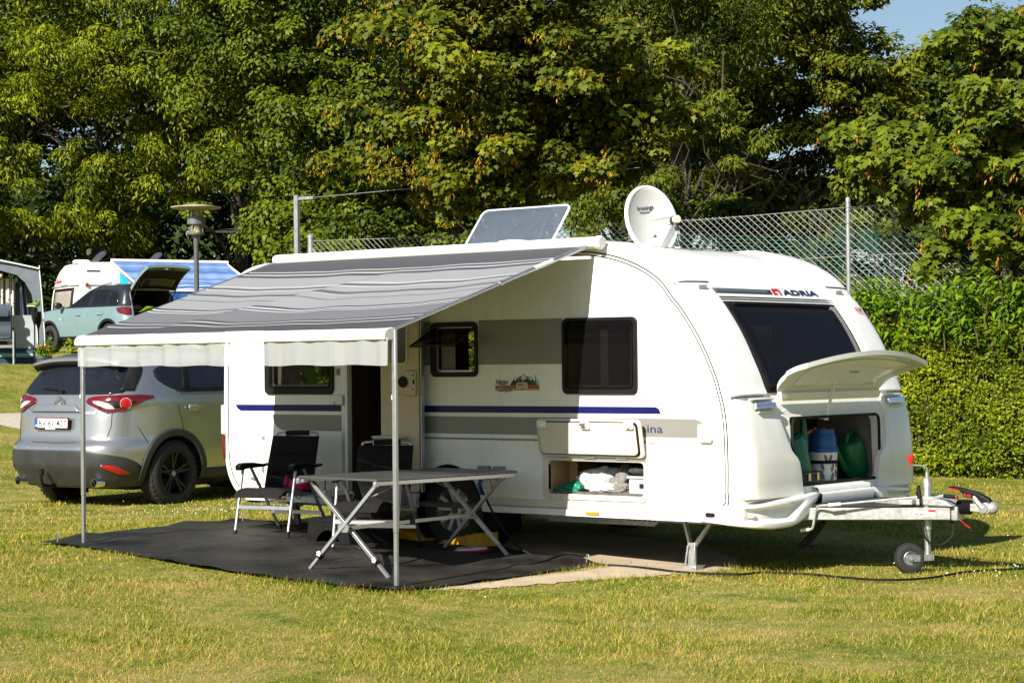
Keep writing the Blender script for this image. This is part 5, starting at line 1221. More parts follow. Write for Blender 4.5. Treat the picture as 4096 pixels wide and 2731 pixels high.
for i in range(nx + 1):
    for j in range(ns + 1):
        u, s_ = i / nx, j / ns; x = AX0 + .01 + (AX1 - AX0 - .02) * u + (.05 - .115 * u) * s_; y = -.12 + (FRY + .12 + .02) * s_; z = 2.345 + (FRZ + .01 - 2.345) * s_
        en = math.sin(math.pi * s_) ** .7
        z -= en * .045 * math.sin(math.pi * u) ** .6
        z += en * (.005 * math.sin(u * 19 + s_ * 3) + .003 * math.sin(u * 37 + 1 - s_ * 5)) * (.4 + .6 * math.sin(math.pi * u))
        cx_ = .18 + .42 * (1 - s_) if s_ > .15 else .54             # diagonal fold across the cloth
        d = u - cx_ - .02
        z += .036 * math.exp(-(d / (.035 if d < 0 else .10)) ** 2) * en * float(sm(.12, .35, s_)) * (1 - .25 * s_)
        V.append((x, y, z)); A.append(s_)
me = bpy.data.meshes.new("fabric"); me.from_pydata([tuple(Vector(p) - OFF) for p in V], [], [(i * (ns + 1) + j, (i + 1) * (ns + 1) + j, (i + 1) * (ns + 1) + j + 1, i * (ns + 1) + j + 1) for i in range(nx) for j in range(ns)])
at = me.attributes.new("slope", 'FLOAT', 'POINT'); at.data.foreach_set("value", A)
finish(me, "fabric", "awning_cloth", aw, sharp=180)
BP = [(-.066, 1.672), (-.069, 1.693), (-.064, 1.712), (-.048, 1.732), (-.022, 1.742), (.01, 1.745), (.035, 1.735), (.045, 1.712), (.040, 1.685), (.02, 1.670)]
b = MB(); b.prism(BP, lambda a, c, t: (t, -2.13 + a, c), 1.560, 4.618); b.build("front_bar", "white_plastic", aw)
b = MB(); b.box(1.56, 4.618, -2.2005, -2.1955, 1.6865, 1.6890); b.build("bar_groove", "dark_grey_plastic", aw)
for x0_, x1_ in ((4.619, 4.640), (1.538, 1.559)): b = MB(); b.prism([(p * 1.08, 1.71 + (q - 1.71) * 1.1) for p, q in BP], lambda a, c, t: (t, -2.13 + a, c), x0_, x1_); b.build("end_cap", "white_plastic", aw, bevel=.005)
def arm(x0, x1):
    p0, p1 = Vector((x0, -.10, 2.345)), Vector((x1, -2.10, 1.737)); q = p0.lerp(p1, .47)
    b = MB(); b.tube([p0, q], .016, 10); b.tube([q, p1], .0125, 10); b.tube([q - (p1 - p0).normalized() * .02, q + (p1 - p0).normalized() * .02], .019, 10); a_ = b.build("arm", "alu_satin", aw); return a_, p0, p1
a_, p0, p1 = arm(4.695, 4.630); b = MB(); q0, q1 = p0.lerp(p1, .19), p0.lerp(p1, .29); b.tube([q0, q1], .0168, 10); b.build("arm_label", "white_plastic", a_)
arm(1.50, 1.545)
def valance_mat():
    m, nt, bs = _nt("valance_film"); N, L = nt.nodes, nt.links
    bs.inputs["Base Color"].default_value = (.70, .73, .76, 1); bs.inputs["Roughness"].default_value = .35
    tr = N.new("ShaderNodeBsdfTranslucent"); tr.inputs[0].default_value = (.70, .73, .76, 1)
    m1 = N.new("ShaderNodeMixShader"); m1.inputs[0].default_value = .35; L.new(bs.outputs[0], m1.inputs[1]); L.new(tr.outputs[0], m1.inputs[2])
    tp = N.new("ShaderNodeBsdfTransparent"); m2 = N.new("ShaderNodeMixShader"); m2.inputs[0].default_value = .48; L.new(m1.outputs[0], m2.inputs[1]); L.new(tp.outputs[0], m2.inputs[2]); L.new(m2.outputs[0], N["Material Output"].inputs[0]); return m
MT["valance_film"] = valance_mat()
VAL = lambda u, v: (1.545 + 3.105 * u, -2.165 + .006 * math.sin(u * 31) * v + (.011 * math.sin(u * 74 + .9 * math.sin(u * 19)) + .006 * math.sin(u * 133)) * (.5 + .5 * v) - .012, 1.682 - (.166 + .004 * math.sin(u * 40) + .012 * u) * v)
b = MB(); b.grid(VAL, 220, 8); b.build("valance", "valance_film", aw, sharp=180)
def leg(x, y):
    z0 = g(x, y); b = MB(); b.bar((x, y, z0 + .37), (x, y, 1.735), .032, .024, (0, 1, 0)); l = b.build("leg", "alu_satin", aw, bevel=.003)
    b = MB(); b.bar((x, y, z0 + .01), (x, y, z0 + .38), .026, .019, (0, 1, 0)); b.build("inner_tube", "alu_satin", l); b = MB(); b.box(x - .022, x + .022, y - .03, y + .03, z0 + .004, z0 + .018); b.build("foot", "alu_satin", l)
    b = MB(); b.box(x - .020, x - .014, y - .012, y + .012, 1.28, 1.31); b.build("clip", "white_plastic", l)
leg(1.535, -2.125); leg(4.64, -2.105)
setoff((0, 0, 0))

# ================================================================ SATELLITE DISH
DC = Vector((4.53, .98, 2.60)); dn = Vector((.92, -.27, .18)).normalized()
sd = thing("satellite_dish", "round white satellite dish with navy lettering on the caravan roof", "satellite dish", (4.53, .98, 2.39)); setoff(sd.location)
du = Vector((0, 0, 1)) - dn * dn.z; du.normalize(); dr_ = du.cross(dn)          # dr_: to the right seen from the front
tw = R(-7); du, dr_ = du * math.cos(tw) + dr_ * math.sin(tw), dr_ * math.cos(tw) - du * math.sin(tw)
def dsk(r_, a, lift=0): return DC + dr_ * (.238 * r_ * math.cos(a)) + du * (.262 * r_ * math.sin(a)) + dn * (.055 * (r_ * r_ - 1) + lift)
b = MB(); b.grid(lambda u, v: dsk(u, 2 * math.pi * v), 12, 48); b.build("dish", "dish_grey", sd, solid=.006, fixn=False)
b = MB(); b.tube([dsk(1, 2 * math.pi * k / 60, -.012) for k in range(60)], .016, 6, closed=True); b.build("rim", "white_plastic", sd)
def dpos(a, c, l): r_ = math.hypot(a / .238, c / .262); return DC + dr_ * a + du * c + dn * (.055 * (r_ * r_ - 1) + l)
lettering("kronings", lambda a, c: dpos(-.095 + .165 * a, .078 + .046 * c, .006), "print_navy", sd, offset=.015)
b = MB(); b.prism([(-.07, .070), (.03, .070), (.03, .075), (-.07, .075)], lambda a, c, t: dpos(a, c, t), .004, .007); b.build("lettering", "print_navy", sd, smooth=False)
foot = DC - du * .265; tip = DC + dn * .26 - du * .10
b = MB(); b.bar(foot + dn * .01, tip, .034, .040); b.build("feed_arm", "alu_satin", sd)
b = MB(); b.lathe([(.028, -.035), (.03, -.03), (.03, 0), (.022, .012), (.022, .045), (.028, .05), (.028, .08), (.002, .082)], tip + du * .035, -dn, n=16); b.build("receiver", "cream_plastic", sd)
b = MB(); b.lathe([(.034, -.010), (.036, 0), (.034, .012)], tip + du * .03 - dn * .02, -dn, n=16); b.bar(tip + du * .02, tip - du * .05, .02, .03, dn); b.build("clamp", "dark_grey_plastic", sd)
for a in (-.035, .025): b = MB(); b.bar(dpos(a + .01, -.255, .014), dpos(a - .014, -.165, .016), .026, .012, dn); b.build("bracket", "cream_plastic", sd)
b = MB(); b.cyl((4.50, .98, 2.37), foot - dn * .02, .03); b.box(4.38, 4.60, .88, 1.08, 2.365, 2.39); b.cyl((4.36, 1.12, 2.375), DC - dn * .03 - du * .1, .018); b.build("mount", "white_plastic", sd)
setoff((0, 0, 0))
# ================================================================ UNDER THE AWNING
_wr = np.random.default_rng(77); _wk = _wr.normal(0, 1, (16, 2)) * np.array([2.2, 2.2, 3, 3, 4, 4, 5, 5, 7, 7, 9, 9, 12, 12, 16, 16])[:, None]; _wp = _wr.uniform(0, 6.28, 16)
def wr(x, y):
    q = _wk @ np.array([x, y]) + _wp; am = .055 / (2.5 + np.abs(_wk).sum(1))
    s = np.sin(q); s[::2] = (1 - np.abs(s[::2])) ** 2 * 1.6 - .5      # alternate soft waves and sharp creases
    return float(.014 + max(-.010, .8 * (am * s).sum()) + .02 * math.exp(-((x - 1.25) ** 2 + (y + 1.0) ** 2) * 3))
bm = sheet(fine_edge(MAT_POLY, .12, .008, 9), .016, .055, wr)
me = bpy.data.meshes.new("ground_mat"); bm.to_mesh(me); bm.free()
gm = finish(me, "ground_mat", "mat_black", None, sharp=180)
tag(gm, "black woven ground mat spread under the grey striped awning", "ground mat")
b = MB()
for k in range(13):
    x0 = .8 + k * .31
    for q in range(14):
        if rng.random() < .35: continue
        y0 = -2.3 + q * .18; y1 = y0 + .13
        if not (in_poly([x0 + .05], [y0], MAT_POLY)[0] and in_poly([x0 + .05], [y1], MAT_POLY)[0]): continue
        xs = [x0 + .05 * (y - y0) + .012 * math.sin(y * 9) for y in np.linspace(y0, y1, 4)]; ys_ = np.linspace(y0, y1, 4)
        pts = [(x, y, g(x, y) + .0185 + wr(x, y)) for x, y in zip(xs, ys_)]
        b.add([(p[0] - .0028, p[1], p[2]) for p in pts] + [(p[0] + .0028, p[1], p[2]) for p in pts], [(i, i + 1, i + 5, i + 4) for i in range(3)])
o = b.build("threads", "mat_thread", gm, smooth=False); o["kind"] = "stuff"
for px, py in ((1.30, -2.18), (4.72, -.16), (.62, .36)):
    pz = g(px, py) + .03; o = thing("tent_peg", {1.30: "steel peg at the foot of the left awning leg", 4.72: "steel peg holding the mat corner near the caravan front", .62: "steel peg at the rear corner of the mat"}[px], "tent peg", (px, py, pz), group="pegs in the ground mat")
    b = MB(); b.tube([(0, 0, -.03), (0, 0, .045), (.012, -.004, .058), (.028, -.008, .050), (.03, -.008, .03)], .005, 6); b.build("peg", "galvanised", o)

# folding chairs
def make_chair():
    o = thing("camping_chair", "", "chair"); setoff((0, 0, 0))
    for s in (-1, 1):
        b = MB(); b.tube([(s * .26, -.335, .028), (s * .262, -.21, .535)], .0135, 10); l = b.build("front_leg", "alu_satin", o); b = MB(); b.tube([(s * .26, -.342, 0), (s * .26, -.330, .048)], .017, 10); b.build("foot_cap", "black_rubber", l)
        b = MB(); b.bar((s * .25, .325, .028), (s * .262, -.085, .535), .014, .026, (1, 0, 0)); l = b.build("rear_leg", "alu_satin", o, bevel=.003); b = MB(); b.bar((s * .25, .342, .002), (s * .25, .315, .045), .022, .032, (1, 0, 0)); b.build("foot_cap", "black_rubber", l)
        b = MB(); b.prism([(-.285, .525), (-.29, .565), (-.24, .585), (-.08, .582), (.12, .560), (.175, .570), (.175, .550), (.08, .540), (-.18, .535)], lambda a, c, t: (s * .262 + t, a, c), -.028, .028); b.build("armrest", "black_plastic", o, bevel=.008)
        b = MB(); b.bar((s * .225, -.30, .345), (s * .225, .16, .325), .014, .026); b.build("seat_rail", "alu_satin", o)
    for y, z, h in ((-.292, .235, .036), (.205, .165, .030)):
        b = MB(); b.bar((-.255, y, z), (.255, y, z), .012, h); b.build("crossbar", "alu_satin", o, bevel=.002)
    b = MB(); b.tube(catm([(-.20, .13, .32), (-.205, .185, .60), (-.205, .225, .775), (-.18, .232, .812), (0, .234, .818), (.18, .232, .812), (.205, .225, .775), (.205, .185, .60), (.20, .13, .32)], 4), .012, 8); b.build("back_frame", "alu_satin", o)
    def pad(name, f, nu, nv, par):
        b = MB(); b.grid(lambda u, v: f(u, v, 1), nu, nv); b.grid(lambda u, v: f(u, v, -1), nu, nv); return b.build(name, "chair_fabric", par, sharp=60)
    def edge(u, v): return (min(1, 6 * min(u, 1 - u)) ** .5) * (min(1, 8 * min(v, 1 - v)) ** .5)
    def seat(u, v, s): y = -.40 + .56 * v; return ((u - .5) * .47, y, .365 - .03 * v - .05 * max(0, (.16 - v) / .16) ** 2 + .012 * math.sin(v * 12) + s * .022 * edge(u, v))
    pad("seat", seat, 12, 16, o)
    def back(u, v, s): q = v * 3 % 1; return ((u - .5) * (.485 - .015 * v), .075 + .135 * v ** 1.1 + .012 * (1 - (2 * u - 1) ** 2) - s * (.014 + .028 * math.sin(math.pi * min(.999, q if v < .999 else .999)) ** .5) * min(1, 8 * min(u, 1 - u)) ** .5, .335 + .455 * v)
    bk = pad("backrest", back, 12, 24, o)
    b = MB(); b.tube([(-.10, .222, .812), (.12, .222, .815)], .022, 10); b.build("head_sleeve", "chair_fabric", o)
    return o
ch = make_chair(); GC = "folding camping chairs under the awning"
def put(o, x, y, a, label, grp, dz=.018): o.scale = (.93, .95, .97); o.location = (x, y, g(x, y) + dz); o.rotation_euler = (0, 0, R(a)); o["label"] = label; o["group"] = grp
put(ch, 1.985, -.50, 13, "black padded folding chair with a pink bag on its seat", GC)
c2_ = copy_tree(ch); put(c2_, 3.24, -.76, 24, "black padded folding chair by the open door, half hidden behind the table", GC)
o = thing("bag", "crumpled magenta drawstring bag lying on the seat of the left chair", "bag", (2.13, -.44, .535)); setoff((2.13, -.44, .535))
lump((2.13, -.46, .565), (.10, .07, .062), 61, .18).build("body", "magenta_fabric", o, sharp=180)
lump((2.03, -.50, .59), (.028, .02, .045), 62, .4).build("neck", "magenta_fabric", o, sharp=180); b = MB(); b.tube(catm([(2.15, -.53, .55), (2.17, -.55, .49), (2.21, -.54, .465), (2.21, -.52, .51)], 3), .004, 5); b.build("cord", "black_rubber", o)
setoff((0, 0, 0))

# roll top aluminium table
tb = thing("folding_table", "long roll top aluminium table on crossed legs, in front of the caravan", "table", (3.9, -1.12, g(3.9, -1.1))); setoff(tb.location)
def tp(a, c):  # a across 0..1 (left to right), c along 0..1 (front to back)
    x = 3.575 + .70 * a - .075 * c; y = -1.925 + 1.60 * c + .02 * a; return Vector((x, y, .742 - .006 * a - .018 * c))
NS = 23; v0 = None; dx_, dy_ = tp(1, .5) - tp(0, .5), tp(.5, 1) - tp(.5, 0)
for k in range(NS):
    c = (k + .5) / NS; p, q = tp(-.01, c), tp(1.01, c)
    if v0 is None:
        b = MB(); b.bar(p, q, 1.60 / NS - .006, .015); v0 = b.build("slat", "table_slat", tb, bevel=.003); base = p.copy()
    else:
        e = v0.copy(); COL.objects.link(e); e.location = p - base
for a in (.03, .97):
    b = MB(); b.bar(tp(a, .01) - Vector((0, 0, .024)), tp(a, .99) - Vector((0, 0, .024)), .022, .030); b.build("side_rail", "alu_satin", tb, bevel=.003)
    b = MB(); b.bar(tp(a, .2) - Vector((0, 0, .0095)), tp(a, 1.01) - Vector((0, 0, .0095)), .03, .004); b.build("slat_band", "black_rubber", tb)
FT = {0: ((3.69, -1.92), (4.33, -1.85)), 1: ((3.52, -.335), (4.16, -.355))}
for e, c in ((0, .05), (1, .93)):
    tl, tr = tp(.06, c) - Vector((0, 0, .035)), tp(.94, c) - Vector((0, 0, .035)); f0, f1 = FT[e]
    f0 = Vector((*f0, g(*f0) + .02)); f1 = Vector((*f1, g(*f1) + .02)); sh = Vector((0, .014, 0))
    for p, q, s in ((tl, f1, sh), (tr, f0, -sh)):
        b = MB(); k = p.lerp(q, .84); b.bar(p + s, k + s, .026, .030, (0, 1, 0)); l = b.build("leg", "alu_satin", tb, bevel=.003)
        b = MB(); b.bar(p.lerp(q, .80) + s, q + s, .019, .022, (0, 1, 0)); b.build("extension", "alu_satin", l)
        if e == 0:
            b = MB(); b.bar(p.lerp(q, .83) + s, p.lerp(q, .865) + s, .034, .038, (0, 1, 0)); b.build("clamp", "black_plastic", l)
            b = MB(); kp = p.lerp(q, .835) + s + Vector((.012, -.03, .012)); b.lathe([(.006, -.02), (.007, 0)], kp, (.3, -1, .3), n=8); [b.ball(kp + Vector((.014 * math.cos(R(72 * i)), -.004, .014 * math.sin(R(72 * i)))), .0075, nu=8, nv=5) for i in range(5)]; b.build("clamp_knob", "white_plastic", l)
        else:
            b = MB(); b.bar(p.lerp(q, .97) + s, q + s, .032, .034, (0, 1, 0)); b.build("foot_cap", "black_rubber", l)
    mid = (tl.lerp(f1, .5) + tr.lerp(f0, .5)) / 2
    b = MB(); b.prism(rrect(-.048, .048, -.026, .026, .012), lambda a, d, t: (mid.x + a, mid.y - .032 - t, mid.z + d), -.003, .003); [b.lathe([(.005, 0), (.004, .004), (.001, .004)], (mid.x + i, mid.y - .035, mid.z + j), (0, -1, 0), n=6) for i in (-.034, .034) for j in (-.013, .013)]; b.build("cross_plate", "galvanised", tb)
    if e == 0: mid0 = mid
    b = MB(); b.tube([tr.lerp(f0, .18), tp(.95, c + (.10 if e == 0 else -.10)) - Vector((0, 0, .04))], .006, 6); b.tube([tl.lerp(f1, .18), tp(.05, c + (.10 if e == 0 else -.10)) - Vector((0, 0, .04))], .006, 6); b.build("strut", "galvanised", tb)
b = MB(); b.bar(mid0, mid, .024, .024); b.build("spreader", "alu_satin", tb); q0, q1 = mid0.lerp(mid, .47), mid0.lerp(mid, .51); b = MB(); b.bar(q0, q1, .029, .029); b.build("spreader_joint", "black_plastic", tb)
for a in (0, 1):
    b = MB(); p = tp(a, .0); b.box(p.x - .012, p.x + .012, p.y - .012, p.y + .022, p.z - .045, p.z - .008); b.build("corner_latch", "galvanised", tb, bevel=.003)
setoff((0, 0, 0))

# step stool: two tiers of black plastic
o = thing("step_stool", "black plastic double step in front of the caravan doorway", "step stool", (2.72, -.60, g(2.72, -.6) + .018)); setoff((0, 0, 0))
def tier(x0, x1, y0, y1, h, n):
    b = MB(); w = .012
    b.prism([(x0, h), (x1, h), (x1, h - .028), (x0, h - .028)], lambda a, c, t: (a, t, c), y0, y1)
    for k in range(7): yy = y0 + (y1 - y0) * (k + .5) / 7; b.box(x0 + .02, x1 - .02, yy - .006, yy + .006, h + .0005, h + .004)
    arcp = [(x0 + .07 + (x1 - x0 - .14) * i / 10, .10 * math.sin(math.pi * i / 10) ** .6 + .001) for i in range(11)]
    b.prism([(x0 - .03, 0)] + arcp + [(x1 + .03, 0), (x1, h - .029), (x0, h - .029)], lambda a, c, t: (a, t, c), y0 + .002, y0 + w); b.prism([(x0 - .03, 0)] + arcp + [(x1 + .03, 0), (x1, h - .029), (x0, h - .029)], lambda a, c, t: (a, t, c), y1 - w, y1 - .002)
    for s, xx in ((-1, x0), (1, x1)): b.prism([(xx + s * .03, 0), (xx, h - .029), (xx - s * .012, h - .029), (xx + s * .018, 0)], lambda a, c, t: (a, t, c), y0 + w, y1 - w)
    return b.build(n, "black_plastic", o, bevel=.006)
tier(-.19, .21, -.17, .08, .19, "lower_step"); tier(-.19, .21, .085, .33, .34, "upper_step")

# levelling ramps
for nm, x0, x1, lb in (("a", 3.10, 2.76, "yellow plastic levelling ramp on the rear side of the caravan wheel"), ("b", 3.20, 3.64, "yellow plastic levelling ramp on the front side of the caravan wheel")):
    zz = g(3.3, 0) + .004; o = thing("levelling_ramp", lb, "ramp", (x1, .05, zz), group="levelling ramps at the caravan wheel"); setoff((x1, .05, zz))
    b = MB(); b.prism([(x0, zz), (x0, zz + .02), (x0 + (x1 - x0) * .62, zz + .085), (x1, zz + .115), (x1, zz)], lambda a, c, t: (a, t, c), -.06, .16); b.build("wedge", "yellow_plastic", o, bevel=.006)
    b = MB()
    for k in range(5): xx = x0 + (x1 - x0) * (.15 + .17 * k); zt = zz + (.02 + .065 * (.15 + .17 * k) / .62 if .15 + .17 * k < .62 else .085 + .03 * (.15 + .17 * k - .62) / .38); b.box(xx - .012, xx + .012, -.04, .14, zt - .004, zt + .010)
    b.build("tread", "yellow_plastic", o); setoff((0, 0, 0))
# floral mitt
zz = g(3.78, -.35) + .03; o = thing("floral_mat", "small pink rimmed floral cloth lying on the black mat near the wheel", "cloth", (3.78, -.33, zz)); setoff((0, 0, 0))
b = MB(); b.lathe([(.002, 0), (.15, 0), (.16, .008), (.15, .016), (.002, .018)], (0, 0, 0), n=24); [b.v.__setitem__(i, (p[0] * .62 + .1 * p[1], p[1] * 1.05, p[2])) for i, p in enumerate(b.v)]; b.build("rim", "magenta_fabric", o)
b = MB(); b.lathe([(.002, .0), (.138, .0), (.125, .010), (.002, .014)], (0, 0, .0175), n=24); [b.v.__setitem__(i, (p[0] * .62 + .1 * p[1], p[1] * 1.05, p[2])) for i, p in enumerate(b.v)]; b.build("cover", "towel_white", o)
rs = np.random.default_rng(71)
for m_ in ("magenta_fabric", "print_yellow", "towel_blue"):
    b = MB()
    for k in range(8):
        a, r_ = rs.random() * 6.28, .115 * rs.random() ** .5; x, y = r_ * math.cos(a), r_ * math.sin(a); x, y = x * .62 + .1 * y, y * 1.05
        b.lathe([(.012, 0), (.010, .003), (.001, .003)], (x, y, .0315), n=7)
    o2 = b.build("flower_print", m_, o); o2["kind"] = "stuff"
# mains cable from the socket along the ground to the right
CP = [(3.66, -.085, .60), (3.80, -.12, .42), (3.95, -.16, .28), (4.12, -.18, .15), (4.32, -.14, .072), (4.62, -.12, .058), (4.95, .0, .046), (5.2, .0, .04), (5.45, .0, .03)]
CP += [(x, y, g(x, y) + .022) for x, y in ((5.83, .10), (5.9, .30), (6.1, .40), (6.26, .43), (6.55, .38), (6.82, .40), (6.99, .63), (7.02, .95), (7.04, 1.21), (7.26, 1.61), (7.6, 2.2), (8.2, 2.9))]
b = MB(); b.tube(catm(CP, 4), .0085, 7); o = b.build("power_cable", "black_rubber"); tag(o, "black mains cable running from the caravan socket over sand and grass to the right", "cable")
# ================================================================ CARS
class CarBody:
    """moulded car body as stacked plan outlines; local +x is forward, left is +y, rows of (z, rear x, front x, half width)"""
    def __init__(s, rows, n=8.0, m=4.0):
        s.R = np.array(rows, float); s.n = n; s.m = m
        z = s.R[:, 0]
        s.cs = [None] + [s._pchip(z, s.R[:, k]) for k in (1, 2, 3)]
    _pchip = staticmethod(smooth_curve)
    def dims(s, z): a, f, w = (s.cs[k](z) for k in (1, 2, 3)); return (a + f) / 2, (f - a) / 2, w
    def pt(s, mode, val, z, lift=0.0):
        """mode 'r': rear face at sideways position val (right is negative y); mode 'sr'/'sl': right/left side at lengthwise position val"""
        xc, hl, w = s.dims(z)
        if mode == 'r':
            Y = float(np.clip(val / w, -.995, .995)); X = -(1 - abs(Y) ** s.m) ** (1 / s.n)
        else:
            X = float(np.clip((val - xc) / hl, -.995, .995)); Y = (1 - abs(X) ** s.n) ** (1 / s.m) * (-1 if mode == 'sr' else 1)
        gx_ = s.n * abs(X) ** (s.n - 1) * (1 if X > 0 else -1) / hl; gy_ = s.m * abs(Y) ** (s.m - 1) * (1 if Y > 0 else -1) / w
        L = math.hypot(gx_, gy_) + 1e-9
        return Vector((xc + hl * X + lift * gx_ / L, w * Y + lift * gy_ / L, z))
    def mesh(s, nz, mats, name, par, cutters):
        zs = np.linspace(s.R[0, 0], s.R[-1, 0], nz); per = []
        yb = .815
        for Y in np.linspace(-yb, yb, 25): per.append((-(1 - abs(Y) ** s.m) ** (1 / s.n), Y))
        xb = per[0][0]
        for X in np.linspace(xb, -xb, 49)[1:]: per.append((X, (1 - abs(X) ** s.n) ** (1 / s.m)))
        for Y in np.linspace(yb, -yb, 25)[1:]: per.append(((1 - abs(Y) ** s.m) ** (1 / s.n), Y))
        for X in np.linspace(-xb, xb, 49)[1:-1]: per.append((X, -(1 - abs(X) ** s.n) ** (1 / s.m)))
        N = len(per); b = MB(); V = []
        for z in zs:
            xc, hl, w = s.dims(z); V += [(xc + hl * X, w * Y, z) for X, Y in per]
        F = [(i * N + j, i * N + (j + 1) % N, (i + 1) * N + (j + 1) % N, (i + 1) * N + j) for i in range(nz - 1) for j in range(N)]
        F += [tuple(range(N - 1, -1, -1)), tuple((nz - 1) * N + j for j in range(N))]
        b.add(V, F); o = b.build(name, mats, par, sharp=50)
        for c in cutters:
            c.parent = par
            md = o.modifiers.new("cut", 'BOOLEAN'); md.operation = 'DIFFERENCE'; md.solver = 'EXACT'; md.object = c; md.material_mode = 'TRANSFER'
        if cutters:
            bpy.context.view_layer.update(); dg = bpy.context.evaluated_depsgraph_get()
            me = bpy.data.meshes.new_from_object(o.evaluated_get(dg)); o.modifiers.clear(); o.data = me
            me.polygons.foreach_set("use_smooth", [True] * len(me.polygons)); me.set_sharp_from_angle(angle=R(50))
            for c in cutters: bpy.data.objects.remove(c)
        return o
    def patch(s, rows, m, name, par, lift=.004, n=14, sub=3, thick=.004, mirror=False):
        """panel lying on the body: rows of (z, (mode, val), (mode, val)) joined and filled; smooth between rows"""
        b = MB(); Z = [r[0] for r in rows]; K = (len(rows) - 1) * sub
        def ang(a, z):
            xc, hl, w = s.dims(z)
            if a[0] == 'r': Y = float(np.clip(a[1] / w, -1, 1)); X = -(1 - abs(Y) ** s.m) ** (1 / s.n)
            else: X = float(np.clip((a[1] - xc) / hl, -1, 1)); Y = (1 - abs(X) ** s.n) ** (1 / s.m) * (-1 if a[0] == 'sr' else 1)
            return s.par(X, Y, hl, w)
        f0 = s._pchip(np.array(Z), np.array([ang(r[1], r[0]) for r in rows])); f1 = s._pchip(np.array(Z), np.array([ang(r[2], r[0]) for r in rows]))
        def fn(u, v):
            z = Z[0] + (Z[-1] - Z[0]) * u; a = f0(z) + (f1(z) - f0(z)) * v; return s.unpar(a, z, lift)
        def mir(p): return Vector((p[0], -p[1], p[2]))
        b.grid((lambda u, v: mir(fn(u, v))) if mirror else fn, K, n)
        return b.build(name, m, par, solid=thick, sharp=60)
    # running coordinate round the plan: negative on the right side, zero at the middle of the tail, metres
    def par(s, X, Y, hl, w):
        sg = -1 if Y < 0 else 1
        yb = .815; xb = -(1 - yb ** s.m) ** (1 / s.n)
        if abs(Y) <= yb and X < 0: return sg * abs(Y) * w
        return sg * (yb * w + (X - xb) * hl)
    def unpar(s, a, z, lift):
        xc, hl, w = s.dims(z); yb = .815; xb = -(1 - yb ** s.m) ** (1 / s.n)
        if abs(a) <= yb * w: return s.pt('r', a, z, lift)
        return s.pt('sr' if a < 0 else 'sl', xc + hl * (xb + (abs(a) - yb * w) / hl), z, lift)
    def seam(s, pts, par, m="black_rubber", r=.0035, name="seam", lift=.001):
        b = MB(); b.tube([s.pt(mo, v, z, lift) for mo, v, z in pts], r, 5); return b.build(name, m, par)

def car_wheel(root, x, y, r, w, side_, tyre="tyre", rim="rim_black", spokes=5, split=9):
    sy = -1 if side_ < 0 else 1; ax = (0, sy, 0); c = (x, y, r)
    b = MB(); rr = r * .66
    b.lathe([(rr, -w / 2), (r * .82, -w / 2 - .012), (r * .95, -w * .46), (r, -w * .36), (r, w * .36), (r * .95, w * .46), (r * .82, w / 2 + .012), (rr, w / 2)], c, ax, n=44, caps=False)
    for k in range(40):
        a = 2 * math.pi * k / 40; p = Vector((x + r * .985 * math.cos(a), y, r + r * .985 * math.sin(a))); t = Vector((-math.sin(a), 0, math.cos(a)))
        for q0, q1 in ((-.44, -.14), (.14, .44)): b.bar(p + Vector((0, q0 * w, 0)), p + Vector((0, q1 * w, 0)) + t * .012, .022, r * .05, Vector((math.cos(a), 0, math.sin(a))))
    wh = b.build("wheel", tyre, root)
    b = MB(); b.lathe([(rr + .004, -w / 2), (rr + .004, w * .48), (rr - .012, w * .50), (rr - .03, w * .2), (rr - .04, -w * .1), (.03, -w * .15)], c, ax, n=36, caps=False); b.lathe([(.065, 0), (.065, w * .30), (.05, w * .36), (.002, w * .36)], c, ax, n=20)
    for k in range(spokes):
        for d in (-split, split):
            a = R(90 + 360 / spokes * k + d * .5); a2 = R(90 + 360 / spokes * k + d)
            b.bar((x + .05 * math.cos(a), y + sy * w * .26, r + .05 * math.sin(a)), (x + (rr - .012) * math.cos(a2), y + sy * w * .42, r + (rr - .012) * math.sin(a2)), .030, .024, (0, 1, 0))
    b.build("rim", rim, wh, bevel=.003); b = MB(); b.lathe([(.030, w * .365), (.028, w * .38), (.002, w * .38)], c, ax, n=16); b.build("hub_cap", "alu_satin", wh)
    return wh
def cyl_cut(x, y, r, depth, z):
    b = MB(); b.lathe([(r, -depth), (r, depth)], (x, y, z), (0, 1, 0), n=40); o = b.build("cut", "black_rubber"); return o

# ---- silver estate-like SUV seen from behind
sv = thing("silver_car", "silver off-road car parked tail first behind the caravan, with black bumper cladding", "car", (-4.29, 2.23, -.03), R(95)); setoff((0, 0, 0))
SB = CarBody([(.24, .10, 4.45, .80), (.34, .03, 4.52, .88), (.50, -.055, 4.55, .915), (.64, -.065, 4.55, .92), (.70, -.045, 4.55, .92), (.755, .03, 4.54, .918), (.90, .05, 4.50, .917), (1.02, .065, 4.40, .915), (1.10, .085, 4.1, .912), (1.18, .11, 3.6, .905), (1.25, .145, 3.25, .885), (1.33, .20, 3.0, .855), (1.45, .30, 2.75, .80), (1.57, .40, 2.5, .725), (1.65, .49, 2.3, .64), (1.70, .64, 2.1, .54), (1.72, .86, 1.9, .42)])
cuts = [cyl_cut(.93, -.85, .425, .34, .36), cyl_cut(3.63, -.85, .42, .34, .36), cyl_cut(.93, .85, .425, .34, .36), cyl_cut(3.63, .85, .42, .34, .36)]
SB.mesh(46, ["silver_paint"], "body", sv, cuts)
r_ = lambda v: ('r', -v); q_ = lambda v: ('sr', v)
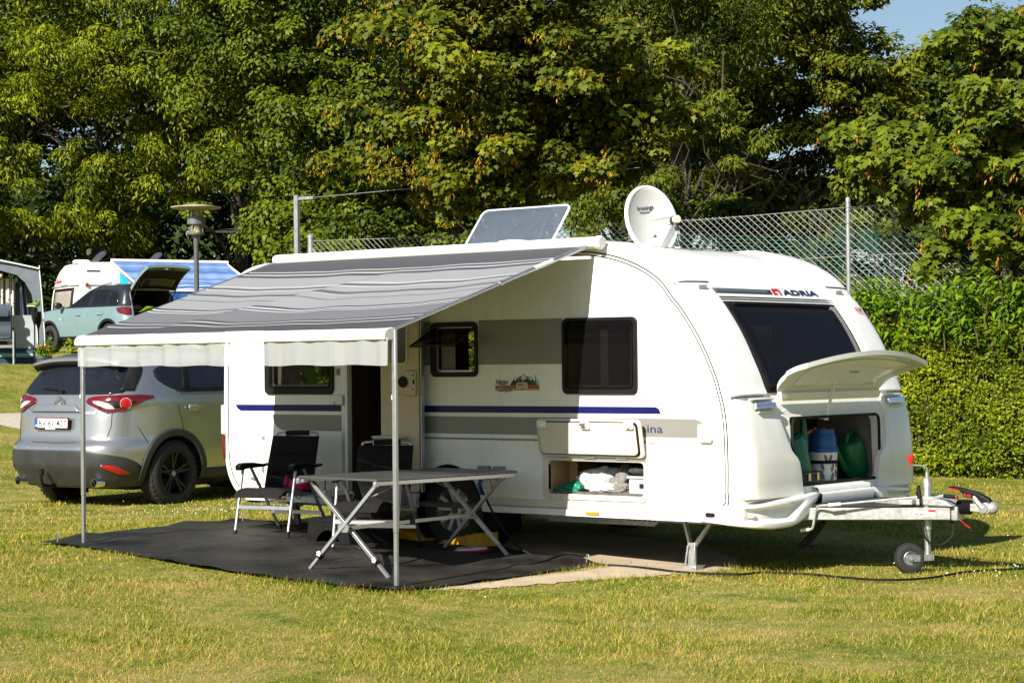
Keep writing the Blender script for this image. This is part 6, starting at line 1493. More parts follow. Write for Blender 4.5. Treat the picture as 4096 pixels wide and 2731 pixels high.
# black cladding: bumper, arches, sills
SB.patch([(.245, r_(-.78), q_(.50)), (.34, r_(-.86), q_(.46)), (.46, ('sl', .42), q_(.43)), (.56, ('sl', .30), q_(.26)), (.625, ('sl', .10), r_(.60)), (.648, r_(-.60), r_(.50))], "dark_grey_plastic", "bumper_cladding", sv, .010, 40, 4)
for sd_ in ('sr', 'sl'):
    for wx_ in (.93, 3.63):
        b = MB(); ro, ri = .50, .42; n = 26
        b.grid(lambda u, v: SB.pt(sd_, wx_ + (ri + (ro - ri) * v) * math.cos(R(-12 + 204 * u)), max(.26, .36 + (ri + (ro - ri) * v) * math.sin(R(-12 + 204 * u))), .012), n, 4); b.build("arch_cladding", "dark_grey_plastic", sv, solid=.012)
    SB.patch([(.25, (sd_, 1.38), (sd_, 3.18)), (.40, (sd_, 1.38), (sd_, 3.18))], "dark_grey_plastic", "sill", sv, .012, 8)
# glass
SB.patch([(1.245, r_(-.56), r_(.66)), (1.262, r_(-.66), r_(.745)), (1.30, r_(-.69), r_(.765)), (1.40, r_(-.66), r_(.735)), (1.50, r_(-.62), r_(.69)), (1.58, r_(-.575), r_(.64))], "car_glass", "rear_window", sv, .007, 20, 4)
SB.patch([(1.285, ('r', -.72), q_(.40)), (1.40, ('r', -.695), q_(.50)), (1.52, ('r', -.66), q_(.60)), (1.585, ('r', -.62), q_(.62))], "black_plastic", "rear_pillar_trim", sv, .009, 8, 3)
SB.patch([(1.275, q_(1.02), q_(3.05)), (1.33, q_(.86), q_(2.85)), (1.42, q_(.73), q_(2.62)), (1.50, q_(.74), q_(2.42)), (1.56, q_(.90), q_(2.24)), (1.59, q_(1.1), q_(2.1))], "car_glass", "side_window", sv, .006, 24, 4)
SB.patch([(1.262, q_(1.00), q_(3.1)), (1.278, q_(1.00), q_(3.1))], "black_plastic", "window_trim", sv, .012, 16)
for x0 in (1.10, 2.02): SB.patch([(1.28, q_(x0), q_(x0 + .10)), (1.58, q_(x0 + .12), q_(x0 + .20))], "black_plastic", "pillar", sv, .011, 4)
b = MB(); b.grid(lambda u, v: Vector((.30 + .50 * u, -.66 + 1.32 * v, 1.632 + .075 * u - .055 * abs(2 * v - 1) ** 3 - (.02 if u < .05 else 0))), 8, 16); b.build("spoiler", "silver_paint", sv, solid=.03)
b = MB(); b.grid(lambda u, v: Vector((.315 + .06 * u, -.64 + 1.28 * v, 1.600 - .045 * u - .050 * abs(2 * v - 1) ** 3)), 4, 16); b.build("spoiler", "black_plastic", sv, solid=.03)
for k in (-1, 1): b = MB(); b.tube([(.75, k * .50, 1.70), (1.2, k * .52, 1.745), (2.0, k * .50, 1.72)], .014, 8); b.build("roof_rail", "black_plastic", sv)
# rear lamps
for mir in (False, True):
    SB.patch([(1.045, r_(.66), q_(.14)), (1.065, r_(.60), q_(.24)), (1.11, r_(.51), q_(.36)), (1.165, r_(.39), q_(.48)), (1.205, r_(.41), q_(.62)), (1.226, r_(.50), q_(.62)), (1.238, r_(.66), q_(.46))], "red_lens", "tail_lamp", sv, .014, 26, 4, mirror=mir)
    SB.patch([(1.085, r_(.655), r_(.72)), (1.12, r_(.57), r_(.70)), (1.155, r_(.49), r_(.64)), (1.175, r_(.475), r_(.56))], "clear_lens", "reversing_lamp", sv, .020, 10, 3, mirror=mir)
    b = MB(); c = SB.unpar(-.80, 1.145, .010); nrm = (SB.unpar(-.80, 1.145, .06) - c).normalized()
    if mir: c.y, nrm.y = -c.y, -nrm.y
    b.lathe([(.056, -.01), (.054, .006), (.040, .009), (.002, .010)], c, nrm, n=24); b.build("brake_lamp", "red_bright", sv)
    b = MB(); b.lathe([(.057, -.01), (.063, -.01), (.063, .006), (.057, .007)], c, nrm, n=24, caps=False); b.build("lamp_ring", "clear_lens", sv)
    SB.patch([(1.10, q_(.12), q_(.28)), (1.17, q_(.16), q_(.40))], "black_plastic", "lamp_inset", sv, .0165, 8, 3, mirror=mir)
    SB.patch([(.385, r_(.755), r_(.825)), (.42, r_(.725), r_(.81)), (.475, r_(.665), r_(.77)), (.487, r_(.665), r_(.74))], "red_bright", "fog_lamp", sv, .018, 10, 3, mirror=mir)
    b = MB(); e = (.0, (.57 if mir else -.60), .300); b.lathe([(.042, .10), (.042, .01), (.044, .0), (.047, .0), (.049, .01), (.049, .12)], e, (1, 0, 0), n=20); b.build("exhaust", "chrome", sv)
    b = MB(); b.lathe([(.042, .06), (.002, .062)], e, (1, 0, 0), n=20); b.build("exhaust_recess", "black_rubber", sv)
SB.seam([('r', -.665, 1.21), ('r', -.70, 1.05), ('r', -.70, .90), ('r', -.67, .78), ('r', -.60, .745), ('r', -.3, .728), ('r', 0, .722), ('r', .3, .728), ('r', .60, .745), ('r', .67, .78), ('r', .70, .9), ('r', .70, 1.05)], sv)
SB.seam([('sr', .98, 1.27), ('sr', .98, 1.1), ('sr', 1.06, .85), ('sr', 1.10, .78)], sv); SB.seam([('sr', 2.07, 1.27), ('sr', 2.07, .42)], sv); SB.seam([('sr', .16, 1.06), ('sr', .42, .88), ('sr', .52, .72), ('sr', .50, .48)], sv, r=.0025)
b = MB(); b.bar(SB.pt('sr', 1.12, 1.085, .03), SB.pt('sr', 1.36, 1.09, .032), .022, .032); b.build("door_handle", "silver_paint", sv, bevel=.009); SB.patch([(1.045, q_(1.16), q_(1.31)), (1.12, q_(1.16), q_(1.31))], "silver_paint", "handle_recess", sv, .002, 6)
# tailgate grip bar, number plate with frame, emblem, wiper, sensors
SB.patch([(1.060, r_(-.42), r_(.33)), (1.095, r_(-.40), r_(.30)), (1.135, r_(-.34), r_(.25))], "silver_paint", "plate_recess", sv, .022, 16, 3, thick=.02)
b = MB(); PX = -.005; pc = lambda a, c, t: (PX + .025 + .04 * (c - .9) - t, .045 - a, c); b.prism(rrect(-.262, .262, .868, .995, .012), pc, .0, .018); npf = b.build("number_plate", "black_plastic", sv, bevel=.003)
b = MB(); b.prism(rrect(-.252, .252, .884, .988, .008), pc, .0185, .0215); b.build("plate_border", "red_plastic", npf, smooth=False); b = MB(); b.prism(rrect(-.249, .249, .887, .985, .007), pc, .0217, .0232); b.build("plate_face", "white_plastic", npf, smooth=False)
b = MB(); b.prism(rrect(-.249, -.205, .887, .985, .004), pc, .0234, .0246); b.build("plate_band", "blue_plastic", npf, smooth=False); lettering("DK", lambda a, c: pc(-.241 + .028 * a, .897 + .022 * c, .0252), "white_plastic", npf)
lettering("BV 61 407", lambda a, c: pc(-.190 + .425 * a, .898 + .074 * c, .0240), "print_black", npf, offset=.018)
b = MB(); b.prism(rrect(-.09, .06, .869, .880, .002), pc, .0182, .0192); b.build("dealer_strip", "white_plastic", npf, smooth=False)
b = MB(); ec = SB.pt('r', 0, 1.15, .018); er = Vector((-1, 0, .1)); b.tube([ec + Vector((0, .073 * math.cos(R(k)), .062 * math.sin(R(k)))) for k in range(0, 360, 15)], .008, 6, closed=True); b.tube([ec + Vector((0, .060, .030)), ec + Vector((0, .030, .022)), ec + Vector((-.004, 0, -.018)), ec + Vector((0, -.030, .022)), ec + Vector((0, -.060, .030))], [.004, .008, .010, .008, .004], 6); b.build("emblem", "chrome", sv)
lettering("CX-5", lambda a, c: SB.pt('r', .60 - .13 * a, 1.085 + .03 * c, .006), "chrome", sv, offset=.02); b = MB(); b.prism([(0, 0), (.9, 0), (1, 1), (.1, 1)], lambda a, c, t: SB.pt('r', -.40 - .15 * a, 1.035 + .026 * c, .004 + t), 0, .005); b.build("badge", "alu_satin", sv, smooth=False)
lettering("SKYACTIV", lambda a, c: SB.pt('r', -.415 - .12 * a, 1.040 + .015 * c, .0105), "print_navy", sv)
b = MB(); b.tube([SB.pt('r', -.02, 1.272, .03), SB.pt('r', .10, 1.30, .028), SB.pt('r', .36, 1.315, .022)], [.020, .014, .007], 8); b.build("wiper", "black_plastic", sv)
for v in (-.45, .08, .35, .62): b = MB(); b.lathe([(.014, 0), (.013, .003), (.001, .003)], SB.pt('r', v, .672, .002), (-1, 0, 0), n=12); b.build("parking_sensor", "alu_satin", sv)
b = MB(); b.tube(catm([(.25, .08, .26), (.05, .08, .25), (-.08, .08, .27), (-.115, .08, .33), (-.12, .08, .38)], 4), .017, 8); b.tube([(-.12, .08, .375), (-.12, .08, .445)], .032, 12); b.build("tow_bar", "black_rubber", sv)
b = MB(); b.box(.5, 4.2, -.68, .68, .20, .32); b.build("underbody", "black_rubber", sv)
for wx_, y in ((.93, -.80), (.93, .80), (3.63, -.80), (3.63, .80)): car_wheel(sv, wx_, y, .365, .23, y)
b = MB(); b.ball((3.02, -1.0, 1.22), .09, .12, .075); b.build("mirror", "silver_paint", sv)

# ---- light blue small SUV with its tailgate up, on the bank
bl = thing("blue_car", "light blue small off-road car with black roof and raised tailgate, on the bank", "car", (-23.96, 20.95, 1.90), R(174.7))
BB = CarBody([(.22, .16, 3.95, .74), (.32, .05, 4.08, .85), (.50, .0, 4.15, .875), (.66, .0, 4.16, .885), (.80, .04, 4.14, .885), (.92, .07, 4.08, .88), (1.0, .09, 3.90, .872), (1.045, .10, 3.45, .865), (1.075, .105, 2.98, .855), (1.12, .11, 2.72, .84), (1.25, .15, 2.42, .795), (1.38, .20, 2.15, .745), (1.48, .26, 1.95, .70), (1.56, .36, 1.75, .63), (1.605, .5, 1.6, .54)], 9, 4)
b = MB(); b.prism(rrect(-.60, .60, .70, 1.46, .12), lambda a, c, t: (t, a, c), -.4, 1.25); tc_ = b.build("cut", "interior_dark")
cuts = [cyl_cut(.78, y, .385, .30, .33) for y in (-.83, .83)] + [cyl_cut(3.30, y, .385, .30, .33) for y in (-.83, .83)] + [tc_]
bb = BB.mesh(42, ["blue_paint", "roof_black"], "body", bl, cuts)
ns_ = len(bb.data.materials); ro_i = [i for i, m_ in enumerate(bb.data.materials) if m_.name == "roof_black"][0]; bp_i = [i for i, m_ in enumerate(bb.data.materials) if m_.name == "blue_paint"][0]
for p in bb.data.polygons:
    if p.material_index == bp_i and p.center.z > 1.072 and p.center.x < 2.9: p.material_index = ro_i
q_ = lambda v: ('sl', v)
BB.patch([(1.095, q_(1.63), q_(2.62)), (1.20, q_(1.60), q_(2.42)), (1.35, q_(1.58), q_(2.15)), (1.47, q_(1.56), q_(1.92)), (1.50, q_(1.62), q_(1.8))], "car_glass", "side_window", bl, .006, 10, 4)
BB.patch([(1.095, q_(.92), q_(1.56)), (1.46, q_(.82), q_(1.50)), (1.50, q_(.90), q_(1.42))], "car_glass", "side_window", bl, .006, 10, 4)
BB.patch([(1.095, q_(.47), q_(.86)), (1.20, q_(.44), q_(.84)), (1.42, q_(.56), q_(.76)), (1.45, q_(.62), q_(.72))], "car_glass", "side_window", bl, .006, 8, 4)
for k in (-1, 1): b = MB(); b.tube([(.55, k * .53, 1.60), (1.1, k * .54, 1.645), (1.7, k * .50, 1.60)], .014, 8); b.build("roof_rail", "alu_satin", bl)
for sd_ in ('sl', 'sr'):
    for wx_ in (.78, 3.30):
        b = MB(); b.grid(lambda u, v: BB.pt(sd_, wx_ + (.385 + .07 * v) * math.cos(R(-14 + 208 * u)), max(.24, .33 + (.385 + .07 * v) * math.sin(R(-14 + 208 * u))), .010), 24, 3); b.build("arch_cladding", "black_plastic", bl, solid=.010)
    BB.patch([(.23, (sd_, 1.2), (sd_, 2.9)), (.37, (sd_, 1.2), (sd_, 2.9))], "black_plastic", "sill", bl, .012, 8)
    BB.patch([(.86, ('r', .66 if sd_ == 'sl' else -.66), (sd_, .20)), (.92, ('r', .64 if sd_ == 'sl' else -.64), (sd_, .40)), (1.02, ('r', .64 if sd_ == 'sl' else -.64), (sd_, .46)), (1.05, ('r', .68 if sd_ == 'sl' else -.68), (sd_, .3))], "red_lens", "tail_lamp", bl, .016, 12, 3)
BB.patch([(.25, ('sl', .36), ('sr', .36)), (.45, ('sl', .36), ('sr', .36)), (.56, ('sl', .2), ('sr', .2))], "black_plastic", "bumper_cladding", bl, .012, 24, 3)
for pts in ([('sl', 1.59, 1.08), ('sl', 1.60, .9), ('sl', 1.56, .40)], [('sl', .90, 1.08), ('sl', .95, .9), ('sl', 1.15, .74)], [('sl', 2.62, 1.06), ('sl', 2.66, .8), ('sl', 2.60, .40)]): BB.seam(pts, bl)
for x in (1.92, 1.02): b = MB(); b.bar(BB.pt('sl', x, .885, .022), BB.pt('sl', x + .2, .885, .022), .016, .026); b.build("door_handle", "blue_paint", bl, bevel=.006)
b = MB(); b.lathe([(.03, 0), (.026, .006), (.001, .007)], BB.pt('sl', 2.80, .80, .001), (0, 1, 0), n=14); b.build("side_repeater", "clear_lens", bl)
for s in (-1, 1): b = MB(); b.ball((2.70, s * 1.0, 1.13), .075, .115, .085); b.bar((2.66, s * .85, 1.09), (2.69, s * .95, 1.11), .05, .03); b.build("mirror", "roof_black", bl)
b = MB(); b.prism([(2.95, 1.072), (3.2, 1.066), (3.2, 1.071), (2.95, 1.078)], lambda a, c, t: (a, t, c), .50, .72); b.build("bonnet_vent", "black_plastic", bl)
for wx_, y in ((.78, -.77), (.78, .77), (3.30, -.77), (3.30, .77)): car_wheel(bl, wx_, y, .33, .20, y, split=14)
# boot: opening rim, load, parcel shelf; raised tailgate with window, lamp and struts
b = MB(); b.tube([(BB.pt('r', a, c, .006).x, a, c) for a, c in rrect(-.60, .60, .70, 1.46, .12)], .022, 6, closed=True); b.build("boot_seal", "dark_grey_plastic", bl)
b = MB(); b.box(.20, 1.1, -.55, .55, .92, .96); b.build("parcel_shelf", "dark_grey_plastic", bl); b = MB(); lump((.42, .33, 1.03), (.14, .17, .07), 81, .2).build("load", "cloth_grey", bl, sharp=180); lump((.55, -.1, 1.02), (.22, .28, .06), 82, .2).build("load", "cloth_dark", bl, sharp=180)
ga, gl = Vector((.17, 0, 1.50)), 1.0
gd = Vector((-.80, 0, .60)).normalized(); gn = Vector((.60, 0, .80))
def gate(a, c, t): w = .64 - .02 * c; return ga + gd * (.84 * c + .0) + Vector((0, a * w, 0)) + gn * (t + .05 * math.sin(math.pi * c) - .04 * a * a)
b = MB(); b.grid(lambda u, v: gate(2 * v - 1, u, .05), 12, 16); n0 = len(b.v); b.grid(lambda u, v: gate(2 * v - 1, u, -.03), 12, 16)
for k in [(i, j, i + 1, j) for i in range(12) for j in (0, 16)] + [(i, j, i, j + 1) for i in (0, 12) for j in range(16)]:
    p, q = k[0] * 17 + k[1], k[2] * 17 + k[3]; b.f.append((p, q, q + n0, p + n0)); b.m.append(0)
gt = b.build("tailgate", "blue_paint", bl, sharp=45)
b = MB(); b.grid(lambda u, v: gate((2 * v - 1) * .96, .03 + .80 * u, -.036), 8, 12); b.build("gate_liner", "black_plastic", gt, solid=.006); b = MB(); b.grid(lambda u, v: gate((2 * v - 1) * .74, .12 + .34 * u, -.045), 8, 12); b.build("gate_window", "car_glass", gt, solid=.004)
b = MB(); b.bar(gate(.0, .90, -.034), gate(.12, .90, -.034), .05, .03); b.build("latch", "chrome", gt); b = MB(); b.bar(gate(-.2, .9, -.034), gate(-.32, .9, -.034), .05, .02); b.build("grip", "black_plastic", gt)
b = MB(); b.grid(lambda u, v: gate(.55 + .44 * v, .46 + .40 * u, .058), 4, 6); b.build("gate_lamp", "red_lens", gt, solid=.02)
for s in (-1, 1): b = MB(); b.tube([(.22, s * .58, 1.16), gate(s * .9, .42, -.05)], .012, 6); b.build("gas_strut", "black_plastic", bl)

# ================================================================ FAR CAMP: second caravan, blue awning, washing
hd_ = R(250); dv = thing("touring_caravan", "far white caravan with a blue awning along its side, behind the blue car", "caravan", (-29.2, 22.95, g(-29.2, 22.95)), hd_); setoff((0, 0, 0))
# local: +x forward (nose), near side is -y ... the seen side lies at y = 0, body runs to y = -2.2
DZ = 2.30
DP = catm([(-.02, .42), (.10, .60), (.12, 1.2), (.06, 1.65), (-.06, 2.05), (-.22, 2.28), (-.45, 2.34), (-2.2, 2.36), (-3.75, 2.34), (-4.0, 2.22), (-4.2, 1.9), (-4.32, 1.4), (-4.34, .9), (-4.25, .42)], 3)
DW = 2.2
def dsk_(k, y): e = min(y, DW - y); q = float(np.interp(e, [0, .02, .06, .2, 1.1], [-.05, -.02, 0, .02, .04])); a, c = np.array(DP[max(k - 1, 0)]), np.array(DP[min(k + 1, len(DP) - 1)]); t = (c - a) / np.linalg.norm(c - a); return (DP[k][0] + t[1] * q, y, DP[k][1] - t[0] * q)
SG = -1
YD = [0, .02, .06, .2, .6, 1.1, 1.6, 2.0, 2.14, 2.18, 2.2]
b = MB(); b.grid(lambda u, v: (lambda p: (p[0], SG * p[1], p[2]))(dsk_(round(u * (len(DP) - 1)), YD[round(v * 10)])), len(DP) - 1, 10); b.build("shell", "caravan_white", dv, sharp=50)
b = MB(); ins_ = [dsk_(k, 0) for k in range(len(DP))]; b.prism([(p[0], p[2]) for p in ins_], lambda a, c, t: (a, SG * t, c), .0, .02); b.prism([(p[0], p[2]) for p in ins_], lambda a, c, t: (a, SG * t, c), DW - .02, DW); b.build("side_wall", "caravan_white", dv, smooth=False)
def nose(y, z, l): # on the nose
    k = int(np.argmin([abs(p[1] - z) + (10 if p[0] < -1 else 0) for p in DP])); p = dsk_(k, y); x = np.interp(z, [.42, .6, 1.2, 1.65, 2.05, 2.28], [-.02, .10, .12, .06, -.06, -.22]) + .03; return (x + l, SG * y, z)
b = MB(); b.grid(lambda u, v: nose(.32 + 1.55 * v, 1.02 + .66 * u, .02), 6, 6); wn_ = b.build("front_window", "black_plastic", dv, solid=.02); b = MB(); b.grid(lambda u, v: nose(.44 + 1.31 * v, 1.10 + .50 * u, .035), 6, 6); b.build("pane", "curtain_grey", wn_, solid=.01)
b = MB(); b.tube([nose(y, 1.735, .02) for y in np.linspace(.05, 2.15, 8)], .018, 6); b.bar(nose(.9, 1.76, .04), nose(1.35, 1.76, .04), .03, .05); b.build("gutter_rail", "stripe_grey", dv)
lettering("Dethleffs", lambda a, c: nose(2.02 - .62 * a, 1.83 + .12 * c, .012), "print_red", dv, shear=.15, offset=.03)
lettering("CAMPER", lambda a, c: nose(1.25 - .55 * a, .72 + .09 * c, .012), "stripe_grey", dv); b = MB(); b.tube([nose(2.0, .75, .03), nose(2.03, .65, .05), nose(2.0, .55, .03)], .02, 6); b.build("grab_handle", "white_plastic", dv)
b = MB(); b.box(.02, .14, SG * .02, SG * .14, .36, .50) if SG > 0 else b.box(.02, .14, -.14, -.02, .36, .50); b.build("tail_lamp", "red_lens", dv)
b = MB(); b.box(-.50, -.12, .001, .012, 2.10, 2.13); b.box(-.9, -.10, .001, .012, 1.72, 1.74); b.build("stripe_band", "print_navy", dv); b = MB(); b.box(-.16, -.10, 0, .05, 1.70, 1.79); b.build("side_marker", "red_bright", dv)
for x0, y0 in ((-1.0, .75), (-2.6, .75), (-3.75, .7)):
    sd2 = MB(); sd2.prism(rrect(-.25, .25, 0, .34, .08), lambda a, c, t: (x0 + .28 - c * .8 + t * .6, SG * (y0 + .3 + a * 1.0), 2.42 + c * .75 + t * .8), -.03, .03); sd2.build("roof_light", "dome_glass", dv)
b = MB(); b.lathe([(.22, 2.36), (.26, 2.40), (.2, 2.45), (.002, 2.46)], (-.35, SG * 1.0, 0), n=18); b.lathe([(.16, 2.38), (.18, 2.42), (.002, 2.45)], (-2.35, SG * .7, 0), n=16); b.build("roof_cap", "white_plastic", dv)
# its awning
ba = thing("awning", "blue striped roll out awning hung from the far caravan roof", "awning", (-29.2, 22.95, g(-29.2, 22.95)), hd_)
def aw2():
    m, nt, bs = _nt("blue_awning_cloth"); N, L = nt.nodes, nt.links
    at = N.new("ShaderNodeAttribute"); at.attribute_name = "slope"; rp = N.new("ShaderNodeValToRGB"); rp.color_ramp.interpolation = 'CONSTANT'
    A_, B_, W_, Dk = (.10, .19, .44), (.19, .30, .55), (.50, .56, .66), (.03, .10, .35); st = [(0, A_), (.09, B_), (.14, A_), (.25, Dk), (.28, A_), (.33, B_), (.47, A_), (.55, B_), (.60, A_), (.74, W_), (.77, Dk), (.86, W_), (.90, Dk)]
    e = rp.color_ramp.elements; e[0].color = (*st[0][1], 1); e[1].position = st[1][0]; e[1].color = (*st[1][1], 1)
    for p, c in st[2:]: k = e.new(p); k.color = (*c, 1)
    L.new(at.outputs["Fac"], rp.inputs[0]); L.new(rp.outputs[0], bs.inputs["Base Color"]); bs.inputs["Roughness"].default_value = .8; return m
MT["blue_awning_cloth"] = aw2(); defm("blue_valance", (.03, .11, .40), .8, var=.1)
X0, X1 = -.85, -4.1
V = []; A = []
for i in range(61):
    for j in range(21):
        u, s_ = i / 60, j / 20; V.append((X0 + (X1 - X0) * u, .06 + 2.35 * s_, 2.36 - .86 * s_ - .05 * math.sin(math.pi * s_) + .008 * math.sin(u * 40 + s_ * 4))); A.append(s_)
me = bpy.data.meshes.new("fabric"); me.from_pydata(V, [], [(i * 21 + j, (i + 1) * 21 + j, (i + 1) * 21 + j + 1, i * 21 + j + 1) for i in range(60) for j in range(20)])
at = me.attributes.new("slope", 'FLOAT', 'POINT'); at.data.foreach_set("value", A); finish(me, "fabric", "blue_awning_cloth", ba, sharp=180)
b = MB(); b.grid(lambda u, v: (X0 + (X1 - X0) * u, 2.42 + .02 * math.sin(u * 60) * v, 1.50 - .36 * v), 80, 3); b.build("valance", "blue_valance", ba, sharp=180)
b = MB(); b.tube([(X0 + .05, .05, 2.39), (X1 - .05, .05, 2.39)], .055, 10); b.build("case", "white_plastic", ba); b = MB(); b.tube([(X0 + .03, 2.42, 1.51), (X1 - .03, 2.42, 1.51)], .03, 10); b.build("front_bar", "white_plastic", ba)
for x in (X0 + .03, X1 - .03):
    b = MB(); b.tube([(x, .06, 2.34), (x, 2.40, 1.50)], .03, 8); b.build("arm", "white_plastic", ba); b = MB(); b.tube([(x, 2.40, 1.50), (x, 2.40, -.3)], .022, 8); b.build("leg", "alu_satin", ba)
# washing on the near arm
hm = Matrix.Translation(Vector((-29.2, 22.95, g(-29.2, 22.95)))) @ Matrix.Rotation(hd_, 4, 'Z')
for nm, t0, t1, drop, m_, lb in (("towel", .05, .26, 1.5, "towel_white", "white towel with a navy hem hanging from the blue awning arm"), ("towel", .29, .58, 1.5, "towel_blue", "turquoise towel hanging on the blue awning arm"), ("towel", .62, .86, 1.3, "towel_red", "red towel hanging beside the turquoise one"), ("cloth", .74, .90, .32, "print_tan", "patterned cloth pegged over the red towel")):
    def at_(t): return Vector((X0 + .07, .06 + 2.34 * t, 2.32 - .84 * t))
    pv = hm @ at_(t0); o = thing(nm, lb, "towel" if nm == "towel" else "cloth", pv, hd_, "washing on the far awning arm"); base = at_(t0); dpt = .0 if nm == "towel" else .03
    b = MB(); b.grid(lambda u, v: at_(t0 + (t1 - t0) * u) - base + Vector((dpt + .03 * math.sin(u * 16) * v + .01 * math.sin(u * 37), -.0, -.03 - drop * v)), 24, 6); b.build("fabric", m_, o, sharp=180)
    if m_ == "towel_white": b = MB(); b.grid(lambda u, v: at_(t0 + (t1 - t0) * u) - base + Vector((.008 + .03 * math.sin(u * 16) * (.7 + .3 * v) + .01 * math.sin(u * 37), 0, -.03 - drop * (.72 + .2 * v))), 24, 3); b.build("hem", "print_navy", o, sharp=180)

# ---- grey tent awning at the left edge, with chair, torches and flower pot
TC = Vector((-17.95, 12.75, 0)); TR_ = Vector((math.cos(YAW + .24), math.sin(YAW + .24), 0)); TB_ = Vector((-TR_.y, TR_.x, 0))      # right and back directions of the tent front
tg = g(TC.x, TC.y); tt = thing("tent_awning", "grey tent awning with arched opening and white piping at the left edge", "tent", (TC.x, TC.y, tg)); setoff(tt.location)
def tw_(a, z, d=0.0): p = TC + TR_ * a + TB_ * d; return (p.x, p.y, z)
zt = lambda a: 3.405 - .16 * a if a < 0 else 3.405
front = [(-2.6, tg)] + [(-2.6, 3.80), (-.74, 3.565), (0, 3.405), (.095, 2.00), (.095, tg)]
hole = [(-2.5, tg + .02), (-2.5, 3.35)] + [(-.74, 3.37), (-.42, 3.28), (-.27, 3.14), (-.15, 2.92), (-.10, 2.6), (-.04, 2.2), (-.02, 2.0), (.02, tg + .02)]
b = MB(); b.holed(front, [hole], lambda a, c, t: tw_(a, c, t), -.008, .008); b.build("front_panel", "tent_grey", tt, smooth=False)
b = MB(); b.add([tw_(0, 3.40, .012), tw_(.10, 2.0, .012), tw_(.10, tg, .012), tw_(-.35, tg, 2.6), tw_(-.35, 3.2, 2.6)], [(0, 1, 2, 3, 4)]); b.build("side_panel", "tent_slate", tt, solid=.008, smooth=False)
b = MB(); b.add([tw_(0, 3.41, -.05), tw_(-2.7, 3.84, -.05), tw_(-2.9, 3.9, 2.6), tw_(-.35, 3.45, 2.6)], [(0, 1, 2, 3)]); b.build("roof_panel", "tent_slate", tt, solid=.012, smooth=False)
b = MB(); b.tube([tw_(-2.7, 3.83, -.06), tw_(-.74, 3.56, -.06), tw_(0, 3.40, -.06)], .014, 6); b.tube([tw_(0, 3.46, -.03), tw_(0, 3.38, -.03), tw_(.04, 2.9, -.03), tw_(.085, 2.2, -.03), tw_(.105, tg, -.03)], .010, 6); b.tube([tw_(-.06, 2.3, -.02), tw_(-.04, 2.0, -.02), tw_(.03, tg + .02, -.02)], .008, 6); b.build("piping", "tent_piping", tt)
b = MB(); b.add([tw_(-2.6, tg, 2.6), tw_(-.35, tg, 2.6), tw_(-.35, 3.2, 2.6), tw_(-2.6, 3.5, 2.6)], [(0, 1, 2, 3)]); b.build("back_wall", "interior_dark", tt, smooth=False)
b = MB(); b.grid(lambda u, v: tw_(-.60 + .62 * u, tg + .30 + .63 * v, .05 + .03 * math.sin(u * 5) * (1 - v)), 10, 4); b.build("low_wall", "tent_pale", tt, sharp=180)
b = MB(); b.grid(lambda u, v: tw_(-1.6 + 1.62 * u, tg + .0 + .30 * v, .03 - .05 * (1 - v)), 10, 4); b.build("skirt", "tent_navy", tt, sharp=180); b = MB(); b.grid(lambda u, v: tw_(-1.6 + 1.55 * u, tg + .13 + .07 * v, .0 - .02 * (1 - v)), 10, 2); b.build("skirt_band", "tent_pale", tt, sharp=180)
b = MB(); b.tube([tw_(-1.6, tg + .13, -.025), tw_(-.05, tg + .15, -.025)], .008, 5); b.tube([tw_(-1.6, tg + .20, -.01), tw_(-.05, tg + .22, -.01)], .008, 5); b.build("skirt_piping", "tent_teal", tt)
def curt():
    m, nt, bs = _nt("floral_curtain"); N, L = nt.nodes, nt.links; tc = N.new("ShaderNodeTexCoord"); v = N.new("ShaderNodeTexVoronoi"); v.inputs["Scale"].default_value = 11; L.new(tc.outputs["Object"], v.inputs["Vector"]); rp = N.new("ShaderNodeValToRGB"); e = rp.color_ramp.elements
    e[0].position = .12; e[0].color = (.35, .10, .12, 1); e[1].position = .30; e[1].color = (.60, .55, .48, 1); k = e.new(.22); k.color = (.18, .22, .12, 1); L.new(v.outputs["Distance"], rp.inputs[0]); L.new(rp.outputs[0], bs.inputs["Base Color"]); bs.inputs["Roughness"].default_value = .9; return m
MT["floral_curtain"] = curt()
for a0, a1 in ((-.80, -.66), (-.64, -.45)): b = MB(); b.grid(lambda u, v: tw_(a0 + (a1 - a0) * u, tg + .92 + .72 * v, .35 + .02 * math.sin(u * 14)), 16, 4); b.build("curtain", "floral_curtain", tt, sharp=180)
b = MB(); b.grid(lambda u, v: tw_(-.40 + .10 * u + .10 * (1 - v) * u, tg + .90 + .75 * v, .3 + .04 * math.sin(u * 9)), 12, 6); b.build("tied_flap", "tent_slate", tt, sharp=180); b = MB(); b.grid(lambda u, v: tw_(-.45 + .12 * u, tg + .92 + .50 * v, .25), 4, 4); b.build("film_window", "pane_clear", tt, smooth=False)
b = MB(); b.tube([tw_(-.52, 3.25, .2), tw_(-.52, tg + 1.35, .2)], .012, 6); b.tube([tw_(-.8, 3.05, .5), tw_(-.2, 3.17, .5)], .02, 6); b.build("pole", "black_plastic", tt); b = MB(); b.ball(tw_(-.72, 3.27, .1), .05); b.build("lantern", "print_tan", tt)
setoff((0, 0, 0))
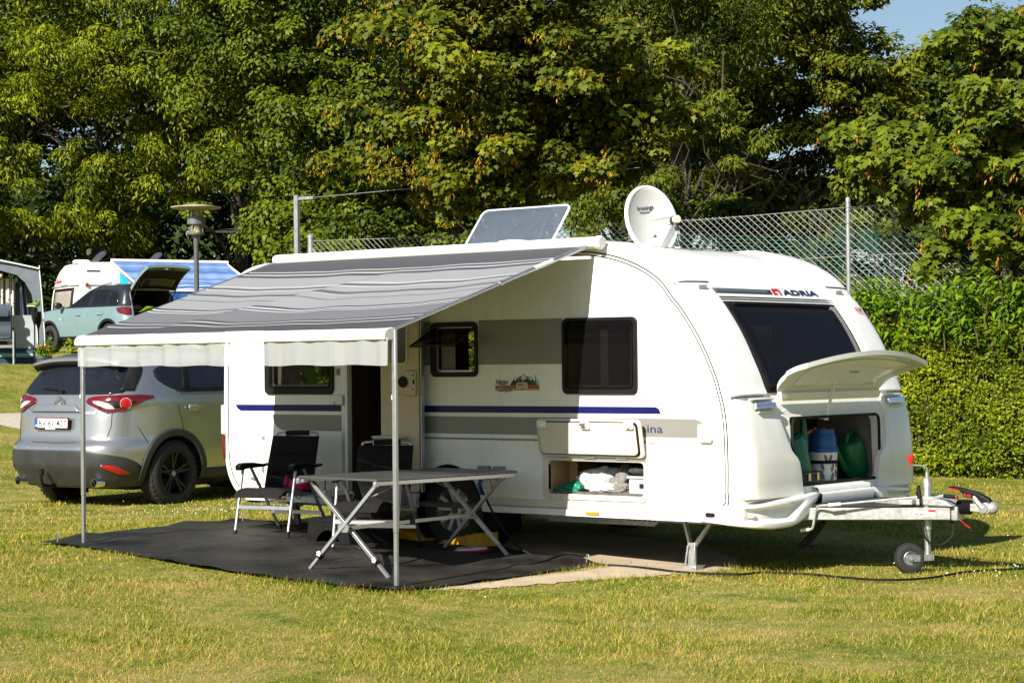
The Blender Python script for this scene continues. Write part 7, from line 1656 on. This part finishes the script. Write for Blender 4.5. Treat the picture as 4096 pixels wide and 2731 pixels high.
# reclining camp chair cut by the frame
p = TC + TR_ * -.62 - TB_ * .45; cz = g(p.x, p.y); o = thing("camping_chair", "grey padded high back chair in front of the tent, at the left edge", "chair", (p.x, p.y, cz), YAW + .24); setoff((0, 0, 0))
b = MB(); b.grid(lambda u, v: ((u - 1) * .52 + .08, .25 + .10 * v, .52 + .62 * v + .0), 8, 14); b.grid(lambda u, v: ((u - 1) * .52 + .08, .25 + .10 * v - .05 - .03 * abs(math.sin(v * 9.4)), .52 + .62 * v), 8, 21); b.build("backrest", "tent_slate", o, sharp=60)
b = MB(); b.box(-.42, .06, .12, .19, .88, 1.02); b.build("head_cushion", "tent_slate", o, bevel=.03); b = MB(); b.box(-.44, .08, -.25, .24, .46, .52); b.build("seat", "tent_slate", o, bevel=.02)
b = MB(); b.tube([(.10, .27, .45), (.10, .36, 1.1), (.06, .37, 1.16), (0, .37, 1.165)], .016, 8); b.tube([(.13, -.2, .64), (.13, -.2, -.02)], .02, 8); b.bar((-.45, -.2, .33), (.13, -.2, .33), .02, .05); b.bar((-.45, -.2, .45), (.13, -.2, .45), .02, .03); b.build("frame", "alu_satin", o); b = MB(); b.bar((.12, -.26, .66), (.12, .30, .66), .055, .045); b.tube([(.15, .12, .60), (.155, -.02, 0)], .02, 8); b.build("armrest", "black_plastic", o)
for k, (a, d, h, lb) in enumerate(((-.10, -.35, 1.10, "black solar garden torch with a toy crocodile head perched on it"), (-.03, -.25, 1.02, "shorter black solar garden torch beside the flower pot"))):
    p = TC + TR_ * a - TB_ * -d * 1.0; p = TC + TR_ * a + TB_ * d; z = g(p.x, p.y); o = thing("garden_torch", lb, "garden torch", (p.x, p.y, z), group="solar torches at the tent")
    b = MB(); b.lathe([(.012, 0), (.014, h - .36), (.03, h - .31), (.055, h - .22), (.052, h - .09), (.058, h - .08), (.058, h - .03), (.002, h - .02)], (0, 0, 0), n=14); b.build("torch", "black_plastic", o); b = MB(); [b.cyl((.056 * math.cos(R(q)), .056 * math.sin(R(q)), h - .21), (.055 * math.cos(R(q)), .055 * math.sin(R(q)), h - .09), .006, n=5) for q in range(0, 360, 45)]; b.build("cage", "dark_grey_plastic", o)
p = TC + TR_ * -.10 + TB_ * -.36; z = g(p.x, p.y) + 1.09; o = thing("toy_crocodile", "green toy crocodile head sitting on top of a garden torch", "toy", (p.x, p.y, z), YAW); b = MB(); b.ball((.03, 0, .05), .08, .06, .055); b.ball((-.06, 0, .035), .09, .045, .028); [b.ball((.03, s * .03, .105), .022) for s in (-1, 1)]; b.tube([(.07, 0, .08), (.11, 0, .14)], [.03, .008], 8); b.build("head", "croc_green", o); b = MB(); b.box(-.14, .02, -.045, .045, .004, .018); b.build("teeth", "towel_white", o)
p = TC + TR_ * .06 + TB_ * -.75; z = g(p.x, p.y); o = thing("flower_pot", "dark grey flower pot with salmon pink blossoms beside the tent", "flower pot", (p.x, p.y, z)); setoff((0, 0, 0))
b = MB(); b.lathe([(.10, 0), (.145, .16), (.155, .165), (.155, .205), (.135, .205), (.13, .18)], (0, 0, 0), n=24); b.build("pot", "pot_grey", o)
rs = np.random.default_rng(91); n = 420; P = np.stack([rs.normal(0, .085, n), rs.normal(0, .08, n), .20 + rs.random(n) * .17], -1); leaf_cloud("foliage", P, rs.normal(0, .6, (n, 3)) + np.array([0, -.4, .6]), rs.normal(0, 1, (n, 3)), .06 * (.6 + .7 * rs.random(n)), RHOMB, "leaf_sprout", o, rs.random(n))
n = 260; c = np.stack([rs.uniform(-.14, .15, 12), rs.uniform(-.12, .06, 12), .33 + rs.random(12) * .08], -1); P = c[rs.integers(0, 12, n)] + rs.normal(0, .018, (n, 3)); MT["blossom"] = leafmat("blossom", (.55, .16, .07), (.75, .36, .20), .35); leaf_cloud("blossoms", P, rs.normal(0, .5, (n, 3)) + np.array([0, -.6, .5]), rs.normal(0, 1, (n, 3)), np.full(n, .035), RHOMB, "blossom", o, rs.random(n))
n = 60; P = np.stack([rs.normal(.0, .03, n), rs.normal(0, .03, n), np.full(n, .28)], -1); leaf_cloud("grass_blades", P, rs.normal(0, 1, (n, 3)), np.stack([rs.normal(.1, .35, n), rs.normal(0, .3, n), np.ones(n)], -1), .38 * (.6 + .5 * rs.random(n)), (np.array([(0, .02, 0), (1, 0, 0), (0, -.02, 0)]), [(0, 1, 2)]), "leaf_sprout", o, rs.random(n))
# dark car behind the tent, only its rear quarter in view
o = thing("dark_car", "dark car half hidden behind the grey tent awning", "car", (*(TC + TR_ * -.9 + TB_ * 6)[:2], g(-22, 17)), YAW + 3.5); DB = CarBody([(.3, 0, 4.2, .84), (.6, -.05, 4.3, .88), (.95, .05, 4.2, .88), (1.0, .1, 3.2, .86), (1.3, .4, 2.4, .72), (1.44, .8, 2.0, .58)]); DB.mesh(18, ["roof_black"], "body", o, []); DB.patch([(1.03, ('sl', .5), ('sl', 2.9)), (1.36, ('sl', .75), ('sl', 2.2))], "car_glass", "side_window", o); DB.patch([(1.03, ('sr', .5), ('sr', 2.9)), (1.36, ('sr', .75), ('sr', 2.2))], "car_glass", "side_window", o)
for wx_, y in ((.8, -.78), (.8, .78), (3.3, -.78), (3.3, .78)): car_wheel(o, wx_, y, .31, .2, y)
